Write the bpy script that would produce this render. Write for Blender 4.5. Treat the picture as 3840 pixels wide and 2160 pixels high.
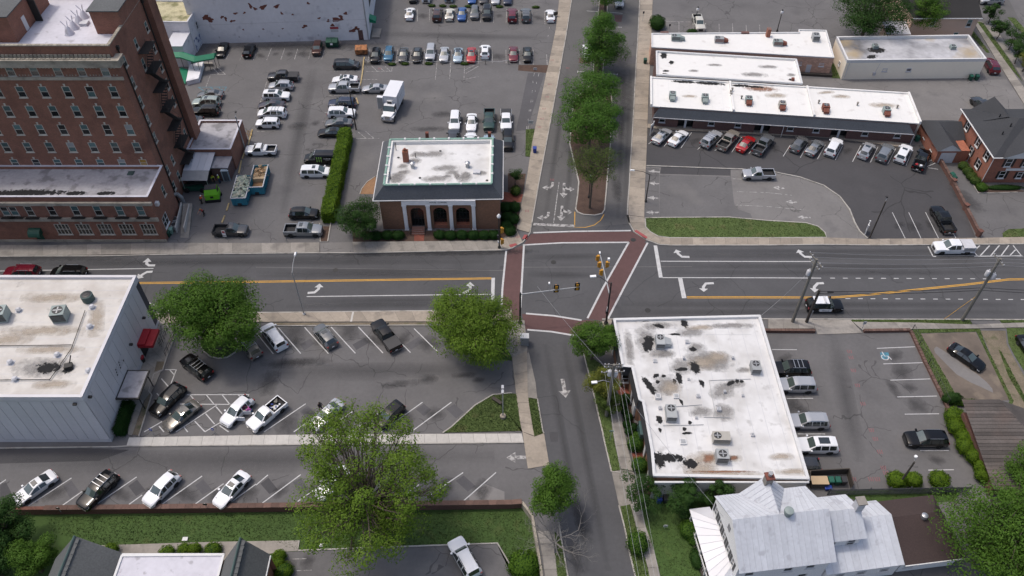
import bpy,math,random
import numpy as np
from mathutils import Vector,Matrix
random.seed(7);rng=np.random.default_rng(7)
R=math.radians
scene=bpy.context.scene
for o in list(bpy.data.objects):bpy.data.objects.remove(o)
COL=scene.collection

# ---------------------------------------------------------------- camera, sky, sun, exposure
cam=bpy.data.objects.new('camera',bpy.data.cameras.new('camera'));COL.objects.link(cam)
cam.location=(0,0,85);cam.rotation_euler=(R(90-46.8),0,0)
cam.data.sensor_width=36;cam.data.lens=28.125;cam.data.clip_start=1;cam.data.clip_end=3000
scene.camera=cam
SUN_EL,SUN_DIR=66.0,Vector((-0.90,0.43,0)).normalized()  # sun stands high, up and left of the picture
w=bpy.data.worlds.new('World');scene.world=w;w.use_nodes=True
sky=w.node_tree.nodes.new('ShaderNodeTexSky');sky.sky_type='NISHITA';sky.sun_disc=False
sky.sun_elevation=R(SUN_EL);sky.sun_rotation=math.atan2(SUN_DIR.x,SUN_DIR.y)
sky.air_density=1.0;sky.dust_density=5.0;sky.ozone_density=1.0
bg=w.node_tree.nodes['Background'];bg.inputs['Strength'].default_value=0.15
w.node_tree.links.new(sky.outputs[0],bg.inputs[0])
sl=bpy.data.lights.new('sun','SUN');sl.energy=1.2;sl.angle=R(5.0);sl.color=(1,.95,.87)
sun=bpy.data.objects.new('sun',sl);COL.objects.link(sun)
sun.rotation_euler=(-(SUN_DIR*math.cos(R(SUN_EL))+Vector((0,0,math.sin(R(SUN_EL)))))).to_track_quat('-Z','Y').to_euler()
sun.location=(-60,60,150)
scene.view_settings.view_transform='Standard';scene.view_settings.look='None'
scene.view_settings.exposure=0.16;scene.view_settings.gamma=1.0;scene.view_settings.use_curve_mapping=False
scene.cycles.max_bounces=6;scene.cycles.transparent_max_bounces=8

# ---------------------------------------------------------------- materials
MATS={}
def mat(name,c,r=.85,n=((.12,.12),(1.7,.10)),stains=(),crack=None,rand=0,metal=0,coat=0,island=None,trans=0,spec=.5,brick=None,lines=None):
    m=bpy.data.materials.new(name);m.use_nodes=True;nt=m.node_tree;N=nt.nodes;L=nt.links
    p=N['Principled BSDF'];p.inputs['Roughness'].default_value=r;p.inputs['Metallic'].default_value=metal
    p.inputs['Coat Weight'].default_value=coat;p.inputs['Coat Roughness'].default_value=.04
    p.inputs['Specular IOR Level'].default_value=spec
    tc=N.new('ShaderNodeTexCoord');vec=tc.outputs['Object']
    def math_(op,a,b=None):
        q=N.new('ShaderNodeMath');q.operation=op
        for i,x in enumerate((a,b)):
            if x is None:continue
            if isinstance(x,(int,float)):q.inputs[i].default_value=x
            else:L.new(x,q.inputs[i])
        return q.outputs[0]
    def noise(s,d=3.0,off=0.):
        q=N.new('ShaderNodeTexNoise');q.inputs['Scale'].default_value=s;q.inputs['Detail'].default_value=d
        if off:
            mp=N.new('ShaderNodeMapping');mp.inputs['Location'].default_value=(off,off*.7,0);L.new(vec,mp.inputs[0]);L.new(mp.outputs[0],q.inputs['Vector'])
        else:L.new(vec,q.inputs['Vector'])
        return q.outputs[0]
    def mixc(f,a,b,blend='MIX'):
        q=N.new('ShaderNodeMix');q.data_type='RGBA';q.blend_type=blend
        for k,x in((0,f),(6,a),(7,b)):
            if isinstance(x,(int,float)):q.inputs[k].default_value=x
            elif isinstance(x,tuple):q.inputs[k].default_value=(*x[:3],1)
            else:L.new(x,q.inputs[k])
        return q.outputs[2]
    col=tuple(c)
    if island:
        gi=N.new('ShaderNodeNewGeometry');col=mixc(gi.outputs['Random Per Island'],tuple(c),tuple(island))
    if brick:
        sep=N.new('ShaderNodeSeparateXYZ');L.new(vec,sep.inputs[0]);cmb=N.new('ShaderNodeCombineXYZ')
        L.new(math_('ADD',sep.outputs[0],sep.outputs[1]),cmb.inputs[0]);L.new(sep.outputs[2],cmb.inputs[1])
        b=N.new('ShaderNodeTexBrick');L.new(cmb.outputs[0],b.inputs['Vector']);b.inputs['Scale'].default_value=1
        b.inputs['Brick Width'].default_value=brick[0];b.inputs['Row Height'].default_value=brick[1];b.inputs['Mortar Size'].default_value=brick[2]
        b.inputs['Color1'].default_value=(*[x*.82 for x in c],1);b.inputs['Color2'].default_value=(*[x*1.16 for x in c],1)
        b.inputs['Mortar'].default_value=(*brick[3],1);col=b.outputs[0]
    if lines:  # (axis, period, width, colour): seams in a surface too fine to build
        sep=N.new('ShaderNodeSeparateXYZ');L.new(vec,sep.inputs[0])
        fr=math_('FRACT',math_('DIVIDE',sep.outputs[lines[0]],lines[1]))
        col=mixc(math_('LESS_THAN',fr,lines[2]/lines[1]),col,tuple(lines[3]))
    v=None
    for k,(s,a)in enumerate(n):
        t=math_('ADD',math_('MULTIPLY',math_('SUBTRACT',noise(s,4,3.1*k),.5),a*4),1)
        v=t if v is None else math_('MULTIPLY',v,t)
    if rand:
        oi=N.new('ShaderNodeObjectInfo');t=math_('ADD',math_('MULTIPLY',math_('SUBTRACT',oi.outputs['Random'],.5),rand*2),1)
        v=t if v is None else math_('MULTIPLY',v,t)
    if v is not None:
        cl=N.new('ShaderNodeCombineColor');[L.new(v,cl.inputs[i])for i in range(3)]
        col=mixc(1.,col,cl.outputs[0],'MULTIPLY')
    for k,(sc,s,t,soft,amt)in enumerate(stains):
        mr=N.new('ShaderNodeMapRange');mr.inputs[1].default_value=t-soft;mr.inputs[2].default_value=t+soft;mr.inputs[4].default_value=amt
        L.new(noise(s,5,11.3+7*k),mr.inputs[0]);col=mixc(mr.outputs[0],col,tuple(sc))
    if crack:
        nz=N.new('ShaderNodeTexNoise');nz.inputs['Scale'].default_value=crack[0]*3;L.new(vec,nz.inputs['Vector'])
        ad=N.new('ShaderNodeVectorMath');ad.operation='MULTIPLY_ADD';L.new(nz.outputs[1],ad.inputs[0]);ad.inputs[1].default_value=(1.6,)*3;L.new(vec,ad.inputs[2])
        vo=N.new('ShaderNodeTexVoronoi');vo.feature='DISTANCE_TO_EDGE';vo.inputs['Scale'].default_value=crack[0];L.new(ad.outputs[0],vo.inputs['Vector'])
        mask=math_('MULTIPLY',math_('LESS_THAN',vo.outputs[0],crack[1]),math_('GREATER_THAN',noise(.09,2,40.),.5))
        col=mixc(math_('MULTIPLY',mask,crack[2]),col,tuple(x*.45 for x in c))
    if isinstance(col,tuple):p.inputs['Base Color'].default_value=(*col,1)
    else:L.new(col,p.inputs['Base Color'])
    if trans:
        tr=N.new('ShaderNodeBsdfTranslucent');ms=N.new('ShaderNodeMixShader');ms.inputs[0].default_value=trans
        (tr.inputs[0].__setattr__('default_value',(*col,1))if isinstance(col,tuple)else L.new(col,tr.inputs[0]))
        L.new(p.outputs[0],ms.inputs[1]);L.new(tr.outputs[0],ms.inputs[2]);L.new(ms.outputs[0],N['Material Output'].inputs[0])
    MATS[name]=m;return m
FLAT=()
def decal(name,c,edge=.25,rough=.85,amt=1.,ns=1.3,cut=.34):
    """thin stain whose outline fades out: coverage falls off from the middle of its sheet, broken up by noise"""
    m=mat(name,c,rough,((1.5,.2),(6,.2)));nt=m.node_tree;N=nt.nodes;L=nt.links;tc=N.new('ShaderNodeTexCoord');gr=N.new('ShaderNodeVectorMath');gr.operation='DISTANCE';gr.inputs[1].default_value=(.5,.5,0)
    sp=N.new('ShaderNodeSeparateXYZ');L.new(tc.outputs['Generated'],sp.inputs[0]);cb=N.new('ShaderNodeCombineXYZ');L.new(sp.outputs[0],cb.inputs[0]);L.new(sp.outputs[1],cb.inputs[1]);L.new(cb.outputs[0],gr.inputs[0])
    nz=N.new('ShaderNodeTexNoise');nz.inputs['Scale'].default_value=ns;nz.inputs['Detail'].default_value=6;nz.inputs['Roughness'].default_value=.65;L.new(tc.outputs['Object'],nz.inputs['Vector'])
    ad=N.new('ShaderNodeMath');ad.operation='MULTIPLY_ADD';ad.inputs[1].default_value=.9;L.new(nz.outputs[0],ad.inputs[0]);L.new(gr.outputs['Value'],ad.inputs[2])
    mr=N.new('ShaderNodeMapRange');mr.inputs[1].default_value=cut+.45+edge;mr.inputs[2].default_value=cut+.45-edge;mr.inputs[3].default_value=0;mr.inputs[4].default_value=amt;L.new(ad.outputs[0],mr.inputs[0])
    tr=N.new('ShaderNodeBsdfTransparent');ms=N.new('ShaderNodeMixShader');L.new(mr.outputs[0],ms.inputs[0]);L.new(tr.outputs[0],ms.inputs[1]);L.new(N['Principled BSDF'].outputs[0],ms.inputs[2]);L.new(ms.outputs[0],N['Material Output'].inputs[0]);return m
ASP=((.035,.10),(.25,.10),(2.2,.07),(14,.10))
mat('road',(.075,.075,.079),.9,ASP,crack=(.11,.006,.5))
mat('road_old',(.098,.095,.094),.9,ASP,crack=(.13,.006,.6))
mat('lot',(.120,.116,.117),.9,ASP,stains=(((.075,.072,.075),.16,.64,.07,.4),((.20,.19,.18),.11,.65,.07,.35)),crack=(.17,.008,.7))
mat('lot_pale',(.16,.153,.149),.9,ASP,stains=(((.09,.086,.09),.25,.66,.07,.5),),crack=(.2,.008,.7))
mat('lot_seal',(.056,.054,.057),.85,ASP,stains=(((.10,.097,.10),.07,.64,.06,.5),),crack=(.09,.006,.8))
mat('patch',(.078,.076,.081),.9,ASP,rand=.25)
mat('patch_pale',(.175,.167,.163),.9,ASP,rand=.1)
mat('concrete',(.30,.258,.21),.9,((.4,.12),(3,.10),(20,.08)),stains=(((.16,.14,.12),.6,.62,.08,.6),),rand=.16)
mat('concrete_grey',(.255,.235,.21),.9,((.4,.12),(3,.1),(20,.08)),stains=(((.13,.12,.11),.5,.6,.08,.6),),rand=.16)
mat('concrete_pale',(.46,.44,.41),.9,((.3,.08),(3,.08)),rand=.07)
mat('joint',(.12,.11,.1),.95,((2,.1),))
mat('kerb',(.36,.34,.31),.9,((.5,.15),(5,.1)),stains=(((.15,.14,.12),.8,.6,.08,.6),))
mat('grass',(.068,.102,.026),.95,((.2,.14),(1.2,.16),(9,.25)),stains=(((.13,.115,.05),.5,.63,.07,.5),))
mat('lawn',(.046,.086,.018),.95,((.2,.14),(1.2,.16),(9,.25)),stains=(((.10,.10,.035),.4,.66,.07,.4),))
mat('blade',(.04,.075,.014),.8,((.3,.2),),island=(.085,.12,.03),trans=.25)
mat('mulch',(.075,.046,.034),.95,((1,.2),(12,.35)))
mat('mulch_tan',(.26,.15,.08),.95,((1,.15),(12,.3)))
mat('dirt',(.17,.14,.10),.95,((.6,.2),(6,.25)),stains=(((.07,.08,.03),.7,.6,.08,.7),))
mat('paver',(.22,.065,.042),.9,((.5,.15),),brick=(.4,.2,.02,(.12,.06,.05)))
mat('crosswalk',(.098,.051,.049),.85,((.12,.12),(1.5,.1),(9,.12)))
mat('ramp_red',(.32,.08,.08),.9,((3,.15),))
mat('white_paint',(.48,.48,.48),.8,((1.5,.12),(9,.16)),stains=(((.2,.2,.2),3,.66,.05,.7),))
mat('worn_paint',(.38,.37,.36),.9,((2,.2),(10,.3)),stains=(((.12,.115,.115),2.2,.52,.06,.85),))
mat('yellow_paint',(.55,.30,.045),.8,((1.5,.12),(9,.18)))
mat('blue_paint',(.05,.22,.30),.85,((3,.3),),stains=(((.1,.1,.1),4,.55,.05,.8),))
mat('pink_paint',(.26,.09,.10),.9,((4,.3),))
BR=(.215,.075,.012)
mat('brick_hotel',(.26,.103,.064),.92,((.15,.14),(1,.12),(7,.12)),brick=(*BR,(.19,.12,.095)),stains=(((.055,.026,.022),.22,.64,.09,.5),))
mat('brick_brown',(.27,.125,.068),.92,((.3,.1),(5,.1)),brick=(*BR,(.17,.12,.09)))
mat('brick_red',(.33,.11,.06),.92,((.3,.12),(5,.1)),brick=(*BR,(.2,.12,.1)))
mat('brick_dark',(.15,.078,.066),.92,((.3,.12),(5,.1)),brick=(*BR,(.09,.06,.06)))
mat('brick_wall',(.14,.06,.044),.92,((.3,.15),(5,.12)),brick=(*BR,(.12,.075,.06)))
mat('brick_piece',(.125,.075,.06),.92,((3,.15),),rand=.25)
mat('stone',(.37,.33,.27),.9,((.5,.15),(4,.12)),stains=(((.12,.11,.09),.7,.6,.1,.6),))
mat('stone_piece',(.3,.27,.22),.9,((2,.15),),rand=.2)
mat('roof_white',(.62,.615,.61),.75,((.15,.06),(1.2,.05)),stains=(((.40,.385,.365),.3,.57,.12,.6),((.3,.29,.28),.8,.66,.06,.5)))
mat('roof_warm',(.56,.535,.50),.8,((.2,.07),(1.5,.07)),stains=(((.40,.36,.32),.35,.55,.12,.6),((.25,.23,.21),.9,.68,.05,.5)))
mat('roof_clean',(.70,.69,.67),.7,((.15,.03),(1.2,.03)),stains=(((.5,.47,.44),.5,.66,.05,.5),))
mat('roof_grey',(.36,.35,.37),.85,((.3,.15),(2,.12)),stains=(((.15,.145,.15),.6,.58,.06,.7),))
mat('roof_lilac',(.54,.53,.58),.85,((.3,.08),(2,.06)),stains=(((.3,.29,.31),.9,.66,.04,.7),))
mat('roof_dirty',(.42,.42,.44),.85,((.2,.2),(1.5,.12)),stains=(((.07,.07,.075),.13,.55,.10,.85),((.36,.27,.14),.11,.62,.06,.75)))
mat('roof_mould',(.42,.38,.24),.85,((.6,.2),(3,.2)),stains=(((.12,.12,.04),.5,.55,.08,.8),))
decal('tar',(.009,.009,.01),.04,.9,1,1.8,.33);decal('smudge',(.26,.25,.24),.2,.85,.75,.9);decal('smudge_tan',(.40,.34,.27),.25,.85,.7,.8)
decal('rust_mark',(.26,.13,.08),.15,.9,.8);decal('oil',(.04,.039,.041),.22,.85,.42,1.0);decal('tyre_track',(.05,.05,.053),.3,.85,.35,.25,.3)
mat('slate',(.088,.096,.11),.8,((.3,.1),(4,.15)),lines=(2,.16,.025,(.064,.07,.08)))
mat('slate_dark',(.034,.036,.041),.85,((.3,.12),(6,.2)))
mat('slate_green',(.085,.09,.092),.8,((.3,.12),(5,.22)))
mat('shingle_black',(.022,.021,.021),.9,((.3,.15),(6,.2)))
mat('shingle_brown',(.047,.031,.029),.9,((.3,.12),(7,.2)))
mat('shingle_tan',(.09,.078,.072),.9,((.4,.2),(5,.2)),stains=(((.15,.10,.08),.25,.6,.1,.45),),rand=.3)
mat('patina',(.22,.36,.30),.6,((1,.15),(6,.15)),stains=(((.5,.6,.55),2.5,.68,.03,.7),))
mat('patina_dark',(.05,.085,.08),.7,((1,.2),))
mat('panel_grey',(.60,.59,.61),.6,((.3,.05),(3,.04)),rand=.05)
mat('panel_trim',(.55,.54,.56),.6,((.5,.08),))
mat('groove',(.06,.06,.07),.8,FLAT)
mat('metal_roof',(.52,.54,.58),.45,((.4,.07),(3,.07)),stains=(((.34,.345,.38),.9,.64,.04,.6),),rand=.05)
mat('metal_roof_seam',(.47,.48,.53),.5,((3,.12),))
mat('metal_bright',(.56,.56,.59),.4,((.4,.05),),rand=.05)
mat('siding_white',(.8,.8,.8),.7,((.3,.05),),lines=(2,.14,.016,(.42,.43,.44)))
mat('white_wall',(.68,.68,.71),.85,((.15,.07),(1.5,.05)),stains=(((.3,.3,.34),.5,.66,.06,.5),))
mat('white_wall_brick',(.86,.79,.66),.9,((.2,.03),(2,.02)),lines=(2,.2,.012,(.78,.72,.6)))
mat('peach_wall',(.55,.34,.25),.9,((.3,.07),),brick=(.4,.2,.012,(.34,.21,.16)))
mat('peach_siding',(.60,.43,.34),.8,((.3,.05),),lines=(2,.18,.02,(.36,.25,.2)))
mat('brick_bare',(.17,.06,.045),.95,((4,.3),))
mat('trim',(.6,.6,.6),.6,((2,.06),))
mat('trim_grey',(.5,.5,.52),.6,((2,.08),))
mat('frame_stone',(.48,.45,.39),.8,((2,.12),),rand=.1)
mat('glass',(.012,.015,.016),.06,FLAT,spec=.8)
mat('pane',(.018,.022,.024),.1,((.9,.35),),rand=.5,spec=.7)
mat('pane_teal',(.085,.15,.15),.18,((.9,.2),),rand=.35,spec=.6)
mat('board',(.38,.21,.04),.8,((2,.1),))
mat('blind',(.30,.31,.31),.7,FLAT)
mat('black',(.012,.012,.013),.5,FLAT)
mat('iron',(.022,.021,.02),.6,((3,.2),))
mat('rubber',(.014,.014,.014),.85,FLAT)
mat('plastic_dark',(.03,.03,.032),.5,FLAT)
mat('steel',(.42,.43,.45),.35,((3,.08),),metal=.7)
mat('galv',(.36,.37,.38),.5,((2,.1),),metal=.4)
mat('ac_grey',(.33,.345,.35),.55,((2,.08),),rand=.15)
mat('ac_green',(.25,.30,.29),.55,((2,.1),),rand=.12)
mat('ac_tan',(.40,.38,.34),.6,((2,.1),),rand=.15)
mat('rust',(.17,.055,.035),.8,((3,.3),))
mat('rust_orange',(.36,.15,.06),.8,((2,.3),),stains=(((.12,.06,.03),1.4,.52,.1,.8),))
mat('wood_pole',(.17,.16,.14),.9,((.5,.15),(8,.15)))
mat('wood_dark',(.06,.05,.042),.9,((.5,.15),(8,.15)))
mat('lattice',(.085,.09,.095),.8,((3,.1),),rand=.2)
mat('green_awning',(.0,.17,.085),.6,((1,.08),))
mat('green_dark',(.012,.07,.045),.6,((1,.15),))
mat('red_awning',(.29,.003,.013),.5,((1,.08),))
mat('dumpster_green',(.008,.06,.038),.5,((2,.2),))
mat('bin_green',(.008,.085,.055),.5,FLAT,rand=.3)
mat('bin_blue',(.012,.04,.26),.5,FLAT)
mat('tan_plastic',(.45,.33,.2),.6,FLAT)
mat('skip_teal',(.03,.19,.26),.5,((1,.15),(6,.15)),rand=.15)
mat('debris',(.46,.44,.36),.9,((1,.15),),island=(.36,.42,.33))
mat('debris_tan',(.5,.38,.24),.9,((1,.15),),island=(.34,.2,.1))
mat('lime',(.17,.52,.02),.5,((1,.05),))
mat('hivis_orange',(.8,.12,.015),.7,FLAT)
mat('hivis_yellow',(.55,.72,.05),.7,FLAT)
mat('shirt_red',(.3,.03,.03),.8,FLAT);mat('shirt_pink',(.6,.12,.42),.8,FLAT);mat('shirt_dark',(.015,.018,.03),.8,FLAT)
mat('jeans',(.03,.06,.13),.85,FLAT);mat('pants_grey',(.2,.2,.2),.85,FLAT);mat('pants_dark',(.018,.018,.02),.85,FLAT)
mat('skin',(.30,.16,.10),.6,FLAT);mat('skin_dark',(.09,.045,.03),.6,FLAT);mat('hair',(.02,.014,.01),.6,FLAT)
mat('signal_yellow',(.5,.24,.02),.45,FLAT)
mat('lamp_white',(.8,.8,.8),.4,FLAT)
mat('portable',(.30,.36,.40),.5,FLAT);mat('portable_roof',(.62,.66,.68),.5,FLAT)
mat('blue_post',(.02,.05,.3),.5,FLAT)
mat('sign_red',(.35,.05,.06),.6,FLAT)
mat('mural',(.6,.62,.68),.85,((.3,.1),),stains=(((.03,.06,.2),1.1,.56,.03,.9),))
# foliage and bark
for nm,a,b in(('leaf_mid',(.062,.135,.016),(.092,.178,.024)),('leaf_dark',(.026,.072,.014),(.050,.104,.022)),('leaf_bright',(.075,.16,.014),(.11,.205,.022)),
                 ('leaf_yellow',(.10,.18,.018),(.145,.225,.028)),('leaf_olive',(.066,.112,.02),(.105,.148,.034)),('leaf_median',(.058,.142,.018),(.092,.19,.03)),
                 ('leaf_hedge',(.095,.175,.010),(.135,.22,.018)),('leaf_boxwood',(.016,.054,.01),(.03,.08,.014)),('leaf_gold',(.12,.14,.02),(.15,.165,.03))):
    mat(nm,a,.7,((.5,.16),(2.5,.08)),island=b,trans=.36,spec=.2)
mat('bark',(.10,.08,.062),.95,((2,.2),(12,.25)))
mat('bark_pale',(.27,.255,.22),.95,((2,.2),(12,.2)))
mat('bark_dead',(.19,.178,.165),.95,((2,.15),))
# vehicle paint
for nm,c,me in(('white',(.72,.73,.75),0),('cream',(.55,.53,.47),.1),('silver',(.42,.43,.45),.35),('grey',(.14,.145,.15),.4),('charcoal',(.045,.047,.052),.3),
                  ('navy',(.012,.02,.05),.2),('blue',(.012,.075,.26),.3),('teal_blue',(.02,.11,.2),.3),('ice_blue',(.34,.43,.50),.35),('red',(.36,.012,.014),.1),('maroon',(.13,.006,.018),.25),
                  ('brown',(.07,.03,.022),.3),('tan',(.28,.25,.215),.4),('green',(.02,.055,.045),.3),('taupe',(.17,.16,.145),.45),('sage',(.31,.36,.33),.4),('plum',(.06,.05,.06),.4),('steel',(.24,.255,.27),.45)):
    mat('car_'+nm,c,.2,FLAT,metal=me,coat=.6)
mat('car_black',(.004,.004,.0045),.12,FLAT,coat=.2,spec=.4);mat('pad',(.15,.122,.10),.95,ASP,stains=(((.08,.066,.055),.3,.56,.1,.6),((.26,.215,.16),.35,.64,.07,.6)));mat('wheel_stop',(.40,.31,.16),.9,((3,.2),));mat('column',(.78,.77,.78),.6,((2,.06),))
mat('car_glass',(.016,.022,.023),.04,FLAT,spec=1.0,coat=.5)
mat('windscreen',(.06,.082,.078),.05,FLAT,spec=1.0,coat=.5)
mat('rim',(.34,.345,.35),.35,FLAT,metal=.7)
mat('headlight',(.55,.56,.58),.15,FLAT,coat=1);mat('taillight',(.22,.008,.01),.2,FLAT,coat=1)
mat('chrome',(.5,.5,.51),.2,FLAT,metal=.9);mat('plate',(.7,.7,.72),.5,FLAT)
mat('bedliner',(.02,.02,.022),.8,((4,.3),));mat('box_white',(.66,.67,.70),.5,((.6,.04),))
mat('claw_green',(.30,.55,.12),.5,FLAT)

# ---------------------------------------------------------------- builders
def link(o,parent=None):
    COL.objects.link(o)
    if parent is not None:o.parent=parent
    return o
def tag(o,label,cat,group=None,kind=None):
    o['label']=label
    if cat:o['category']=cat
    if group:o['group']=group
    if kind:o['kind']=kind
    return o
def thing(name,label,cat,loc=(0,0,0),rz=0,group=None):
    o=bpy.data.objects.new(name,None);COL.objects.link(o);o.empty_display_size=.3
    o.location=(loc[0],loc[1],loc[2]if len(loc)>2 else 0);o.rotation_euler=(0,0,rz)
    return tag(o,label,cat,group)
def ccw(p):
    a=sum(p[i][0]*p[(i+1)%len(p)][1]-p[(i+1)%len(p)][0]*p[i][1]for i in range(len(p)))
    return list(p)if a>0 else list(p)[::-1]
class MB:
    def __init__(s):s.v=[];s.f=[]
    def add(s,vs,fs):
        k=len(s.v);s.v+=[tuple(x)for x in vs];s.f+=[tuple(i+k for i in f)for f in fs];return s
    def box(s,x0,x1,y0,y1,z0,z1):
        return s.add([(x0,y0,z0),(x1,y0,z0),(x1,y1,z0),(x0,y1,z0),(x0,y0,z1),(x1,y0,z1),(x1,y1,z1),(x0,y1,z1)],
                     [(0,3,2,1),(4,5,6,7),(0,1,5,4),(1,2,6,5),(2,3,7,6),(3,0,4,7)])
    def obox(s,c,d,rz=0,tilt=None):
        m=Matrix.Rotation(rz,3,'Z')
        if tilt is not None:m=m@tilt
        k=[Vector((x*d[0]/2,y*d[1]/2,z*d[2]/2))for z in(-1,1)for x,y in((-1,-1),(1,-1),(1,1),(-1,1))]
        return s.add([m@q+Vector(c)for q in k],[(0,3,2,1),(4,5,6,7),(0,1,5,4),(1,2,6,5),(2,3,7,6),(3,0,4,7)])
    def prism(s,p,z0,z1,bottom=False):
        p=ccw(p);n=len(p);fs=[(i,(i+1)%n,n+(i+1)%n,n+i)for i in range(n)]+[tuple(range(n,2*n))]
        if bottom:fs.append(tuple(range(n))[::-1])
        return s.add([(x,y,z0)for x,y in p]+[(x,y,z1)for x,y in p],fs)
    def poly(s,pts):return s.add(pts,[tuple(range(len(pts)))])
    def flat(s,p,z):p=ccw(p);return s.add([(x,y,z)for x,y in p],[tuple(range(len(p)))])
    def tube(s,p,q,r0,r1=None,n=8):
        r1=r0 if r1 is None else r1;p=Vector(p);q=Vector(q);d=(q-p)
        if d.length<1e-6:return s
        a=d.orthogonal().normalized();b=d.normalized().cross(a);vs=[]
        for c,r in((p,r0),(q,r1)):vs+=[c+(a*math.cos(t)+b*math.sin(t))*r for t in(2*math.pi*i/n for i in range(n))]
        return s.add(vs,[(i,(i+1)%n,n+(i+1)%n,n+i)for i in range(n)]+[tuple(range(n))[::-1],tuple(range(n,2*n))])
    def path(s,pts,r,n=6):
        for i in range(len(pts)-1):s.tube(pts[i],pts[i+1],r if not isinstance(r,list)else r[i],None if not isinstance(r,list)else r[i+1],n)
        return s
    def lathe(s,prof,n=12,c=(0,0,0)):
        vs=[];fs=[]
        for r,z in prof:vs+=[(c[0]+r*math.cos(2*math.pi*i/n),c[1]+r*math.sin(2*math.pi*i/n),c[2]+z)for i in range(n)]
        for k in range(len(prof)-1):fs+=[(k*n+i,k*n+(i+1)%n,(k+1)*n+(i+1)%n,(k+1)*n+i)for i in range(n)]
        fs+=[tuple(range(n))[::-1],tuple(range((len(prof)-1)*n,len(prof)*n))]
        return s.add(vs,fs)
    def mesh(s,name,smooth=0):
        m=bpy.data.meshes.new(name);m.from_pydata(s.v,[],s.f);m.update()
        if smooth:
            m.polygons.foreach_set('use_smooth',[True]*len(m.polygons));m.set_sharp_from_angle(angle=R(smooth))
        return m
    def build(s,name,material,parent=None,smooth=0,loc=None,rz=0):
        m=s.mesh(name,smooth);m.materials.append(MATS[material]);o=link(bpy.data.objects.new(name,m),parent)
        if loc:o.location=loc
        if rz:o.rotation_euler=(0,0,rz)
        return o
def inst(name,mesh,material,parent,loc=(0,0,0),rz=0,scale=None):
    o=bpy.data.objects.new(name,mesh);link(o,parent);o.location=loc;o.rotation_euler=(0,0,rz)
    if scale:o.scale=scale
    if not mesh.materials:mesh.materials.append(None)
    o.material_slots[0].link='OBJECT';o.material_slots[0].material=MATS[material];return o
def sheet(name,p,z,m,parent=None,kind='structure',label=None):
    o=MB().flat(p,z).build(name,m,parent)
    if parent is None:o['kind']=kind
    return o
def slab(name,p,z0,z1,m,parent=None):
    o=MB().prism(p,z0,z1).build(name,m,parent)
    if parent is None:o['kind']='structure'
    return o
def offset(p,q,d):
    v=Vector((q[0]-p[0],q[1]-p[1]));v.normalize();return(-v.y*d,v.x*d)
def strip(pts,wd):
    """left and right offset lines of a polyline"""
    L_,R_=[],[]
    for i,p in enumerate(pts):
        a=pts[max(i-1,0)];b=pts[min(i+1,len(pts)-1)];o=offset(a,b,wd/2)
        L_.append((p[0]+o[0],p[1]+o[1]));R_.append((p[0]-o[0],p[1]-o[1]))
    return L_+R_[::-1]
def line(name,pts,wd,z,m,parent):
    mb=MB();s=strip(pts,wd);n=len(pts)
    for i in range(n-1):mb.flat([s[i],s[i+1],s[2*n-2-i],s[2*n-1-i]],z)
    return mb.build(name,m,parent)
def kerb(pts,parent=None,wd=.16,h=.13,m='kerb',name='kerb'):
    mb=MB();s=strip(pts,wd);n=len(pts)
    for i in range(n-1):mb.prism([s[i],s[i+1],s[2*n-2-i],s[2*n-1-i]],-.02,h)
    o=mb.build(name,m,parent)
    if parent is None:o['kind']='structure'
    return o
def lerp(a,b,t):return tuple(a[i]+(b[i]-a[i])*t for i in range(len(a)))
def along(pts,t):
    ds=[math.dist(pts[i],pts[i+1])for i in range(len(pts)-1)];L_=t*sum(ds)
    for i,d in enumerate(ds):
        if L_<=d or i==len(ds)-1:return lerp(pts[i],pts[i+1],min(1,L_/max(d,1e-6)))
        L_-=d
def plen(pts):return sum(math.dist(pts[i],pts[i+1])for i in range(len(pts)-1))
def sidewalk(name,a,b,m='concrete',step=1.6,z=.12,gap=.03,cols=1):
    """walk between edge lines a and b: a base sheet with each slab laid on it as a piece of its own"""
    base=MB().prism(a+b[::-1],-.02,z-.02).build(name,'joint');base['kind']='structure'
    L_=(plen(a)+plen(b))/2;n=max(1,round(L_/step));e=gap/2/(L_/n)
    for i in range(n):
        t0,t1=(i+e)/n,(i+1-e)/n
        p=[along(a,t0),along(a,t1),along(b,t1),along(b,t0)]
        for k in range(cols):
            u0=k/cols+(.01 if k else.0);u1=(k+1)/cols-(.01 if k<cols-1 else 0)
            q=[lerp(p[0],p[3],u0),lerp(p[1],p[2],u0),lerp(p[1],p[2],u1),lerp(p[0],p[3],u1)]
            MB().prism(q,z-.03,z+random.uniform(-.004,.006)).build('slab',m,base)
    return base
def blob(c,rx,ry,rz=0,n=14,j=.28,seed=0):
    r_=random.Random(seed*7.3+c[0]*3.1+c[1]);ph=[r_.uniform(0,6.28)for _ in range(3)]
    out=[]
    for i in range(n):
        t=2*math.pi*i/n;k=1+j*(math.sin(2*t+ph[0])*.5+math.sin(3*t+ph[1])*.5+math.sin(5*t+ph[2])*.35)
        x,y=math.cos(t)*rx*k,math.sin(t)*ry*k;out.append((c[0]+x*math.cos(rz)-y*math.sin(rz),c[1]+x*math.sin(rz)+y*math.cos(rz)))
    return out
def patchy(c,rx,ry,rz=0):
    k=1.75;return[(c[0]+x*math.cos(rz)-y*math.sin(rz),c[1]+x*math.sin(rz)+y*math.cos(rz))for x,y in((-rx*k,-ry*k),(rx*k,-ry*k),(rx*k,ry*k),(-rx*k,ry*k))]
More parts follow.
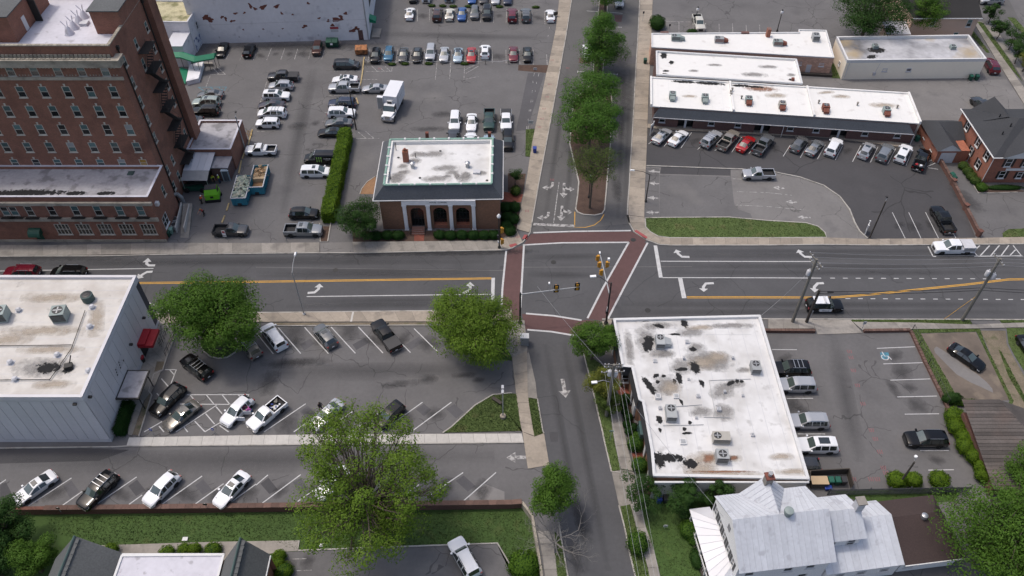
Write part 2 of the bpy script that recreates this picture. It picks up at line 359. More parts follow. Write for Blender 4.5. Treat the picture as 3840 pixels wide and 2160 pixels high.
def text(body,size,material,parent,loc,rot,ext=.004,align='CENTER'):
    cu=bpy.data.curves.new('lettering','FONT');cu.body=body;cu.size=size;cu.extrude=ext;cu.align_x=align;cu.align_y='CENTER'
    t=bpy.data.objects.new('lettering_tmp',cu);COL.objects.link(t);m=bpy.data.meshes.new_from_object(t);bpy.data.objects.remove(t)
    m.name='lettering';m.materials.clear();m.materials.append(MATS[material]);o=bpy.data.objects.new('lettering',m);link(o,parent);o.location=loc;o.rotation_euler=rot;return o

# ---------------------------------------------------------------- the ground, streets, pavements and lots
WALL_L=[(-76.36,44.48),(-54.09,44.77),(-29.7,45.07),(0,45.48),(1.16,45.6)]
NOTCH=[(1.16,45.6),(2.34,43.8),(2.83,40.19),(3.25,36.78),(3.47,33)]
gp=[(-700,WALL_L[0][1])]+WALL_L+NOTCH[1:]+[(NOTCH[-1][0],-150),(700,-150),(700,900),(-700,900)]
ground=sheet('ground',gp,0,'lot')
LOW=-1.0
lower_ground=sheet('lower_lawn',[(-700,-150),(NOTCH[-1][0]+.2,-150)]+[(x+.2,y)for x,y in NOTCH[::-1]]+[(x,y+.2)for x,y in WALL_L[::-1]]+[(-700,WALL_L[0][1]+.2)],LOW,'lawn')
north_edge=[(-89.42,86.15),(-77.46,86.3),(-61.56,86.4),(-52.03,86.73),(-38.87,86.94),(-29.23,87.05),(-24.1,87.05),(-1.15,87.7),(0,88.09),(1.68,89.46),(2.79,91.48)]
ne_edge=[(18.36,95.65),(18.49,93.77),(19.06,91.7),(20.87,89.9),(22.58,88.9),(24.39,88.73),(39.27,88.75),(47.69,88.9),(55.73,88.75),(78.65,89.01),(89.77,89.15)]
south_left=[(-83.3,74.06),(-51.33,74.77),(-34,74.99),(-12.07,75.31),(0,75.48)]
south_right=[(12.64,73.73),(35.99,73.78),(47.57,73.73),(64.46,73.69),(83.39,73.58)]
main_street=sheet('main_street',north_edge+ne_edge+south_right[::-1]+[(10.49,71.86),(9.38,69.38),(2.24,69.38),(1.67,73.51)]+south_left[::-1],.008,'road')
nst_w=[(2.79,91.48),(2.96,92.62),(4.66,105.13),(6.01,114.47),(8.78,133.98),(11.23,151.86),(13.13,166.81),(15.54,186.33)]
nst_e=[(18.49,93.77),(18.36,95.65),(18.73,98.54),(19.48,103.57),(20.18,108.87),(21,114.47),(22.88,128.26),(24.25,138.56),(25.86,149.87),(28.12,166.81),(30.84,186.33)]
north_street=sheet('north_street',nst_w+nst_e[::-1],.010,'road_old')
sst_w=[(1.81,73.51),(2.17,68.68),(2.47,66.62),(3.13,62.67),(3.27,60.14),(3.84,55.19),(4.21,53.04),(4.5,50.55),(4.87,47.48),(5.23,44.67),(5.58,40.78),(6.06,36.78),(6.51,33)]
sst_e=[(9.46,70.79),(9.82,66.62),(10.41,62.51),(10.96,57.69),(11.28,55.19),(11.41,53.75),(11.91,49.6),(12.4,45.17),(12.79,42.57),(13.11,39.03),(13.42,36.78),(13.87,33)]
south_street=sheet('south_street',sst_w+sst_e[::-1],.012,'road')
line('seam',[(-38.25,84.08),(-1.12,83.35),(1.48,84.08),(26.89,84.18)],.07,.015,'patch_pale',main_street)
sheet('patch',[(4.61,55.19),(5.7,55.19),(5.71,53.82),(4.81,53.72)],.016,'patch',south_street)
sheet('patch',[(-1.8,84.33),(-1.2,84.37),(-1.24,83.7),(-1.87,83.7)],.016,'patch',main_street)
sheet('patch',[(21.37,142.21),(24.9,143.7),(24.48,140.73),(21.19,140.18)],.016,'patch',north_street)
for i,(x,y)in enumerate([(18.57,111.72),(6.23,85.13),(18.73,90.01),(19.27,75.46),(-26.27,83.45)]):  # manhole lids
    MB().lathe([(.42,.0),(.42,.02),(.36,.024)],14,(x,y,.012)).build('manhole_lid','iron',main_street)
# lots
nw_lot=sheet('parking_lot',[(-62.67,147.52),(-29.09,147.71),(-30.3,176.22),(10.66,176.22),(9.14,153.89),(6.68,137.13),(3.83,114.47),(2.5,105.13),(0.7,92.39),(-1.63,90.12),(-24.73,89.46),(-39.4,89.35),(-51.24,89.24),(-55.82,98.54),(-60.17,114.47)],.004,'lot');nw_lot.name='parking_lot'
for p in([(-8.25,137.13),(0,137.3),(6.39,137.3),(5.02,128.26),(0,129.41),(-8.06,129.41)],[(-23.31,139.64),(-17.17,140),(-16.02,128.26),(-16.15,117.95),(-20.49,117.95),(-23.18,128.26)],[(0,157.21),(9.22,155.95),(6.87,140.37),(-2.56,140.73)],[(-29.99,156.79),(-26.2,156.79),(-25.79,149.08),(-29.01,148.69)]):
    sheet('patch',p,.008,'lot',nw_lot)
sheet('patch',[(3.1,137.3),(6.39,137.3),(2.67,118.55),(0.71,118.25)],.009,'patch',nw_lot)
sheet('mulch_bed',[(1.28,140.18),(7.16,140.18),(6.88,137.3),(1.17,138.2)],.02,'mulch',nw_lot)
ne_lot=sheet('parking_lot',[(22.81,108.19),(38.86,107.3),(44.33,106.5),(48.19,105.18),(51.61,103),(53.46,100.22),(54.16,97.04),(54.07,94.01),(54.24,91.93),(54.97,90.24),(20.51,90.12),(21,95.18),(22.41,106.19)],.004,'lot_pale')
sheet('patch',[(24.81,105.92),(36.73,105.39),(36.04,99.53),(35.94,97.33),(38.09,96.13),(38.13,95.13),(23.45,95.18)],.009,'lot',ne_lot)
sheet('patch',[(22.68,107.79),(24.94,107.65),(23.37,95.18),(21.03,95.18)],.008,'lot',ne_lot);sheet('patch',[(25.32,108),(37.02,107.38),(36.7,105.66),(24.92,106.19)],.0085,'lot_seal',ne_lot)
seal_lot=sheet('parking_lot',[(24.21,119.15),(45.6,117.65),(69.1,113.87),(73.49,114.47),(72.96,111.07),(72.95,103.31),(72.6,97.09),(71.81,90.46),(54.95,90.19),(54.23,91.88),(54.06,93.96),(54.15,96.99),(53.45,100.17),(51.59,102.95),(48.18,105.13),(44.32,106.45),(38.85,107.25),(22.81,108.14),(23.37,112.76)],.005,'lot_seal')
far_lot=sheet('parking_lot',[(32.81,181.18),(72.45,181.18),(66.29,158.05),(59.38,152.27),(29.32,152.27)],.004,'lot')
alley=sheet('alley',[(55.24,135.37),(62.88,135.19),(81.88,134.67),(95.43,135.02),(95.13,126.63),(93.93,118.85),(73.64,118.85),(75.02,130.24),(55.35,131.92)],.004,'lot_pale')
se_lot=sheet('parking_lot',[(34.61,71.23),(41.99,71.06),(47.18,70.97),(48.66,71.32),(55.12,71.5),(55.24,65.78),(55.5,58.98),(54.43,54.76),(53.87,48.07),(39.85,47.48),(39.91,49.33),(35.63,49.33),(35.84,69.38)],.004,'lot')
pad=sheet('parking_pad',[(56.45,71.15),(64.25,71.41),(64.19,59.98),(57.61,59.83)],.006,'pad');
sheet('patch',blob((59.83,64.95),1.1,4.2,R(38),j=.25),.009,'patch_pale',pad)
sw_lot=sheet('parking_lot',[(-50.28,72.55),(-11.6,72.68),(-6.42,67.99),(0,66.28),(0,63.64),(0.39,61.08),(-0.21,61.11),(-2.52,60.79),(-4.79,59.18),(-7.67,55.83),(-8.62,55.05),(-46.46,54.32),(-45.99,55.19),(-46.56,63.64),(-46.53,70.79)],.004,'lot')
for p in([(-70.09,52.79),(-48.49,53.04),(-31.49,53.23),(0,53.5),(1.47,53.64),(1.8,50.55),(2.09,45.81),(0,45.68),(-29.76,45.32),(-52.42,44.89),(-66.06,44.54)],):
    low_lot=sheet('parking_lot',p,.004,'lot')
sheet('patch',[(-70.12,52.83),(-54.31,52.93),(-46.89,52.62),(-50,51.09),(-61.87,50.71),(-69.03,50.61)],.008,'lot_seal',low_lot)
sheet('patch',[(-5.08,46.44),(-3.25,48),(-0.89,46.96),(-0.88,45.81),(-4.94,45.74)],.008,'patch_pale',low_lot)
drive=sheet('driveway',[(-24.03,40.08),(-17.57,40.37),(-6.93,40.78),(-1.65,40.96),(0.7,36.65),(-25.91,36.65),(-26.4,39.9)],LOW+.02,'lot')
kerb([(x,y)for x,y in[(-24.2,41.32),(-24.09,40.13),(-17.58,40.4),(-6.93,40.81),(-1.65,41),(0.81,36.65)]],h=.12).location.z=LOW
# grass
def grass(name,p,z=.06,m='grass',n=900,h=.10,base=0):
    o=slab(name,p,base-.02,base+z,m)
    xs=[q[0]for q in p];ys=[q[1]for q in p];vs=[];fs=[];tries=0
    while len(vs)<n*3 and tries<n*6:
        tries+=1;x,y=random.uniform(min(xs),max(xs)),random.uniform(min(ys),max(ys));inside=False
        for i in range(len(p)):
            (x0,y0),(x1,y1)=p[i],p[i-1]
            if(y0>y)!=(y1>y)and x<(x1-x0)*(y-y0)/(y1-y0)+x0:inside=not inside
        if not inside:continue
        a=random.uniform(0,6.28);k=len(vs);s=random.uniform(.05,.12)
        vs+=[(x-s*math.cos(a),y-s*math.sin(a),base+z),(x+s*math.cos(a),y+s*math.sin(a),base+z),(x+random.uniform(-.08,.08),y+random.uniform(-.08,.08),base+z+random.uniform(.4,1)*h)];fs.append((k,k+1,k+2))
    b=MB();b.v=vs;b.f=fs;g_=b.build('blades','blade',o);g_['kind']='stuff';return o
isl=[(21.11,94.99),(23.36,95.08),(34.42,95.18),(40.5,94.36),(46.34,93.84),(48.01,93.03),(48.74,91.66),(48.7,90.48),(39.63,90.39),(24.46,90.39),(22.66,90.75),(21.54,91.75),(20.97,92.85)]
grass('grass_island',isl,.10,'grass',5000)
kerb(isl+isl[:1],wd=.18,h=.14)
kerb([(22.85,108.27),(38.86,107.33),(44.34,106.53),(48.2,105.21),(51.61,103.03),(53.47,100.25),(54.17,97.06),(54.07,94.01),(54.24,91.93),(54.99,90.3)],wd=.2,h=.15)
sw_g=[(-0.18,61.04),(-2.5,60.76),(-4.72,59.15),(-7.6,55.83),(-8.49,55.08),(1.3,55.34),(1.18,55.19),(0.62,60.92),(0,61.01)]
grass('grass_corner',sw_g,.10,'grass',5000);kerb([(0,61.04),(-0.18,61.08),(-2.5,60.79),(-4.72,59.18),(-7.61,55.88),(-8.61,55.02)],h=.14)
grass('grass_verge',[(2.09,60.32),(3.2,60.11),(3.82,55.19),(3.96,55.02),(2.77,54.5),(2.68,55.19)],.12,'grass',1200)
grass('grass_verge',[(4.79,41.97),(5.58,40.78),(6.02,36.78),(6.46,33),(5.25,33),(4.93,36.78),(4.66,40.54)],.12,'grass',900)
grass('grass_verge',[(9.7,67.99),(9.88,66.45),(10.46,62.35),(11.01,57.62),(11.3,55.19),(11.45,53.61),(11.97,49.65),(13.03,49.8),(12.67,53.04),(12.51,55.19),(12.54,59.21),(12.32,65.28)],.12,'grass',1500)
grass('grass_verge',[(12.59,45.02),(13.69,45.23),(14,43.12),(14.48,39.44),(14.8,38.63),(14.94,36.78),(15.23,33),(13.76,33),(13.4,36.78),(13.08,39.15),(12.78,42.45)],.12,'grass',1800)
grass('side_lawn',[(14.9,45.81),(15.78,47.48),(25.62,46.44),(25.91,41.97),(23.92,37.33),(23.11,33),(16.7,33),(16.18,36.78),(15.22,42.57)],.05,'lawn',4500)
grass('back_lawn',[(37.71,46.96),(53.18,47.35),(51.49,45.68),(41.3,45.3)],.05,'lawn',900)
grass('grass_verge',[(47.62,73.65),(64.3,73.65),(64.25,72.74),(56.16,73.1),(47.71,73.23)],.10,'grass',1200)
grass('grass_verge',[(68.46,73.58),(81.96,73.51),(81.76,73.1),(68.54,73.1)],.10,'grass',500)
grass('grass_yard',[(55.4,71.9),(65.04,72.01),(64.65,68.68),(64.51,59.83),(60.42,55.19),(64.03,59.9),(64.36,71.5),(56.48,71.23),(57.58,59.75),(55.66,59.06),(55.37,65.78)],.05,'grass',2500)
sheet('gravel_track',[(65.05,71.68),(68.5,71.68),(67.66,69.38),(67.58,67.3),(67.73,60.45),(65.95,53.75),(64.22,56.07),(64.29,62.03),(64.62,66.28)],.012,'dirt')
grass('grass_yard',[(68.83,72.14),(79.93,72.23),(71.57,55.19),(68.24,60.45),(67.85,67.3),(67.93,69.38)],.05,'grass',3000)
grass('grass_yard',[(66.13,68.33),(66.33,67.99),(66.28,63.64),(66.28,58.9),(65.83,59.06),(65.56,63.8)],.05,'grass',600)
grass('grass_strip',[(96.1,154.3),(96.29,152.67),(96.18,144.83),(95.58,144.83),(95.04,152.67)],.06,'grass',500);grass('grass_strip',[(98.38,157.42),(99.6,156.79),(99.03,142.58),(98.2,134.32),(97.99,137.84),(98.03,144.45)],.06,'grass',900)
grass('grass_strip',[(63.24,140.73),(63.73,140.73),(63.79,135.37),(61.82,135.54)],.05,'grass',300);grass('grass_yard',[(80.88,176.22),(90.86,176.22),(86.09,164.12),(81.33,164.12)],.04,'dirt',800)
grass('grass_strip',[(105.84,159.12),(107.24,158.9),(107.45,152.67),(106.74,151.06),(105.91,153.89)],.06,'grass',300)
grass('grass_patch',[(2.49,118.7),(4.01,118.85),(3.75,114.47),(3.08,110.8),(2.31,110.93)],.08,'grass',700)
grass('grass_yard',[(76.39,91.48),(77.71,92.39),(82.16,92.62),(81.3,90.69),(76.09,90.57)],.08,'grass',500)
grass('tree_lawn',[(-11.59,72.5),(0,72.59),(0.55,72.59),(0.81,67.99),(0,66.62),(0,66.45),(-4.36,66.88),(-7.25,68.5)],.10,'lawn',2500)
# lower lawn blades only where seen
grass('lawn',[(-53.94,44.19),(-29.86,44.75),(0,44.94),(2.31,44.19),(3.2,38),(0,37.22),(-1.76,41.04),(-24.05,40.19),(-29.13,41.38),(-46.73,40.78),(-53.03,42.46)],.02,'lawn',9000,.12,LOW)
sheet('footpath',[(-46.73,40.76),(-33.33,41.2),(-24.26,41.35),(-24.15,40.13),(-26.4,39.9),(-32.76,38.91),(-43.85,38.91)],LOW+.05,'concrete_grey')
# beds
sheet('mulch_bed',[(-24.92,91.93),(-20.88,91.93),(-1.8,92.16),(0,92.62),(0.94,94.01),(0.62,92.16),(-2.09,89.79),(-24.52,89.57)],.03,'mulch')
sheet('mulch_bed',[(-1.71,98.79),(1.45,98.79),(0.7,92.39),(-1.63,90.8)],.031,'mulch')
sheet('mulch_bed',[(-0.69,106.32),(2.34,106.19),(1.79,100.9),(-0.67,101.53)],.03,'mulch');sheet('paver_path',[(-1.57,101.53),(1.79,100.82),(1.48,98.91),(-1.71,98.91)],.032,'paver')
sheet('gravel_bed',[(-22.86,105.52),(-24.09,104.09),(-24.77,102.29),(-24.92,100.9),(-22.4,100.9)],.03,'mulch_tan');kerb([(-22.86,105.52),(-24.09,104.09),(-24.77,102.29),(-24.92,100.9)],wd=.12,h=.1)
sheet('mulch_bed',[(-29.99,93.08),(-28.66,93.08),(-28.4,89.63),(-29.54,89.63)],.03,'mulch');kerb([(-28.6,94.71),(-28.39,89.57),(-29.52,89.57),(-30.34,93.77)],wd=.15,h=.12)
sheet('mulch_bed',[(-33.62,73.1),(-11.64,73.18),(-11.6,72.7),(-33.51,72.59)],.05,'dirt');kerb([(-33.5,72.52),(-11.6,72.63)],wd=.14,h=.14)
sheet('mulch_bed',[(-47.22,54.76),(-47.21,61.08),(-46.76,61.08),(-46.3,54.61)],.1,'dirt');sheet('mulch_bed',[(-47.6,66.2),(-46.54,66.2),(-46.43,64.95),(-47.4,64.45)],.14,'dirt')
sheet('mulch_bed',[(13.83,60.76),(15.31,60.76),(15.36,55.19),(16.11,55.19),(16.04,52.34),(16.65,49.33),(14.75,49.33),(14.25,55.19)],.03,'mulch');sheet('paver_path',[(13.62,62.03),(15.31,62.03),(15.38,60.84),(13.84,60.84)],.034,'paver');sheet('paver_path',[(14.56,52.13),(16.08,52.2),(16.14,51.09),(14.72,51.09)],.034,'paver')
sheet('mulch_bed',[(76.56,109.28),(77.69,109.14),(78.45,103.06),(84.25,101.78),(84.14,101.53),(76.43,101.28),(76.39,107.52)],.03,'mulch');kerb([(76.46,109.69),(76.46,101.15),(82.98,101.35)],wd=.12,h=.1)
med=[(10.11,114.47),(10.78,107.52),(11.11,103.96),(10.72,100.52),(10.21,97.09),(10.49,96.37),(11.41,95.77),(13.14,95.6),(14.35,96.01),(14.82,96.85),(15.58,102.29),(16.25,107.52),(16.85,111.63),(17.26,114.47),(17.17,114.47),(18.51,125.03),(18.72,129.58),(17.2,132.95),(17.56,136.42),(18.31,142.21),(21.12,166.81),(23.19,186.33),(20.95,186.33),(19.26,166.81),(16.33,142.21),(15.73,136.42),(15.2,132.95),(11.63,128.26),(11.13,124.08),(10.11,114.47)]
slab('median',med,0,.14,'mulch');kerb(med+med[:1],wd=.2,h=.17)
ring=[(-42.72,69.38),(-41.81,67.99),(-40.62,67.05),(-39.48,66.76),(-38.33,66.96),(-37.46,67.81),(-37.27,68.85),(-37.94,70.43),(-39.29,71.5),(-41.41,71.68),(-42.6,70.97)]
grass('tree_island',ring,.10,'lawn',1500);kerb(ring+ring[:1],h=.15)
# pavements, slab by slab
sidewalk('sidewalk',[(-83.08,88.68),(-70,88.75),(-52.77,89.24),(-39.37,89.19),(-29.61,89.35)],[(-82.02,86.4),(-69.13,86.51),(-52.07,86.88),(-38.91,87.09),(-29.25,87.18)],'concrete_grey',2.2)
sidewalk('sidewalk',[(-24.58,89.46),(-13.42,89.61),(-2.09,89.79)],[(-24.05,87.22),(-13.26,87.48),(-1.15,87.81)],'concrete_grey',1.9)
sheet('driveway_apron',[(-29.61,89.35),(-24.58,89.46),(-24.04,87.16),(-29.1,87.16)],.05,'lot_pale')
sidewalk('sidewalk',[(-2.09,89.79),(0,90.8),(0.7,92.34)],[(-1.15,87.81),(0,88.22),(1.61,89.55)],'concrete',1.2)
sidewalk('sidewalk',[(0.7,92.39),(1.61,98.79),(2.5,105.13),(3.49,114.47),(6.68,137.13),(7.28,140.73),(9.14,153.89),(10.39,166.81),(11.78,181.18)],[(2.66,91.59),(2.93,92.62),(4.58,105.13),(5.93,114.47),(8.69,133.98),(11.13,151.86),(13.02,166.81),(14.79,181.18)],'concrete',2.0)
kerb(nst_w,wd=.18,h=.14);kerb(nst_e,wd=.18,h=.14);kerb(north_edge,wd=.18,h=.14);kerb(ne_edge,wd=.18,h=.14)
sidewalk('sidewalk',[(18.52,95.65),(18.84,98.54),(19.59,103.57),(20.3,108.87),(21.13,114.47),(23.01,128.26),(24.39,138.56),(26,149.87),(28.27,166.81),(30.38,181.18)],[(21,95.18),(21.43,98.54),(22.08,103.57),(22.86,108.87),(23.65,114.47),(25.49,128.26),(26.98,138.56),(28.62,149.87),(30.96,166.81),(33.15,181.18)],'concrete',2.4)
sidewalk('sidewalk',[(18.55,95.6),(18.62,93.77),(19.16,91.75),(20.91,90.04),(22.6,89.04),(24.4,88.84)],[(21,95.13),(20.89,92.85),(21.54,91.7),(22.65,90.69),(24,90.39),(24.49,90.35)],'concrete',1.5)
sidewalk('sidewalk',[(24.4,88.84),(39.29,88.86),(47.72,89.01),(55.76,88.84),(78.7,89.12),(88.29,89.24)],[(24.49,90.35),(39.63,90.39),(48.72,90.44),(54.93,90.12),(71.92,90.35),(79.34,90.57),(88.99,90.66)],'concrete',1.7)
sheet('tactile_ramp',[(19.04,91.82),(19.42,92.2),(21.01,90.53),(20.65,90.01)],.14,'ramp_red');sheet('tactile_ramp',[(1.54,90.12),(1.93,91.07),(2.52,91.02),(2.3,90.01)],.14,'ramp_red');sheet('tactile_ramp',[(-0.47,88.75),(0.53,89.17),(0.91,88.68),(-0.24,88.24)],.14,'ramp_red')
sidewalk('sidewalk',[(-52.16,74.71),(-33.99,74.94),(-12.07,75.24),(0,75.41)],[(-49.38,72.96),(-33.64,73.23),(-11.92,73.29),(0,73.32)],'concrete',2.3);kerb(south_left[1:],wd=.18,h=.13)
sheet('tactile_ramp',[(-22.62,75.09),(-22.36,75.09),(-22.39,73.23),(-22.67,73.23)],.135,'concrete_pale')
sidewalk('sidewalk',[(0,66.96),(0.52,61.08),(1.18,55.19),(1.3,55.19)],[(2.02,67.99),(2.05,60.37),(2.66,55.19),(2.81,54.54)],'concrete',1.6)
sheet('sidewalk',[(-0.56,73.51),(1.74,73.51),(2.1,68.68),(2.02,67.81),(0,66.96),(-0.81,68.68)],.11,'concrete_grey')
sheet('driveway_apron',[(1.3,55.19),(2.77,54.5),(3.98,54.99),(4.21,53.04),(4.5,50.48),(1.91,50)],.06,'concrete');sheet('driveway_apron',[(0,66.96),(2.29,67.81),(3.1,62.67),(3.27,60.17),(2.05,60.4),(0.52,61.08)],.055,'concrete_grey')
sidewalk('sidewalk',[(2.87,41.97),(3.32,39.61),(3.59,36.78),(4.1,33)],[(4.22,41.97),(4.63,40.78),(4.94,36.78),(5.3,33)],'concrete_grey',1.6)
sidewalk('sidewalk',[(12.55,59.36),(12.39,55.19),(12.58,55.19),(12.7,53.04),(13.08,49.94)],[(13.83,60.76),(13.88,55.19),(14,55.19),(14.19,52.76),(14.54,49.6)],'concrete_grey',1.7)
sheet('driveway_apron',[(11.94,49.57),(13.13,49.87),(14.59,49.53),(14.84,45.61),(12.54,44.98),(12.41,45.2)],.06,'concrete_grey')
sidewalk('sidewalk',[(13.74,45.3),(14.04,43.18),(14.5,39.49),(14.83,38.69),(14.94,36.78),(15.13,33)],[(14.84,45.61),(15.19,42.57),(15.82,39.61),(16.13,36.78),(16.39,33)],'concrete_grey',1.6)
kerb([(9.52,69.38),(9.82,66.62),(10.41,62.51),(10.96,57.69),(11.28,55.19),(11.41,53.75),(11.91,49.6),(12.92,49.46)]);kerb([(12.4,45.17),(12.79,42.57),(13.11,39.03),(13.42,36.78),(13.87,33)]);kerb([(3.27,60.14),(3.84,55.19),(3.98,54.99)]);kerb([(5.34,43.18),(5.58,40.78),(6.06,36.78),(6.51,33)])
sidewalk('sidewalk',[(35.98,73.73),(42.11,73.69)],[(35.6,72.01),(42.1,72.01)],'concrete_grey',2);sheet('driveway_apron',[(42.11,73.69),(47.55,73.65),(47.71,73.23),(48.5,71.23),(42.24,70.97)],.07,'concrete_grey')
sidewalk('sidewalk',[(47.71,73.23),(56.16,73.1),(64.22,72.74),(71.68,73.1),(81.76,73.1)],[(48.63,71.68),(55.33,71.9),(64.07,72.01),(71.3,72.23),(81.34,72.26)],'concrete_grey',1.9)
sheet('corner_pad',[(12.61,73.32),(13.96,73.65),(14.02,71.86),(12.83,71.68)],.11,'concrete');kerb(south_right,wd=.18,h=.13)
sidewalk('footpath',[(-47.44,54.32),(-31.8,54.67),(-6.75,54.87),(1.24,54.9)],[(-47.36,53.14),(-31.5,53.28),(-6.69,53.57),(1.45,53.67)],'concrete_pale',1.5)
sidewalk('footpath',[(-50.05,74.71),(-49.3,68.68),(-50,66.2),(-49.45,62.03),(-47.71,54.76)],[(-46.68,71.32),(-46.47,66.2),(-46.69,61.08),(-47.34,61.08),(-47.17,54.61)],'concrete_grey',1.8)
kerb([(-46.49,71.15),(-46.47,66.2),(-46.38,64.78),(-47.37,64.13),(-47.18,61.39),(-46.59,60.76),(-46.28,54.54)],wd=.15,h=.15);kerb([(-70.07,52.73),(-48.48,53.01),(-47.35,53.1),(-31.49,53.25),(1.45,53.61)],wd=.15,h=.14)
sidewalk('footpath',[(24.48,120.36),(29.84,119.6),(56.14,117.36),(69.31,114.47)],[(24.28,119.15),(29.67,118.4),(55.82,116.18),(68.74,113.3)],'concrete',2.2)
slab('road_verge',[(98.46,157.63),(99.72,156.58),(99.23,142.58),(98.15,128.26),(100.01,128.26),(100.7,143.7),(101.49,156.79)],-.02,.03,'concrete_grey')
sidewalk('sidewalk',[(97.65,156.37),(96.58,144.83),(95.49,131.59),(94.61,120.36)],[(98.46,156.58),(98.03,144.45),(97.45,131.92),(96.68,120.97)],'concrete_grey',2)
side_road=sheet('side_street',[(106.51,176.22),(111.28,176.22),(107.08,153.89),(106.67,138.56),(97.49,118.85),(97.75,133.29),(101.49,156.79),(101.9,164.12)],.006,'road_old')

# ---------------------------------------------------------------- paint on the street
Z1,Z2=.018,.020
WP,YP,WO='white_paint','yellow_paint','worn_paint'
sheet('crosswalk',[(2.94,91.36),(9.3,91.7),(18.54,91.93),(19.05,91.63),(20.71,89.9),(19.77,88.35),(17.99,89.57),(7.65,89.46),(1.83,88.97)],.016,'crosswalk',main_street)
sheet('crosswalk',[(-0.92,87.44),(0,87.92),(1.37,88.68),(1.83,88.68),(1.38,79.82),(1.2,76.13),(1.12,73.51),(-1.9,73.51),(-1.5,75.94),(-1.39,79.82)],.0163,'crosswalk',main_street)
sheet('crosswalk',[(18.05,89.39),(20.88,89.35),(16.3,79.82),(13.49,73.88),(12.62,73.51),(10.48,73.88),(13.25,79.82)],.0166,'crosswalk',main_street)
sheet('crosswalk',[(1.41,74.77),(2.11,74.77),(5.89,74.36),(9.63,73.54),(10.61,73.69),(12.55,73.41),(10.49,71.86),(9.12,70.75),(5.51,71.56),(1.8,71.95)],.0169,'crosswalk',main_street)
for p in([(3.33,91.63),(9.31,91.93),(18.56,92.11)],[(1.68,88.86),(7.65,89.35),(17.98,89.46)],[(-0.88,87.59),(-1.39,79.82),(-1.5,75.94)],[(1.83,88.79),(1.38,79.82),(1.2,75.94)],[(17.98,89.46),(13.25,79.82),(10.63,73.97)],[(20.88,89.39),(16.3,79.82),(13.49,73.88)],[(1.97,74.86),(5.89,74.43),(9.77,73.6)],[(2.14,71.86),(5.51,71.5),(9.12,70.7)]):
    line('crosswalk_line',p,.28,Z2,WP,main_street)
for p in([(21.72,88.75),(22.26,88.75),(22.24,81.91),(21.67,81.91)],[(24.48,81.87),(25.1,81.87),(25.12,77.8),(24.48,77.8)],[(-3.02,81.87),(-2.51,81.87),(-2.56,75.65),(-3.05,75.65)]):sheet('stop_bar',p,Z1,WP,main_street)
sheet('stop_bar',[(3.42,93.89),(9.89,93.45),(9.83,92.89),(3.33,93.35)],Z1,WO,north_street)
for p in([(22.36,85.34),(38.51,85.28),(45.16,85.28)],[(22.21,81.91),(37.76,81.87),(45.59,81.81)],[(-81.99,83.14),(-53.47,83.81)],[(-29.63,78.11),(-10.93,78.44),(-3.11,78.56)],[(-52.65,77.18),(-48.7,75.37)]):line('lane_line',p,.15,Z1,WP,main_street)
line('lane_line',[(7.82,103.96),(6.55,93.82)],.14,Z1,WO,north_street)
for p in([(25.23,78.09),(36.93,78.09),(45.8,78.01)],[(25.2,77.84),(36.88,77.84),(46.03,77.8)]):line('centre_line',p,.13,Z1,YP,main_street)
for d in(0,12):line('centre_line',[q for q in([(45.8,78.01),(49.19,78.34),(52.17,78.68),(55.93,79.19),(60.49,79.82),(66.6,80.64),(71.27,81.36),(73.14,81.65),(84.68,81.89)]if d==0 else[(46.03,77.8),(49.13,78.11),(52.1,78.44),(55.86,78.95),(60.4,79.58),(66.51,80.4),(71.17,81.12),(73.04,81.4),(84.56,81.65)])],.13,Z1,YP,main_street)
for p in([(-60.5,80.84),(-55.14,80.92),(-37.61,81.18),(-3.02,81.87)],[(-60.41,80.58),(-55.05,80.66),(-37.56,80.94),(-3.02,81.65)]):line('centre_line',p,.13,Z1,YP,main_street)
for i in range(14):a=(46.91,81.81);b=(71.25,81.65);x=a[0]+(b[0]-a[0])*i/13;line('lane_dash',[(x,a[1]+(b[1]-a[1])*i/13),(x+.72,a[1]+(b[1]-a[1])*i/13)],.13,Z1,WP,main_street)
for i in range(18):a=(48.01,77.72);b=(78.55,77.49);x=a[0]+(b[0]-a[0])*i/17;line('lane_dash',[(x,a[1]+(b[1]-a[1])*i/17),(x+.68,a[1]+(b[1]-a[1])*i/17)],.13,Z1,WP,main_street)
line('gore_line',[(10.05,96.53),(9.83,92.89),(11.54,92.85),(12.98,93.42),(14,94.47),(14.66,95.89)],.13,Z1,YP,north_street)
def arrow(parent,tail,tip,bend=None,wd=.42,m=WP,both=None):
    """painted lane arrow: shaft from tail (through bend) to tip, with a head"""
    mb=MB();tip=Vector(tip);pts=[Vector(tail)]+([Vector(b)for b in bend]if bend else[]);prev=pts[-1];d=(tip-prev).normalized();hl=min(1.1,(tip-prev).length*.7)
    neck=tip-d*hl;pts.append(neck);s=strip([tuple(q)for q in pts],wd);n=len(pts)
    for i in range(n-1):mb.flat([s[i],s[i+1],s[2*n-2-i],s[2*n-1-i]],Z1)
    nrm=Vector((-d.y,d.x));mb.flat([tuple(neck+nrm*wd*1.55),tuple(tip),tuple(neck-nrm*wd*1.55)],Z1+.001)
    return mb.build('turn_arrow',m,parent)
arrow(main_street,(-53.44,84.45),(-54.97,86.02),[(-54.34,84.45),(-54.82,84.81)]);arrow(main_street,(-53.41,83.14),(-55.36,81.61),[(-54.21,83.08),(-54.65,82.63)])
arrow(main_street,(-29.61,78.83),(-28.19,80.7),[(-28.62,78.93),(-28.15,79.62)]);arrow(main_street,(-7.14,78.83),(-6.14,81.04),[(-6.29,79.23),(-6.1,79.82)])
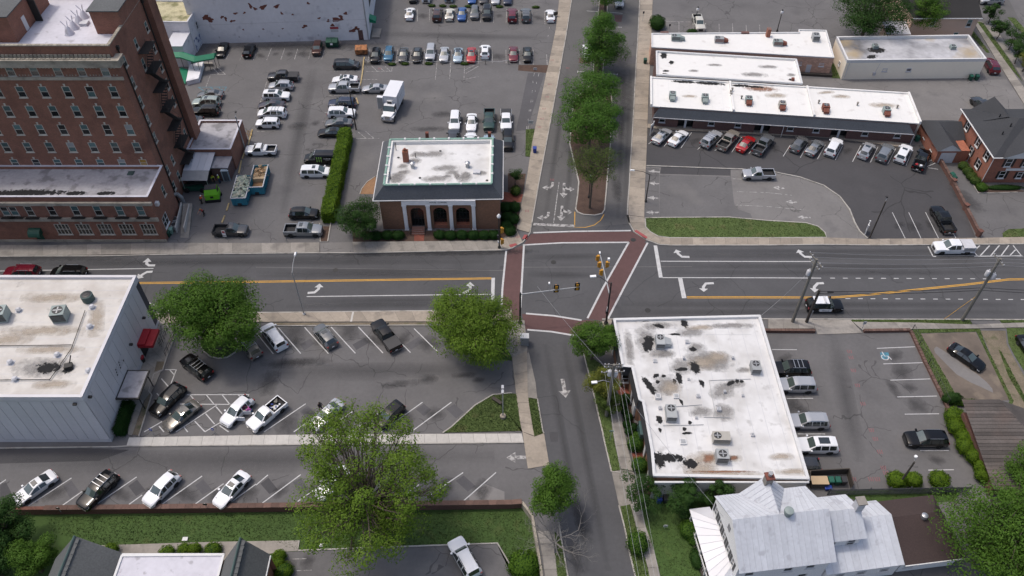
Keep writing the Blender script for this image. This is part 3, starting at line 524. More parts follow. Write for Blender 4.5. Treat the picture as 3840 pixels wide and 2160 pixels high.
for t,u,b in(((26.83,86.25),(25.03,87.87),[(25.71,86.3),(25.23,86.94)]),((45.34,86.25),(43.7,87.87),[(44.29,86.3),(43.85,86.94)]),((29.57,80.8),(27.83,79.03),[(28.39,80.7),(27.91,80)]),((45.69,80.8),(43.89,78.93),[(44.8,80.74),(44.09,80)])):arrow(main_street,t,u,b)
arrow(north_street,(6.81,103.96),(4.96,102.54),[(6.67,103.06),(6.24,102.54)],m=WO);arrow(north_street,(5.85,96.49),(3.95,95.13),[(5.73,95.6),(5.29,95.13)],m=WO)
arrow(north_street,(8.67,103.78),(8.39,99.95),m=WO);arrow(north_street,(8.6,102.8),(10.32,102.16),[(9.18,102.16)],m=WO)
arrow(north_street,(8.1,98.01),(7.7,94.31),m=WO);arrow(north_street,(8.02,97.09),(9.67,96.49),[(8.59,96.49)],m=WO)
arrow(south_street,(6.64,63.39),(6.95,60.37),wd=.5,m=WO);arrow(low_lot,(1.69,51.58),(-0.68,51.53),wd=.5,m=WO)
for p,q in(((24.9,106.64),(22.92,106.93)),((24.42,103.52),(22.61,103.83)),((23.96,99.85),(22,100.02)),((23.52,96.37),(21.38,96.41)),((44.96,102.37),(43.04,102.6)),((46.19,98.86),(44.33,98.99)),((47.42,95.13),(45.29,95.3))):arrow(ne_lot,p,q,wd=.35,m=WO)
for p in([(36.72,104.87),(38.69,104.74)],[(36.91,101.53),(42.01,101.28),(45.76,100.6)],[(36.26,98.18),(41.25,97.81),(46.97,96.97)]):line('stall_line',p,.1,Z1,WO,ne_lot)
# stalls
for q in([(-48.81,146.55),(-48.8,142.02),(-46.08,146.55),(-46.03,142.21),(-43.43,146.36),(-43.32,142.21),(-40.61,146.36),(-40.56,142.39),(-37.93,145.98),(-37.91,142.39),(-34.79,137.95),(-29.56,138.05),(-34.63,129.51),(-29.42,129.68),(-34.41,124.02),(-33.14,124.08),(-34.41,121.25),(-33.7,121.28),(-42.4,121.12),(-41.36,121.12),(-45.54,118.19),(-43.41,118.19),(-43.14,126.63),(-41.58,126.7),(-29.17,135.02),(-26.01,135.02),(-31.15,164.57),(-31.1,164.34)],
          [(-20.55,162.8),(-20.07,157.42),(-17.84,162.8),(-17.52,157.42),(-15.14,162.8),(-14.77,157.21),(-12.34,162.8),(-12.07,157.21),(-9.56,162.58),(-9.38,156.87),(-6.71,162.58),(-6.65,156.87),(-4,162.58),(-3.91,156.79),(-1.16,162.58),(-1.24,156.71),(1.46,162.14),(1.51,156.37),(4.3,162.14),(4.3,156.37),(6.98,161.92),(6.96,156.16)],
          [(-28.78,145.98),(-28.53,140.73),(-25.96,145.98),(-25.76,140.55),(-23.15,145.98),(-23.01,140.73),(-20.39,145.98),(-20.27,140.73),(-17.62,145.98),(-17.62,140.73),(-15,145.98),(-14.87,140.73),(-12.27,145.98),(-12.11,140.73),(-9.47,145.98),(-9.36,140.73),(-6.72,145.98),(-6.65,140.73),(-3.98,145.98),(-3.9,140.92),(-1.23,145.98),(-1.16,140.92),(1.51,145.98),(1.57,140.55),(4.28,145.98),(4.26,140.37),(6.94,144.08),(6.96,140.18),(-14.87,140.73),(-14.79,135.02),(-12.11,140.73),(-12.04,135.02),(-9.36,140.73),(-9.28,135.02)],
          [(-28.47,137.84),(-23.43,137.91),(-23.57,139.28),(-23.52,137.84),(-27.76,140),(-26.34,137.91),(-26.36,139.82),(-24.98,137.91),(-24.97,139.64),(-23.82,137.98),(-9.28,135.02),(-6.47,136.07),(-9.02,137.13),(-6.58,139.82),(-9.08,138.56),(-7.38,140.18),(-47.15,134.32),(-46.76,123.76),(-27.51,116.03),(-23.47,116.09),(-27.41,117.95),(-25.75,116.03),(-26.2,118.25),(-24.34,116.03)],
          [(-58.49,140),(-55.7,136.77),(-55.7,136.77),(-58.6,136.77),(-58.6,136.77),(-58.39,132.43),(-58.57,138.92),(-57.1,136.95),(-56.94,144.26),(-56.94,141.84),(-54.1,144.08),(-54.18,141.84),(-51.47,144.45),(-51.45,142.02),(-55.71,122.05),(-54.26,122.05)]):
    for i in range(0,len(q),2):line('stall_line',[q[i],q[i+1]],.1,Z1,WO,nw_lot)
for q in([(-59.92,132.33),(-54.44,132.4),(-54.44,132.4),(-54.65,130.58),(-59.71,132.26),(-58.22,130.91),(-57.44,132.26),(-55.96,130.91),(-55.92,132.26),(-54.69,131.08)],):
    for i in range(0,len(q),2):line('stall_line',[q[i],q[i+1]],.12,Z1,'blue_paint',nw_lot)
q=[(-35.28,71.15),(-32.27,67.56),(-32.54,72.23),(-28.59,67.64),(-28.88,72.28),(-24.85,67.64),(-25.22,72.37),(-21.2,67.68),(-21.41,72.37),(-17.47,67.73),(-17.84,72.59),(-13.75,67.81),(-13.63,72.08),(-10.02,67.87),(-26.47,59.44),(-30.93,55.19),(-20.31,58.22),(-23.74,55.19),(-15.27,59.6),(-20.02,55.19),(-11.51,59.67),(-16.31,55.19),(-7.8,59.67),(-12.59,55.19),(-22.91,59.52),(-27.21,55.19),(-37.69,59.36),(-41.9,55.19),(-36.58,56.72),(-38.31,55.19),(-34.08,60.89),(-42.11,60.84),(-35.96,59.33),(-42.6,59.39),(-41.73,60.84),(-40.85,59.98),(-39.6,60.84),(-38.28,59.44),(-37.54,60.84),(-36.06,59.21),(-35.48,60.84),(-34.78,60.29),(-37.85,58.98),(-36.82,57.92),(-38.9,57.92),(-37.37,56.35),(-39.99,56.79),(-38.33,55.25),(-41.11,55.91),(-40.42,55.19),(-34.08,60.89),(-34.17,60.45),(-44.27,56.05),(-43.39,55.19),(-36.69,56.13),(-35.34,55.19),(-44.1,56.72),(-45.87,55.19),(-46.16,64.92),(-44.64,64.92),(-44.64,64.92),(-44.69,61.95),(-46.18,63.44),(-44.69,61.95),(-45.48,64.87),(-44.65,64.04),(-46.07,61.08),(-45.58,60.6)]
for i in range(0,len(q),2):line('stall_line',[q[i],q[i+1]],.13,Z1,WP,sw_lot)
q=[(-52.49,48.76),(-56.13,45.11),(-50.46,47.09),(-52.22,45.15),(-44.77,48.89),(-48.39,45.23),(-43.37,46.51),(-44.54,45.27),(-36.99,49.02),(-40.64,45.36),(-34.18,48),(-36.82,45.36),(-30.33,47.94),(-32.91,45.42),(-25.26,49.2),(-29.04,45.49),(-29.17,49.16),(-30.3,47.81),(-21.1,49.2),(-24.97,45.68),(-11.01,47.87),(-13.45,45.72),(-5.85,49.49),(-9.84,46.32),(-1.92,49.5),(-5.63,45.78),(-60.21,48.53),(-63.77,44.54),(-58.55,46.44),(-59.91,44.92)]
for i in range(0,len(q),2):line('stall_line',[q[i],q[i+1]],.13,Z1,WP,low_lot)
for p in([(-29.01,69.2),(-27.77,70.26),(-27,69.38),(-28.21,68.16)],[(-21.81,69.2),(-20.27,70.43),(-19.55,69.55),(-21.14,68.25)],[(-14.48,69.2),(-12.82,70.61),(-12.07,69.64),(-13.72,68.33)],[(-10.75,69.29),(-9.38,70.34),(-8.65,69.38),(-9.95,68.42)],[(-27.03,58.29),(-26.16,59.13),(-24.87,57.84),(-25.81,57.09)],[(-16.17,58.52),(-15.11,59.29),(-13.92,58.14),(-14.92,57.39)],[(-12.25,58.6),(-11.3,59.44),(-10.28,58.52),(-11.15,57.54)],[(-8.38,58.6),(-7.41,59.39),(-6.11,58.14),(-7.05,57.21)]):sheet('patch',p,.010,'patch',sw_lot)
for p in([(-53.08,47.68),(-52.35,48.4),(-50.88,46.96),(-51.67,46.12)],[(-45.38,47.68),(-44.6,48.53),(-43.14,47.09),(-44.03,46.38)],[(-37.47,47.74),(-36.76,48.6),(-35.4,47.22),(-36.28,46.57)],[(-60.6,47.81),(-60.07,48.2),(-58.72,46.7),(-59.72,45.81)],[(-29.81,48),(-29.04,48.8),(-27.59,47.22),(-28.47,46.64)],[(-6.69,48.4),(-5.77,49.1),(-4.3,47.68),(-5.21,46.96)],[(-26.01,48.14),(-25.19,48.8),(-24.13,47.48),(-24.83,46.83)]):sheet('patch',p,.0105,'patch',low_lot)

q=[(25.93,116.92),(23.97,114.47),(29.03,117.65),(26.58,113.75),(31.98,117.8),(29.47,113.32),(34.84,115.89),(32.31,112.9),(37.58,115.02),(35.22,112.53),(40.66,116.47),(38.07,112.05),(43.06,114.47),(40.96,111.69),(48.76,114.18),(46.73,110.93),(51.88,114.47),(49.61,110.57),(54.85,114.18),(52.46,110.19),(57.81,113.9),(55.44,109.91),(61.07,114.04),(58.26,109.47),(63.9,113.61),(61.27,109.28),(66.88,113.18),(64.08,108.79),(69.54,112.62),(67.03,108.33),(60.82,96.41),(60.84,90.35),(63.44,96.41),(63.3,90.35),(66.14,96.41),(66.01,90.39),(68.76,91.36),(68.7,90.39),(72.43,109.14),(70.54,108.11),(72.27,110.1),(71.39,109.55),(72.16,107.38),(70.59,107.79)]
for i in range(0,len(q),2):line('stall_line',[q[i],q[i+1]],.1,Z1,WP,seal_lot)
q=[(35.34,68.33),(38.71,68.3),(35.46,60.26),(38.84,60.29),(49.65,68.54),(54.93,68.82),(49.69,65.88),(55.01,66.08),(49.74,63.18),(55.07,63.39),(49.77,60.5),(54.96,60.64),(49.85,57.84),(54.22,57.9),(49.94,52.52),(53.47,52.52),(49.98,49.81),(53.08,49.87),(35.56,54.9),(38.96,54.9)]
for i in range(0,len(q),2):line('stall_line',[q[i],q[i+1]],.11,Z1,WP,se_lot)
sheet('accessible_mark',[(49.87,67.81),(50.99,67.85),(50.83,66.76),(49.68,66.69)],Z1,'blue_paint',se_lot)
mb=MB();c0=(50.27,67.1)
for i in range(10):a0,a1=R(120+i*26),R(146+i*26);mb.flat([(c0[0]+.52*math.cos(a0),c0[1]-.1+.5*math.sin(a0)),(c0[0]+.52*math.cos(a1),c0[1]-.1+.5*math.sin(a1)),(c0[0]+.4*math.cos(a1),c0[1]-.1+.38*math.sin(a1)),(c0[0]+.4*math.cos(a0),c0[1]-.1+.38*math.sin(a0))],Z2)
mb.flat(strip([(c0[0]-.1,c0[1]+.85),(c0[0],c0[1]+.1),(c0[0]+.5,c0[1]+.1),(c0[0]+.75,c0[1]-.5)],.13),Z2+.001);mb.build('wheelchair_symbol',WP,se_lot)
for i,(x,y)in enumerate([(45.77,67.99),(45.68,66.96),(45.38,64.78),(45.18,62.35),(45.03,59.44),(44.89,55.47),(44.99,54.18),(44.96,52.34),(44.69,50.14),(44.77,49.46),(43.49,48.6),(42.72,48.6),(40.65,48.6),(10.93,138.92),(8,141.84),(7.23,133.12),(6.62,128.92),(5.87,125.03),(5.42,121.89),(4.91,119.3),(2.39,96.61),(0.85,90.57),(6.72,104.61),(-25.97,138.92)]):
    for k in(-.22,0,.22):line('survey_mark',[(x+k,y-.28),(x+k*1.2,y+.28)],.07,Z2+.125 if i>12 and i<22 else Z2,'pink_paint',ground)
for p,m in(([(71.09,88.84),(78.58,88.84),(77.53,86.45),(70.05,86.4)],None),):
    for q in([(63.73,88.53),(63.71,86.34)],[(63.71,86.34),(64.16,86.34)],[(69.97,86.4),(77.31,86.49)],[(70.31,87.27),(70.5,86.4)],[(70.56,87.7),(71.74,88.75)],[(70.92,86.51),(73.26,88.75)],[(72.5,86.51),(74.78,88.79)],[(74.09,86.53),(76.21,88.79)],[(75.46,86.58),(76.82,87.81)],[(76.86,88.79),(77.16,86.49)]):line('hatch_line',q,.16,Z1,WP,main_street)
for q in([(12.82,137.84),(15.8,137.52)],[(17.78,137.2),(20.49,136.81)],[(12.87,138.12),(12.79,137.41)],[(20.56,137.13),(20.43,136.53)],[(16.14,161.92),(18.96,161.48)],[(20.57,161.4),(23.77,160.83)],[(20.05,155.13),(23.06,154.92)],[(13.74,143.7),(16.53,143.62)]):line('stall_line',q,.12,Z2,WP,north_street)
for p in([(13.5,142.95),(15.87,142.76),(15.34,140.73),(13.19,140.92)],[(21.96,160.19),(23.76,160.1),(23.17,157.21),(21.91,157.21)]):sheet('paver_path',p,.015,'crosswalk',north_street)
q=[(32.05,157.42),(38.33,157.13),(35.39,157.21),(34.77,152.87),(38.33,157.13),(37.8,153.08),(41.01,156.79),(40.43,153.08),(43.77,156.58),(43.17,152.87),(46.61,156.58),(45.99,152.87),(49.4,156.16),(48.8,152.67),(52.19,155.95),(51.55,152.47)]
for i in range(0,len(q),2):line('stall_line',[q[i],q[i+1]],.1,Z1,WO,far_lot)
q=[(7.9,155.13),(7.79,154.38),(7.54,151.86),(7.44,151.14),(4.36,137.3),(4.2,136.14),(5.27,137.2),(5.04,135.89),(4.02,134.5),(4.04,133.8),(4.74,134.15),(4.69,133.46),(3.87,131.25),(3.8,130.58),(4.45,131.42),(4.4,130.75),(3.57,128.1),(3.52,127.28),(3.9,128.1),(3.85,127.35),(3.21,125.03),(3.14,124.33),(3.48,125.03),(3.43,124.33),(2.98,122.05),(2.92,121.43),(2.68,119.75),(2.63,118.85),(2.95,119.75),(2.9,118.91)]
for i in range(0,len(q),2):line('stall_line',[q[i],q[i+1]],.09,Z1,WO,nw_lot)
q=[(-24.97,39.14),(-22.98,39.2),(-24.49,37.77),(-22.19,37.88)]
for i in range(0,len(q),2):line('stall_line',[q[i],q[i+1]],.09,LOW+.03,WO,drive)
for q in([(-29.5,142.95),(-29.28,138.92)],[(-29.23,138.92),(-29.04,135.02)],[(-29.04,135.02),(-29,132.26)],[(-46.34,109.69),(-45.95,106.19)],[(-45.73,102.8),(-45.76,101.53)],[(-45.77,98.54),(-45.7,96.73)],[(-45.72,95.53),(-45.74,93.89)],[(-29.18,128.59),(-28.55,126.63)],[(-46.44,118.55),(-46.16,114.18)],[(-46.3,112.47),(-46.3,110.24)]):  # timber wheel stops
    s=strip(q,.22);MB().prism([s[0],s[1],s[2],s[3]],0,.16).build('wheel_stop','wheel_stop',nw_lot)

def stain(parent,p,rx,ry,a=0,m='oil',z=.0165,name='oil_stain'):
    o=MB().flat(patchy((0,0),rx,ry),0).build(name,m,parent);o.location=(p[0],p[1],z+random.uniform(0,.0012));o.rotation_euler=(0,0,a);return o
for p,rx,ry,a,q in(((7.04,38.8),.5,1.2,.2,south_street),((7.86,43.43),.5,1.8,.3,south_street),((-30.03,71.41),1.0,1.2,.5,sw_lot),((-22.55,71.59),.9,1.1,.5,sw_lot),((-28.18,56.35),1.0,1.1,.5,sw_lot),((17.22,102.29),.5,2.0,0,north_street),((19.38,118.55),.5,1.6,0,north_street),((21.91,143.7),1.2,2.6,0,north_street),((20.78,131.59),1.3,4,0,north_street),((-30.28,65.95),2.0,.5,0,sw_lot),((-27.68,66.28),2.2,.45,0,sw_lot),((-14.91,62.51),1.6,.4,.1,sw_lot),((-10.94,63.31),.8,.5,0,sw_lot),((-31.86,62.67),.8,1.2,0,sw_lot),((-6.25,63.96),1.0,.3,0,sw_lot),((-4.39,63.15),.5,.3,0,sw_lot),((-12.66,123.45),1.4,.6,0,nw_lot),((-38.37,119.75),1.2,.7,0,nw_lot),((-14.71,118.85),2.2,.5,0,nw_lot),((73.95,99.53),1,2,.4,seal_lot),((49.71,61.87),.4,1.0,.2,se_lot),((-22.79,38.8),.5,.6,0,drive),((-24.81,38.34),.5,.5,0,drive)):stain(q,p,rx,ry,a,z=.0165 if q is not drive else LOW+.03)
stain(main_street,(-12.48,87.16),9.5,.42,R(1),z=.0175,name='gutter_stain');stain(main_street,(-19.27,87.09),5,.4,R(1),z=.0177,name='gutter_stain');stain(main_street,(-5.68,87.27),5,.4,R(1.5),z=.0179,name='gutter_stain');stain(main_street,(-71.34,86.02),8,.4,0,z=.0175,name='gutter_stain');stain(nw_lot,(-41.95,147.13),12,.9,R(1),z=.0125,name='moss_shade_stain');stain(nw_lot,(-27.06,140.73),3,.6,0,z=.0125)  # dark band along the white wall's foot paints the wall's shade with moss
k=0
for q,c in((sw_lot,[(-29.65,69.38),(-26.17,70.08),(-19.04,69.9),(-14.97,70.08),(-11.5,69.38),(-25.46,57.99),(-17.95,57.54),(-13.81,57.69),(-9.79,57.84)]),(low_lot,[(-57.04,46.32),(-53.58,46.7),(-49.64,46.44),(-46.11,46.7),(-42.3,46.44),(-38.41,46.7),(-34.61,46.44),(-30.95,46.7),(-27.22,47.09),(-23.12,47.09),(-7.93,47.35),(-3.83,47.48),(-3.22,46.7)]),(nw_lot,[(-19.07,159.76),(-2.68,159.76),(5.73,158.9),(-2.7,143.32),(-50.31,143.7),(-47.44,144.26),(-44.64,144.26),(-41.85,144.26),(-35.49,120.67),(-44.82,136.07),(-30.95,124.08),(-35.11,106.45),(-33.84,92.39),(-32.99,96.37),(-5.87,121.28),(-8.75,121.28),(-2.63,121.28)]),(seal_lot,[(32.38,115.31),(45.69,113.32),(58.28,112.47),(63.17,93.08),(60.9,93.31),(65.9,93.31)]),(se_lot,[(36.56,66.62),(35.98,59.21),(37.06,58.45),(51.75,67.3),(51.66,64.62),(51.96,62.03),(51.9,59.21),(51.54,51.23)])):
    for p in c:k+=1;stain(q,p,random.uniform(.4,.9),random.uniform(.4,1.0),random.uniform(0,3),z=.0125 if q is not nw_lot else.0125)
for q,a,b,w_ in((main_street,(-72.43,85.02),(-4.15,86.19),.7),(main_street,(-72.25,84.6),(-4.12,85.13),.7),(main_street,(-38.02,83.04),(-3.34,83.14),.7),(main_street,(-37.84,82.22),(-3.32,82.42),.7),(main_street,(-29.59,77.08),(-3.94,77.47),.7),(main_street,(-32.25,76.13),(-3.92,76.51),.7),(main_street,(23.45,87.37),(76.79,87.37),.7),(main_street,(23.32,86.4),(76.27,86.19),.7),(main_street,(23.03,84.18),(75.36,84.08),.7),(main_street,(22.85,82.83),(74.83,82.83),.7),(main_street,(15.62,76.51),(72.05,76.41),.7),(main_street,(15.48,74.99),(71.44,74.99),.7),(main_street,(2.25,85.98),(15.04,86.4),.8),(main_street,(2.21,82.42),(13.22,82.22),.8),(south_street,(4.49,69.38),(8.26,37.33),.6),(south_street,(7.07,69.38),(10.44,37.33),.6),(north_street,(10.91,138.56),(5.2,94.94),.6),(north_street,(12.09,131.59),(8.52,94.94),.6),(north_street,(22.01,138.56),(16.72,94.94),.6),(north_street,(23.18,138.56),(17.66,94.94),.6),(sw_lot,(-32.63,64.45),(-3.64,64.62),1.6),(low_lot,(-60.6,50.55),(-2.12,51.37),1.8),(nw_lot,(-27.33,151.86),(7.17,150.26),1.5),(se_lot,(44.06,70.08),(41.82,50.96),1.4),(nw_lot,(-39.27,138.56),(-36.92,96.13),1.4)):
    o=MB().flat([(-.5,-w_),(.5,-w_),(.5,w_),(-.5,w_)],0).build('tyre_track','tyre_track',q);o.location=(*lerp(a,b,.5),.0172);o.rotation_euler=(0,0,math.atan2(b[1]-a[1],b[0]-a[0]));o.scale=(math.dist(a,b),1,1)

# ---------------------------------------------------------------- buildings
def part(mb,name,m,parent,smooth=0):
    """a part modelled in world metres, under a thing that is not rotated"""
    o=mb.build(name,m,parent,smooth);o.location=(-parent.location.x,-parent.location.y,-parent.location.z);return o
def wall(parent,name,m,o,u,L_,z0,z1,ops=(),inn=(0,1),depth=.18,world=True):
    """wall from o along unit u, holes ops=(a,b,za,zb) cut clean through with reveals going inwards"""
    xs=sorted({0,L_}|{q for p in ops for q in p[:2]});zs=sorted({z0,z1}|{q for p in ops for q in p[2:4]});mb=MB()
    P=lambda a,z,d=0:(o[0]+u[0]*a+inn[0]*d,o[1]+u[1]*a+inn[1]*d,z)
    for i in range(len(xs)-1):
        for j in range(len(zs)-1):
            a,b,c,d=xs[i],xs[i+1],zs[j],zs[j+1]
            if any(p[0]<=a+1e-4 and b<=p[1]+1e-4 and p[2]<=c+1e-4 and d<=p[3]+1e-4 for p in ops):continue
            mb.poly([P(a,c),P(b,c),P(b,d),P(a,d)])
    for a,b,c,d in(p[:4]for p in ops):
        for q in(((a,c),(b,c)),((b,c),(b,d)),((b,d),(a,d)),((a,d),(a,c))):mb.poly([P(*q[0]),P(*q[1]),P(*q[1],depth),P(*q[0],depth)])
    return part(mb,name,m,parent)if world else mb.build(name,m,parent)
_wc={}
def window(parent,x,y,z,w_,h,rz=0,frame='frame_stone',panes=('pane_teal','pane'),sill=True,key=False,mull=0,shutters=None,world=True,t=.08):
    """sash window: frame with a pane in each sash, sill and keystone as pieces of the window; outside is local -y"""
    k=(w_,h,mull,t)
    if k not in _wc:
        b=MB();b.box(-w_/2,-w_/2+t,-.03,.1,0,h);b.box(w_/2-t,w_/2,-.03,.1,0,h);b.box(-w_/2+t,w_/2-t,-.03,.1,h-t,h);b.box(-w_/2+t,w_/2-t,-.03,.1,0,t);b.box(-w_/2+t,w_/2-t,-.01,.09,h/2-.035,h/2+.035)
        for i in range(mull):q=-w_/2+w_*(i+1)/(mull+1);b.box(q-.045,q+.045,-.02,.095,t,h-t)
        f=b.mesh('window',0);p1=MB().box(-w_/2+t,w_/2-t,.03,.06,.0,h/2-t-.035).mesh('pane')
        s_=MB().box(-w_/2-.09,w_/2+.09,-.12,.06,-.14,0).mesh('sill');kk=MB().add([(-.09,-.06,0),(.09,-.06,0),(.15,-.06,.42),(-.15,-.06,.42),(-.09,.05,0),(.09,.05,0),(.15,.05,.42),(-.15,.05,.42)],[(0,1,2,3),(1,5,6,2),(0,3,7,4),(3,2,6,7),(0,4,5,1)]).mesh('keystone')
        _wc[k]=(f,p1,s_,kk)
    f,p1,s_,kk=_wc[k]
    loc=(x-parent.location.x,y-parent.location.y,z-parent.location.z)if world else(x,y,z)
    o=inst('window',f,frame,parent,loc,rz)
    inst('pane',p1,panes[1],o,(0,0,t));inst('pane',p1,panes[0],o,(0,0,h/2+.035))
    if sill:inst('sill',s_,frame if frame!='iron' else 'stone',o)
    if key:inst('keystone',kk,'frame_stone',o,(0,0,h))
    if shutters:
        for sx in(-1,1):MB().box(sx*(w_/2+.05),sx*(w_/2+.42),-.05,-.004,0,h).build('shutter',shutters,o)
    return o
def flatroof(parent,p,z,m,parapet=.45,cope='trim',pm='trim',wd=.3,world=True,name='roof'):
    """flat roof sheet with a raised parapet and coping round it"""
    p=ccw(p);mb=MB().flat(p,z);pb=MB();cb=MB();n=len(p)
    ins=[]
    for i in range(n):
        a,b,c=p[i-1],p[i],p[(i+1)%n];o1=offset(a,b,wd);o2=offset(b,c,wd);d=1+(o1[0]*o2[0]+o1[1]*o2[1])/wd/wd
        ins.append((b[0]+(o1[0]+o2[0])/max(d,.3),b[1]+(o1[1]+o2[1])/max(d,.3)))
    for i in range(n):
        j=(i+1)%n;pb.prism([p[i],p[j],ins[j],ins[i]],z-.005,z+parapet-.06)
        ou=offset(p[i],p[j],-.04);cb.prism([(p[i][0]+ou[0],p[i][1]+ou[1]),(p[j][0]+ou[0],p[j][1]+ou[1]),ins[j],ins[i]],z+parapet-.06,z+parapet)
    f=(lambda b,nm,mm:part(b,nm,mm,parent))if world else(lambda b,nm,mm:b.build(nm,mm,parent))
    r_=f(mb,name,m)
    if parapet:f(pb,'parapet',pm);f(cb,'coping',cope)
    return r_
def marks(parent,items,z,m,world=True,name='stain',j=.4):
    for i,(c,rx,ry,a)in enumerate(items):
        mb=MB().flat(patchy((0,0),rx,ry),0);o=mb.build(name,m,parent);o.rotation_euler=(0,0,a)
        o.location=(c[0]-(parent.location.x if world else 0),c[1]-(parent.location.y if world else 0),z-(parent.location.z if world else 0)+.002*(i%5))
def hsheet(parent,name,m,pts,th=.0):return part(MB().poly(pts),name,m,parent)

# ---- the tall brick hotel
HX,PX,HY,PY=-54.,-53.2,97.,89.6
hotel=thing('hotel','tall dark red brick hotel with stone cornices filling the top left corner','building',(-72,97,0))
cols=[-55.95-3.255*i for i in range(11)]
rows=[(8.72,1.42),(11.5,1.75),(14.65,1.78),(17.8,1.85),(21.05,1.78),(24.45,1.6)]
x0=-92
part(MB().box(x0,PX,PY,PY+.02,0,.001),'plinth_line','stone',hotel)
ops=[(c-.56-x0,c+.56-x0,z,z+h)for z,h in rows for c in cols]
wall(hotel,'wall','brick_hotel',(x0,HY),(1,0),HX-x0,8.4,27.79,ops)
k=0
for z,h in rows:
    for c in cols:
        k+=1;r_=random.Random(k).random();top='pane_teal' if r_<.7 else('pane' if r_<.9 else 'blind');bot='pane' if r_<.8 else 'pane_teal'
        if z<9 and c>-56.5:top=bot='board'
        window(hotel,c,HY+.03,z,1.12,h,0,'frame_stone',(top,bot),True,z<24)
ys=[(99.4,rows[1:],1.0),(104.3,rows[4:],.9),(109.1,rows[1:],.9)]
eops=[(y-w_/2-HY,y+w_/2-HY,z,z+h)for y,rr,w_ in ys for z,h in rr]+[(y-.45-HY,y+.45-HY,z,z+1.6)for y in(99.4,102,109.1)for z in(2.2,5.4)]
wall(hotel,'wall','brick_hotel',(HX,HY),(0,1),13.5,0,27.79,eops,(-1,0))
for a,b,z,z1 in eops:window(hotel,HX-.03,HY+(a+b)/2,z,b-a,z1-z,R(90),'frame_stone',('pane_teal','pane'))
part(MB().box(HX-.5,HX+.85,110.5,113,0,29.3),'pilaster','brick_hotel',hotel)
wall(hotel,'wall','brick_hotel',(x0,113),(1,0),HX-x0,0,27.79,());wall(hotel,'wall','brick_hotel',(x0,PY),(0,1),113-PY,0,27.79,(),(1,0))
flatroof(hotel,[(x0,HY),(HX,HY),(HX,113),(x0,113)],27.8,'roof_lilac',1.3,'stone','brick_hotel',.35)
part(MB().box(x0,HX+.8,HY-.75,HY-.003,26.2,27.25),'cornice','stone',hotel);part(MB().box(x0,HX+.95,HY-.95,HY-.003,27.25,27.42),'cornice_ledge','stone',hotel)
part(MB().box(HX+.003,HX+.8,HY,HY+.9,26.2,27.25).box(HX+.003,HX+.95,HY,HY+.95,27.25,27.42),'cornice_return','stone',hotel)
part(MB().box(x0,HX+.25,HY-.2,HY-.003,23.93,24.4),'belt_course','stone',hotel)
bm_=MB().box(-.21,.21,-.1,.1,0,.42).mesh('cornice_block');bm2=MB().box(-.19,.19,-.12,.12,0,.1).mesh('cornice_tile')
for i in range(44):inst('cornice_block',bm_,'stone_piece',hotel,(-54.5-i*.55+72,-.14,27.45));inst('cornice_tile',bm2,'stone_piece',hotel,(-54.4-i*.55+72,-.62,27.425))
tile_m=MB().box(-.27,.27,-.22,.22,0,.09).mesh('coping_tile')
for i in range(44):inst('coping_tile',tile_m,'stone_piece',hotel,(-54.3-i*.58+72,.16,29.1))
for i in range(9):inst('coping_tile',tile_m,'stone_piece',hotel,(HX-.17+72,.5+i*.58,29.1),R(90))
dm=MB().box(-.09,.09,-.03,0,-.09,.09).mesh('stone_boss')
for c in cols:
    for dx in(-1.0,1.0,-1.45,1.45)[:4]:
        for z in(24.62,25.75):inst('stone_boss',dm,'stone_piece',hotel,(c+dx+72,-.001,z))
for y,z1 in((98.7,27.6),(110.1,28.5)):part(MB().tube((HX+.12,y,0),(HX+.12,y,z1),.09,n=6).box(HX+.003,HX+.35,y-.2,y+.2,z1,z1+.5),'downpipe','iron',hotel)
for bx,nm in(((-57.9,HX+.02,102.4,112,27.8,31.2),'penthouse'),((-84,-68,100.1,111,27.8,31.6),'penthouse')):
    p_=part(MB().box(*bx),nm,'brick_hotel',hotel);q_=MB().box(bx[0]-.25,bx[1]+.25,bx[2]-.25,bx[3]+.25,bx[5],bx[5]+.14).build('penthouse_roof','slate_green',p_)
part(MB().box(-67.995,-67.95,103,103.9,27.9,29.9),'penthouse_door','trim',hotel);part(MB().box(-68.6,-67.0,106,106.2,27.8,31),'roof_pipe','iron',hotel)
for x,y in((-61.8,102.4),(-61.7,103.9),(-61.55,105.5),(-61.4,107)):
    c_=part(MB().lathe([(.72,0),(.6,.25),(.22,1.1),(.16,1.15)],10,(x,y,27.8)),'roof_ventilator','roof_lilac',hotel,50)
    MB().tube((x-.1,y,28.9),(x-.55,y,29.7),.06,n=5).tube((x+.1,y,28.9),(x+.35,y,29.8),.06,n=5).build('spike','roof_lilac',c_)
part(MB().box(-61.2,-60.1,104.5,105.6,27.8,28.2),'roof_hatch','trim_grey',hotel)
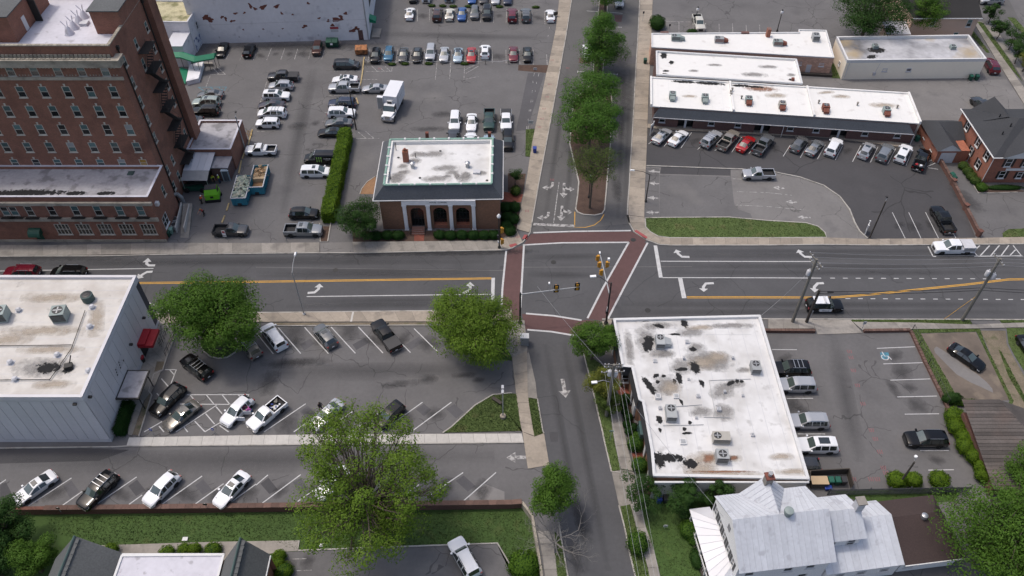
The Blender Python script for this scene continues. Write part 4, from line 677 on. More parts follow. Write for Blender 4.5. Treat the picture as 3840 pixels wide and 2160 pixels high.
# podium of the hotel
pw=[(-71.6,5.35,1.1,1.85)]+[(c,5.4,1.1,1.85)for c in(-68.3,-64.75,-61.46,-58.2,-55.1)]+[(-74.6-.65,5.4,1.1,1.7),(-74.6+.65,5.4,1.1,1.7)]+[(-77.9-3.3*i,5.4,1.1,1.85)for i in range(4)]
lw=[(c,1.55,2.15,2.1)for c in(-68.1,-64.9,-61.65,-58.4,-55.15)]
dr=(-72.35,0,1.3,2.5)
wall(hotel,'wall','brick_hotel',(x0,PY),(1,0),PX-x0,0,8.49,[(c-w_/2-x0,c+w_/2-x0,z,z+h)for c,z,w_,h in pw+lw+[dr]])
for i,(c,z,w_,h)in enumerate(pw):
    o=window(hotel,c,PY+.03,z,w_,h,0,'frame_stone',('pane_teal' if i in(2,3,4,5)else 'pane','pane_teal' if i>3 else 'pane'),True,i<6)
    b=MB().box(-1.0,1.0,-.5,-.04,-.34,-.28)
    for q in range(9):b.tube((-.95+q*.2375,-.48,-.3),(-.95+q*.2375,-.48,.28),.022,n=4)
    b.box(-1.0,1.0,-.5,-.46,.26,.31);b.build('balconet','iron',o)
for c,z,w_,h in lw:window(hotel,c,PY+.03,z,w_,h,0,'frame_stone',('pane','pane'),True,True,3)
part(MB().box(dr[0]-.6,dr[0]+.6,PY+.12,PY+.16,0,2.4),'door','green_dark',hotel)
aw=MB()
for i in range(5):
    a0,a1=R(90*i/5),R(90*(i+1)/5);aw.poly([(dr[0]-.9,PY-1.1*math.sin(a0),1.9+1.0*math.cos(a0)),(dr[0]+.9,PY-1.1*math.sin(a0),1.9+1.0*math.cos(a0)),(dr[0]+.9,PY-1.1*math.sin(a1),1.9+1.0*math.cos(a1)),(dr[0]-.9,PY-1.1*math.sin(a1),1.9+1.0*math.cos(a1))])
for sx in(-.9,.9):aw.poly([(dr[0]+sx,PY,1.9)]+[(dr[0]+sx,PY-1.1*math.sin(R(18*i)),1.9+math.cos(R(18*i)))for i in range(6)])
part(aw,'door_awning','green_dark',hotel)
part(MB().box(x0,PX+.1,PY-.1,PY-.003,0,.5),'plinth','stone',hotel);part(MB().box(x0,PX+.25,PY-.22,PY-.003,4.35,5.0),'belt_course','stone',hotel);part(MB().box(x0,PX+.3,PY-.35,PY-.003,7.55,8.1),'cornice','stone',hotel)
wall(hotel,'wall','brick_hotel',(PX,PY),(0,1),HY-PY,0,8.49,[(1.2,3.0,1.5,3.6),(4.4,5.3,5.2,7.1)],(-1,0));window(hotel,PX-.03,PY+2.1,1.5,1.8,2.1,R(90),'trim',('pane','pane'),True,False,1);window(hotel,PX-.03,PY+4.85,5.2,.9,1.9,R(90))
flatroof(hotel,[(x0,PY),(PX,PY),(PX,HY-.02),(x0,HY-.02)],8.5,'roof_grey',.55,'roof_lilac','brick_hotel',.3)
marks(hotel,[((-72,91.1),5,.55,.02),((-64.5,91.0),1.3,.4,0),((-60,91.0),1.2,.35,0),((-80,91.2),3,.6,0)],8.52,'tar')
part(MB().box(-58.2,-57.3,95.2,96.1,8.5,8.62),'roof_hatch','patina_dark',hotel);part(MB().box(PX+.003,PX+.5,90.6,91.2,6.3,6.9),'wall_unit','trim',hotel)
# fire escape on the hotel's east wall
fe=thing('fire_escape','black iron fire escape zigzagging down the side of the brick hotel','fire escape',(HX,105,0))
lz=[24.0,20.75,17.5,14.0,10.6,7.3,4.0]
for i,z in enumerate(lz):
    l_=part(MB().box(HX+.02,HX+1.5,103.6,107.2,z-.06,z),'landing','iron',fe);b=MB()
    for q in range(7):b.tube((1.45,-1.4+q*.6,z),(1.45,-1.4+q*.6,z+1),.025,n=4)
    for zz in(.5,1.0):b.tube((1.45,-1.4,z+zz),(1.45,2.2,z+zz),.025,n=4);b.tube((.05,-1.4,z+zz),(1.45,-1.4,z+zz),.025,n=4)
    b.tube((.05,-1,z-.9),(1.3,-1,z-.06),.03,n=4).tube((.05,2,z-.9),(1.3,2,z-.06),.03,n=4);b.build('railing','iron',l_)
    z2=lz[i+1]if i+1<len(lz)else.3;s_=1 if i%2 else-1;f_=MB()
    for e in(.45,1.35):f_.tube((e,-1.3*s_,z),(e,1.6*s_,z2),.05,n=4);f_.tube((e,-1.3*s_,z+.9),(e,1.6*s_,z2+.9),.025,n=4)
    fl=f_.build('stair_flight','iron',fe)
    tm=MB().box(-.42,.42,-.12,.12,-.02,.02).mesh('tread')
    for q in range(11):t=(q+.5)/11;inst('tread',tm,'iron',fl,(.9,-1.3*s_+2.9*s_*t,z+(z2-z)*t))
# ---- hotel annex, loading canopy
annex=thing('annex','low brick annex with grey flat roof behind the hotel','building',(-50,111,0))
part(MB().box(-53.9,-46.6,107.4,115.7,0,3.8),'wall','brick_hotel',annex);flatroof(annex,[(-53.9,107.4),(-46.6,107.4),(-46.6,115.7),(-53.9,115.7)],3.82,'roof_grey',.4,'roof_lilac','brick_hotel',.3)
part(MB().box(-49.6,-46.8,104.4,107.38,0,2.6),'lean_to','brick_dark',annex);part(MB().box(-49.7,-46.7,104.3,107.38,2.61,2.75),'lean_to_roof','roof_grey',annex)
canopy=thing('loading_canopy','white metal loading canopy with grey front awning beside the hotel','canopy',(-51.5,104,0))
for i in range(4):
    a,b=-53.6+i*1.08,-53.6+(i+1)*1.08-.03
    part(MB().add([(a,103.2,3.1),(b,103.2,3.1),(b,107.35,3.6),(a,107.35,3.6),(a,103.2,3.04),(b,103.2,3.04),(b,107.35,3.54),(a,107.35,3.54)],[(0,1,2,3),(4,7,6,5),(0,4,5,1),(1,5,6,2),(0,3,7,4)]),'roof_panel','metal_bright',canopy)
part(MB().poly([(-53.6,101.3,2.5),(-49.35,101.3,2.5),(-49.35,103.2,3.08),(-53.6,103.2,3.08)]),'front_awning','galv',canopy)
for x in(-53.5,-49.5):part(MB().tube((x,101.4,0),(x,101.4,2.5),.06,n=6),'post','galv',canopy)
# ---- long white painted building at the top
wb=thing('white_building','long white painted building with peeling wall along the top edge','building',(-46,149,0))
wl=(-64.5,148.3);wr=(-29.25,149.87);u=Vector((wr[0]-wl[0],wr[1]-wl[1]));WL=u.length;u.normalize();inn=(-u.y,u.x)
wall(wb,'wall','white_wall',wl,u,WL,0,9.6,[(WL-2.2,WL-1.2,0,2.2)],inn);wall(wb,"wall","white_wall",wr,inn,30,0,9.6,(),(-u.x,-u.y));wall(wb,"wall","white_wall",wl,inn,30,0,9.6,(),(u.x,u.y))
part(MB().poly([(wl[0],wl[1],9.6),(wr[0],wr[1],9.6),(wr[0]+inn[0]*30,wr[1]+inn[1]*30,9.6),(wl[0]+inn[0]*30,wl[1]+inn[1]*30,9.6)]),'roof','roof_white',wb)
wp=lambda a,z,d=-.02:(wl[0]+u.x*a+inn[0]*d,wl[1]+u.y*a+inn[1]*d,z)
part(MB().poly([wp(WL-2.2,0,.12),wp(WL-1.2,0,.12),wp(WL-1.2,2.2,.12),wp(WL-2.2,2.2,.12)]),'door','brick_dark',wb)
for i,(a,z,ra,rz_)in enumerate(((29.3,4.6,1.0,.5),(28.2,3.4,.5,.25),(30.2,5.1,.4,.5),(32.2,2.2,.9,.35),(33.0,2.6,.5,.4),(15.2,7.6,.8,.4),(17.9,7.7,.6,.35),(12.8,7.9,.35,.5),(22.6,3.3,.6,.3),(24.2,8.2,.3,.25),(13.6,7.3,.4,.3),(27.5,4.4,.3,.3),(3.6,5.6,1.0,.5),(4.3,5.0,.6,.35),(6.7,5.7,.4,.25),(7.3,5.3,.3,.4),(8.5,4.8,.5,.25),(25.8,5.0,.3,.2),(9.5,6.4,.4,.25),(18.6,6.2,.25,.3),(20.7,5.9,.2,.2),(10.2,2.9,.2,.15),(14.2,2.9,.2,.15),(18.1,2.9,.2,.15),(31.2,5.9,.5,.25),(11.3,6.5,.3,.2))):
    part(MB().poly([wp(a_,z_,-.015)for a_,z_ in blob((a,z),ra,rz_,.2,12,.5,i)]),'bare_patch','brick_bare',wb)
for a in(5,9,13,17,21,25):part(MB().add([wp(a-.15,1.1,-.03),wp(a+.15,1.1,-.03),wp(a+.15,1.5,-.03),wp(a-.15,1.5,-.03)],[(0,1,2,3)]),'vent_grille','trim_grey',wb)
for z in(4.0,):part(MB().poly([wp(0,z),wp(WL-.3,z+.5),wp(WL-.3,z+.56),wp(0,z+.06)]),'crack_line','trim_grey',wb)
for a in(WL-.25,):part(MB().tube(wp(a,0,-.1),wp(a,9.6,-.1),.09,n=6),'downpipe','galv',wb)
part(MB().poly([wp(27.6,2.55,-.02),wp(29.3,2.55,-.02),wp(29.3,3.05,-.02),wp(27.6,3.05,-.02)]),'wall_sign','sign_red',wb);part(MB().poly([wp(27.7,1.9,-.02),wp(29.2,1.9,-.02),wp(29.2,2.5,-.02),wp(27.7,2.5,-.02)]),'wall_sign','trim_grey',wb)
ex=lambda d,z,o_=.02:(wr[0]+inn[0]*d+u.x*o_,wr[1]+inn[1]*d+u.y*o_,z)
part(MB().poly([ex(6,4),ex(11,4),ex(11,8),ex(6,8)]),'wall_grating','iron',wb)
part(MB().add([ex(2.8,3.2),ex(4.8,3.2),ex(4.8,2.6,1.3),ex(2.8,2.6,1.3),ex(2.8,2.3),ex(4.8,2.3),ex(4.8,2.1,1.3),ex(2.8,2.1,1.3)],[(0,1,2,3),(3,2,6,7),(0,3,7,4),(1,5,6,2)]),'awning','green_awning',wb)
part(MB().box(wr[0]+.3,wr[0]+2,wr[1]+.5,wr[1]+4,0,.35),'doorstep','concrete_grey',wb)
# ---- small white building with the green canopy
sb=thing('white_annex','small white building with mouldy yellow roof between hotel and peeling wall','building',(-68,148,0))
flatroof(sb,[(-76,145.2),(-63.4,144.8),(-63.0,153.5),(-76,154)],6.4,'roof_mould',.3,'trim_grey','white_wall',.25);part(MB().prism([(-76,145.2),(-63.4,144.8),(-63.0,153.5),(-76,154)],0,6.38),'wall','white_wall',sb)
for x in(-66.4,):window(sb,x,144.87,3.2,1.5,1.7,R(-1.8),'trim',('pane_teal','pane'))
for y,z in((148.2,3.4),(150.7,3.6)):window(sb,-63.25+(y-144.8)*.046,y,z,1.0,1.6,R(87),'trim',('pane','pane'))
part(MB().poly([(-63.38,145,.2),(-63.12,150.8,.2),(-63.12,150.8,2.6),(-63.38,145,2.6)]),'mural','mural',sb)
part(MB().box(-66.6,-63.6,139.6,144.7,0,4.4),'stair_block','white_wall',sb);part(MB().box(-66.8,-63.5,139.4,144.8,4.42,4.56),'stair_roof','metal_bright',sb)
gc=thing('entrance_canopy','bright green fabric entrance canopy stepping down on thin poles','canopy',(-62,139,0))
cpts=[((-66.2,138.2),3.5),((-63.6,138.2),3.5),((-61.0,137.6),2.9),((-57.6,139.2),2.7)]
for i in range(3):
    (a,za),(b,zb)=cpts[i],cpts[i+1];hw=1.0
    part(MB().add([(a[0],a[1]-hw,za),(b[0],b[1]-hw,zb),(b[0],b[1],zb+.55),(a[0],a[1],za+.55),(b[0],b[1]+hw,zb),(a[0],a[1]+hw,za),(a[0],a[1]-hw,za-.25),(b[0],b[1]-hw,zb-.25),(b[0],b[1]+hw,zb-.25),(a[0],a[1]+hw,za-.25)],[(0,1,2,3),(3,2,4,5),(0,6,7,1),(4,8,9,5)]+([(1,7,8,4,2)]if i==2 else[])+([(0,3,5,9,6)]if i==0 else[])),'canopy_section','green_awning',gc)
for x,y,z in((-65,137.3,3.3),(-63.6,137.3,3.2),(-61.5,136.8,2.8),(-60.5,136.9,2.6),(-58.8,138.0,2.5),(-57.7,138.4,2.4),(-57.7,140,2.4),(-61,138.5,2.6)):part(MB().tube((x,y,0),(x,y,z),.05,n=6),'post','iron',gc)
part(MB().poly([(-64.6,133.5,1.0),(-62.4,133.0,.3),(-62.8,137,.9),(-64.2,137.5,1.2)]),'side_awning','green_awning',gc)
rampw=thing('ramp_wall','white curved ramp wall below the green canopy','wall',(-62,133.5,0));part(MB().prism([(-62.08,132.95),(-59.98,133.98),(-60.61,140),(-63.06,138.92)],0,.9),'wall','white_wall',rampw);part(MB().prism([(-62.08,140.37),(-59.14,140.37),(-58.77,139.71),(-62,139.71)],0,.6),'step','concrete_grey',rampw)
# ---- the corner building with three arches
cb=thing('corner_building','brick corner building with grey slate mansard, white columns and three arches','building',(-11,92.5,0))
FY=92.5;cx=[-16.42,-12.83,-9.37,-5.88];ax=[-14.62,-11.1,-7.62]
wall(cb,'wall','brick_brown',(-20.1,FY),(1,0),3.4,0,6.1);wall(cb,'wall','brick_brown',(-5.6,FY),(1,0),3.75,0,6.1)
for i in range(3):
    a,b,c,hw,zs,zt=cx[i]-.05,cx[i+1]+.05,ax[i],1.04,3.3,5.3;L_=[]
    for s_ in(-1,1):
        e=a if s_<0 else b;arc=[(c+s_*hw*math.cos(t),zs+hw*math.sin(t))for t in(math.pi/2*q/8 for q in range(9))]
        pts=[(e,0)]+([(c+s_*hw,0)])+arc+[(c,zt),(e,zt)]
        part(MB().poly([(x,FY+.12,z)for x,z in(pts if s_<0 else pts[::-1])]),'arch_wall','brick_brown',cb)
        rv=MB();q=[(c+s_*hw,0)]+arc
        for j in range(len(q)-1):rv.poly([(q[j][0],FY+.12,q[j][1]),(q[j+1][0],FY+.12,q[j+1][1]),(q[j+1][0],FY+.95,q[j+1][1]),(q[j][0],FY+.95,q[j][1])])
        part(rv,'arch_reveal','brick_brown',cb)
        av=MB();q2=[(x+(x-c)*.16,z+(z-zs)*.16 if z>zs else z)for x,z in arc]
        for j in range(8):av.poly([(arc[j][0],FY+.09,arc[j][1]),(arc[j+1][0],FY+.09,arc[j+1][1]),(q2[j+1][0],FY+.09,q2[j+1][1]),(q2[j][0],FY+.09,q2[j][1])])
        part(av,'arch_ring','brick_red',cb)
    wo=part(MB().box(c-1.04,c+1.04,FY+.9,FY+.93,.7 if i else 0,4.4),'arch_window','glass',cb)
    fr=MB()
    for x in(-.52,0,.52):fr.box(c+x-.03,c+x+.03,FY+.86,FY+.9,0,4.3)
    for z in(1.4,2.6,3.3):fr.box(c-1.03,c+1.03,FY+.87,FY+.9,z-.03,z+.03)
    fr.build('glazing_bar','iron',wo)
    if i:part(MB().box(c-1.03,c+1.03,FY+.2,FY+.95,0,.7),'arch_sill','brick_red',cb)
for x in cx:
    c_=part(MB().box(x-.27,x+.27,FY-.3,FY+.1,.15,4.95),'column','column',cb);MB().box(x-.36,x+.36,FY-.38,FY+.1,4.95,5.2).build('capital','column',c_);MB().box(x-.33,x+.33,FY-.34,FY+.1,0,.15).build('base','column',c_)
part(MB().box(-16.75,-5.55,FY-.34,FY+.12,5.2,6.08),'entablature','column',cb)
text('HOUSE  CORNER',.34,'black',cb,(-11.2+11,-.36,5.72),(R(90),0,0))
for o_,u_,L_,i_ in(((-1.85,FY),(0,1),13.8,(-1,0)),((-20.1,FY),(0,1),13.8,(1,0)),((-20.1,FY+13.8),(1,0),18.25,(0,-1))):wall(cb,'wall','brick_brown',o_,u_,L_,0,6.1,(),i_)
E_=[(-20.95,92.08),(-1.38,92.5),(-1.42,107.1),(-21.05,106.8)];T_=[(-19.15,93.05),(-3.03,93.35),(-3.06,104.6),(-19.35,104.3)]
for i in range(4):
    j=(i+1)%4;part(MB().poly([(*E_[i],6.12),(*E_[j],6.12),(*T_[j],8.4),(*T_[i],8.4)]),'mansard_slope','slate',cb)
    a=part(MB().tube((*T_[i],8.42),(*T_[j],8.42),.17,n=6),'ridge_coping','patina',cb);cl=MB().box(-.14,.14,-.2,.2,-.02,.2).mesh('coping_clip')
    for q in range(1,7 if i%2==0 else 5):t=lerp(T_[i],T_[j],q/(7 if i%2==0 else 5));inst('coping_clip',cl,'trim',a,(*t,8.42),0 if i%2==0 else R(90))
    part(MB().tube((*E_[i],6.1),(*E_[j],6.1),.09,n=6),'gutter','trim',cb)
part(MB().prism(E_,6.0,6.09,True),'soffit','trim_grey',cb)
flatroof(cb,[lerp(p,(-11,99),.012)for p in T_],7.75,'roof_white',.6,'roof_clean','roof_clean',.35)
marks(cb,[((-17.6,95.6),.9,.7,0),((-16.9,96.6),.9,.4,.4),((-15.2,99.6),.7,.5,0),((-14.8,101.3),.8,.5,0),((-9.2,96.8),.6,.35,0),((-8.4,95.9),.3,.6,.3),((-7.2,95.6),.7,.9,-.3),((-11.5,95.3),1.4,.5,0),((-10.2,97.9),1.3,.5,0),((-16.9,98.3),.5,.4,0),((-9.9,95.9),.4,.25,0),((-4.6,96.6),.5,.4,0),((-12.4,101.4),1.2,.5,0)],7.757,'smudge')
marks(cb,[((-17.5,94.9),.5,.5,0),((-16.8,96.9),.35,.2,0),((-7.1,96.1),.4,.55,-.3),((-8.4,95.9),.2,.4,0)],7.772,'smudge',j=.5)
c_=part(MB().box(-16.9,-16.05,99.3,100.1,7.75,9.7),'chimney','brick_red',cb);MB().box(-16.97,-15.98,99.23,100.17,9.7,9.82).build('chimney_cap','rust_mark',c_);MB().lathe([(.22,9.82),(.2,10.1)],10,(-16.5,99.7,0)).build('flue','rust',c_)
for x,y in((-15.3,98.1),(-6.85,98.2)):v_=part(MB().lathe([(.34,0),(.3,.35),(.22,.6)],12,(x,y,7.75)),'roof_vent','galv',cb);MB().lathe([(.4,.6),(.42,.85),(.2,1.0),(.02,1.05)],14,(x,y,7.75)).build('vent_cowl','steel',v_,50)
part(MB().box(-5.95,-4.85,96.4,97.2,7.75,8.05),'roof_hatch','trim_grey',cb)
for x,y in((-17.76,100.5),(-11.3,102.2),(-14,95.5),(-3.8,94.9)):part(MB().lathe([(.2,0),(.2,.03)],12,(x,y,7.765)),'roof_drain','black',cb)
for p,q in(((-18.3,102.4,7.75),(-18.3,102.4,9.2)),((-18.4,95.2,7.75),(-18.5,95.3,9.1)),((-15.1,100.6,7.75),(-15.1,100.6,8.6))):part(MB().tube(p,q,.06,n=6),'vent_pipe','iron',cb)
for x in(-13.6,-3.6):part(MB().box(x-.25,x+.25,105.3,105.8,7.2,8.9),'chimney_stub','rust',cb)
steps=thing('entrance_steps','red brick entrance steps with black handrails before the left arch','steps',(-14.6,92,0))
for i in range(4):part(MB().box(-15.6,-13.6,FY-.35-.35*i,FY-(0 if i==0 else.35*i),0,.6-.15*i),'step','brick_red',steps)
for x in(-15.7,-13.5):
    b=MB().tube((x,FY-.3,1.4),(x,FY-1.7,.9),.03,n=5)
    for q in range(5):b.tube((x,FY-.35-q*.33,0),(x,FY-.35-q*.33,1.4-q*.12),.02,n=4)
    part(b,'handrail','iron',steps)
sheet('paver_path',[(-15.33,92.27),(-13.62,92.34),(-13.61,89.72),(-15.08,89.72)],.045,'paver')
# ---- the shop row and the buildings behind it
def framed(name,label,cat,p0,p1):
    t=thing(name,label,cat,p0,math.atan2(p1[1]-p0[1],p1[0]-p0[0]));t['_w']=math.dist(p0,p1);del t['_w'];return t,math.dist(p0,p1)
sm,SW=framed('shop_row','long low dark brick shop row with white roof and slate awning','building',(25.35,119.75),(69.5,114.72))
def tol(p,o,q):
    a=math.atan2(q[1]-o[1],q[0]-o[0]);d=(p[0]-o[0],p[1]-o[1]);return(d[0]*math.cos(a)+d[1]*math.sin(a),-d[0]*math.sin(a)+d[1]*math.cos(a))
L=lambda p:tol(p,(25.35,119.75),(69.5,114.72))
wins=[L(p)[0]for p in[(26.83,119.89),(35.46,118.98),(40.09,118.23),(49.12,117.19),(53.56,116.74),(61.87,115.86),(67.32,115.22)]]
doors=[L(p)[0]for p in[(30.96,119.41),(44.32,117.91),(57.47,116.43)]]
ops=[(x-.55,x+.55,.95,2.25)for x in wins]+[(x-1.35,x+1.35,0,2.3)for x in doors]
wall(sm,'wall','brick_dark',(0,0),(1,0),SW,0,3.9,ops,world=False,depth=.2)
for x in wins:window(sm,x,.03,.95,1.1,1.3,0,'trim_grey',('pane','pane'),world=False)
for x in doors:
    MB().box(x-1.35,x+1.35,.9,.95,0,2.3).build('shopfront','glass',sm);MB().box(x-.18,x+.18,-.05,.2,0,2.35).build('door_post','trim_grey',sm)
    for s_ in(-1,1):MB().box(x+s_*.75-.5,x+s_*.75+.5,.82,.9,0,2.15).build('door','black',sm);MB().box(x+s_*1.95-.3,x+s_*1.95+.3,-.06,-.003,1.7,2.0).build('wall_sign','sign_red' if x>20 else 'concrete',sm)
for a in((-.1,0,.0,9.35),(SW,SW+.3,0,9.35)):MB().box(a[0],a[1],a[2],a[3],0,3.9).build('end_wall','brick_dark',sm)
MB().box(-.1,SW+.3,9.2,9.35,0,3.9).build('rear_wall','brick_dark',sm)
MB().add([(-.2,-.62,2.32),(SW+.1,-.62,2.32),(SW-1.3,.12,4.1),(.7,.12,4.1),(-.2,.0,2.32),(SW+.1,0,2.32)],[(0,1,2,3),(0,3,4),(1,5,2),(0,4,5,1)]).build('slate_awning','slate',sm);MB().box(-.22,SW+.12,-.7,-.6,2.22,2.34).build('gutter','trim_grey',sm)
for x in(-.3,22.5,SW+.2):MB().tube((x,-.66,0),(x,-.66,2.25),.05,n=5).build('downpipe','trim_grey',sm)
MB().box(-1.0,SW+.8,.125,9.3,3.92,4.1).build('roof','roof_clean',sm)
for x in(-1.0,13.3,27.1,SW+.5):MB().box(x,x+.32,.15,9.32,4.1,4.5).build('parapet','roof_clean',sm)
MB().box(-.68,SW+.5,9.05,9.32,4.1,4.35).build('rear_parapet','roof_clean',sm)
for x in[i*1.9+.4 for i in range(24)]:MB().box(x,x+.03,.3,9,4.1,4.106).build('roof_seam','trim',sm)
marks(sm,[((5.2,8.6),1.8,.35,0),((9.8,8.6),2.2,.4,0),((15.3,8.5),1.5,.35,0),((18.0,8.4),1.2,.3,0)],4.107,'tar',False,j=.5);marks(sm,[((18.9,7.9),2.0,.6,0)],4.105,'rust_mark',False)
marks(sm,[((21.5,6),1.2,.5,0),((33,7),1,.4,0),((6,4),.8,.3,0),((40,5),1.6,.5,0),((30.5,8),1,.3,.2)],4.104,'smudge_tan',False)
r2=thing('white_roof_building','plain white roofed building between shop row and peach building','building',(sm.location.x,sm.location.y),sm.rotation_euler.z)
MB().box(.1,26.4,9.5,17.9,0,4.4).build('wall','brick_dark',r2);flatroof(r2,[(.1,9.5),(26.4,9.5),(26.4,17.9),(.1,17.9)],4.42,'roof_clean',.35,'trim','roof_clean',.28,False)
marks(r2,[((1.6,16.9),.5,.9,0),((1.9,11.4),.5,.3,0),((1.6,10.2),.5,.35,0),((3,14.5),.4,.5,0),((24.5,11),.3,.3,0)],4.43,'tar',False,j=.55);marks(r2,[((11,14.5),.9,.3,0),((18,12),1.5,.5,0),((24.8,12.6),.5,.4,0),((7,12),.6,.3,0),((21,15),1.2,.4,0)],4.428,'smudge',False);MB().box(24.6,25.1,10.6,11.1,4.42,4.9).build('vent_stack','rust',r2)
r3=thing('peach_building','peach painted low building with white roof behind the shop row','building',(45,138,0))
p3=[(27.06,140.2),(61.42,136.4),(62.7,146.7),(57.25,147.0),(57.0,145.9),(27.69,145.5)]
part(MB().prism(p3,0,3.7),'wall','peach_wall',r3);flatroof(r3,p3,3.72,'roof_clean',.22,'trim','trim',.22)
for(a,b)in((52.2,1.2),(55.4,.8),(59.5,.9)):window(r3,a,140.2-(a-27.06)*.1106-.02,2.0 if b>1 else 1.9,b,.7,R(-6.3),'trim_grey',('pane','pane'))
part(MB().obox((57.3,136.82,1.05),(.9,.1,2.1),R(-6.3)),'door','trim_grey',r3)
for x in(29.5,45.5):part(MB().box(x,x+1.6,145.5,146.1,0,4.0),'pier','brick_dark',r3)
c_=part(MB().box(50.2,50.9,144.2,145.1,3.72,5.4),'chimney','brick_red',r3)
c_=thing('cream_building','long cream block building with stained parapet roof at top right','building',(76,139,0));pc=[(63.46,135.0),(90.0,135.5),(90.1,144.4),(63.8,143.7)]
part(MB().prism(pc,0,3.6),'wall','white_wall_brick',c_);flatroof(c_,pc,3.62,'roof_dirty',.6,'trim','trim',.3)
for x in(71.3,75.9):window(c_,x,135.13,1.7,.9,.65,R(1),'trim_grey',('pane','pane'))
window(c_,63.5,138,1.3,.8,.8,R(-92),'trim',('pane','pane'));part(MB().tube((64,135,0),(64,134.9,3.9),.07,n=6),'downpipe','trim',c_);part(MB().box(69.2,69.7,134.8,135.1,1.0,1.6).tube((69.5,134.95,1.6),(69.9,134.98,3.6),.03,n=4),'meter_box','trim_grey',c_)
marks(c_,[((68.9,137.2),.9,.5,.3),((70,135.9),1.3,.25,0),((70.6,139.6),1.4,.8,0)],3.64,'tar',j=.6)
ph=thing('peach_house','two storey peach sided house with black shingle roof at the top','house',(86,149,0))
wall(ph,'wall','peach_siding',(80.5,148.9),(1,0),13,0,5.5,[(3.6,4.6,3.6,5.1),(10.9,12,3.4,5.0),(9.2,10.2,.8,2.2)]);part(MB().box(80.5,93.5,149.3,166,0,5.5),'rear_block','peach_siding',ph)
for x,z,h in((84.6,3.6,1.5),(91.95,3.4,1.6),(90.2,.8,1.4)):window(ph,x,148.93,z,1.0,h,0,'trim',('pane_teal','pane'))
part(MB().add([(80.1,148.5,5.5),(93.9,148.5,5.5),(93.9,158,9.5),(80.1,158,9.5),(80.1,167,5.5),(93.9,167,5.5)],[(0,1,2,3),(3,2,5,4),(0,3,4),(1,5,2)]),'roof','shingle_black',ph);part(MB().box(80.1,93.9,148.36,148.5,5.36,5.52),'gutter','trim',ph)
part(MB().add([(75.5,147.5,2.5),(80.4,147.5,2.5),(80.4,151.5,3.3),(75.5,151.5,3.3)],[(0,1,2,3)]),'porch_roof','metal_bright',ph);part(MB().box(76,80.3,148,151.5,0,2.4),'porch','peach_siding',ph)
# ---- brick house on the right with its garage
bh=thing('brick_house','red brick two storey house with dark hipped roof at the right edge','house',(86,110,0))
bx0,bx1,by0,by1,ez=78.0,96.0,103.9,117.0,5.3
fo=[(2.3,3.35,3.3,4.9),(5.2,6.25,3.3,4.9),(9,10,3.3,4.9),(2.3,3.3,.9,2.4),(5.3,6.2,.9,2.2),(9,10,.9,2.4)]
wall(bh,'wall','brick_red',(bx0,by0),(1,0),bx1-bx0,0,ez,fo);lo=[(1.4,2.4,3.3,4.8),(5.0,6.0,3.3,4.8),(9.6,10.6,3.3,4.8),(2.4,3.4,.8,2.4),(5.6,6.6,1.2,2.6),(10.0,11.0,1.0,2.5)]
wall(bh,'wall','brick_red',(bx0,by0),(0,1),by1-by0,0,ez,lo,(1,0));wall(bh,'wall','brick_red',(bx0,by1),(1,0),bx1-bx0,0,ez,(),(0,-1));wall(bh,'wall','brick_red',(bx1,by0),(0,1),by1-by0,0,ez,(),(-1,0))
for a,b,z,z1 in fo:window(bh,bx0+(a+b)/2,by0+.03,z,b-a,z1-z,0,'trim',('pane','pane'),True,shutters='black')
for a,b,z,z1 in lo:window(bh,bx0+.03,by0+(a+b)/2,z,b-a,z1-z,R(-90),'trim',('pane','pane'),True,shutters='black')
e=.35;rz_=8.1;part(MB().add([(bx0-e,by0-e,ez),(bx1+e,by0-e,ez),(bx1+e,by1+e,ez),(bx0-e,by1+e,ez),(83.6,110.6,rz_),(90.5,110.6,rz_)],[(0,1,5,4),(1,2,5),(2,3,4,5),(3,0,4)]),'roof','slate_dark',bh)
part(MB().add([(79.4,117.35,ez),(85.4,117.35,ez),(82.4,117.35,7.8),(82.4,111.5,7.75),(79.4,112.6,6.2),(85.4,112.6,6.2)],[(0,1,2),(0,2,3,4),(1,5,3,2)]),'rear_gable','slate_dark',bh)
for a,b in(((bx0-e,by0-e),(bx1+e,by0-e)),((bx0-e,by0-e),(bx0-e,by1+e))):part(MB().tube((*a,ez),(*b,ez),.1,n=6),'gutter','trim',bh)
part(MB().add([(79.2,by0-.5,5.4),(88.5,by0-.5,5.4),(83.8,by0-.5,7.3)],[(0,1,2)]),'pediment','trim',bh);part(MB().add([(79.0,by0-.6,5.4),(83.8,by0-.6,7.4),(83.8,110.5,7.4),(88.7,by0-.6,5.4)],[(0,2,1),(3,1,2)]),'pediment_roof','slate_dark',bh);part(MB().box(83.4,84.2,by0-.54,by0-.5,5.9,6.6),'pediment_vent','black',bh)
part(MB().prism([(80.9,103.86),(84.9,103.86),(84.9,103.78),(80.9,103.78)],2.55,3.0),'sign_board','trim',bh)
for x,y in((77.95,103.85),(77.95,109.7)):part(MB().tube((x,y-.05,0),(x,y-.05,ez),.06,n=5),'downpipe','trim',bh)
for x,y in((81.4,112.3),(81.9,109.4),(80.4,108.2)):part(MB().lathe([(.1,0),(.1,.7)],6,(x,y,ez+(x-bx0)*.5)),'vent_pipe','black',bh)
ga=thing('garage','single brick garage with grey hipped shingle roof and white gable','garage',(74,113,0))
part(MB().box(72.0,77.3,109.2,117.6,0,2.5),'wall','brick_red',ga);part(MB().box(72.6,75.1,109.12,109.19,0,2.1),'garage_door','trim_grey',ga)
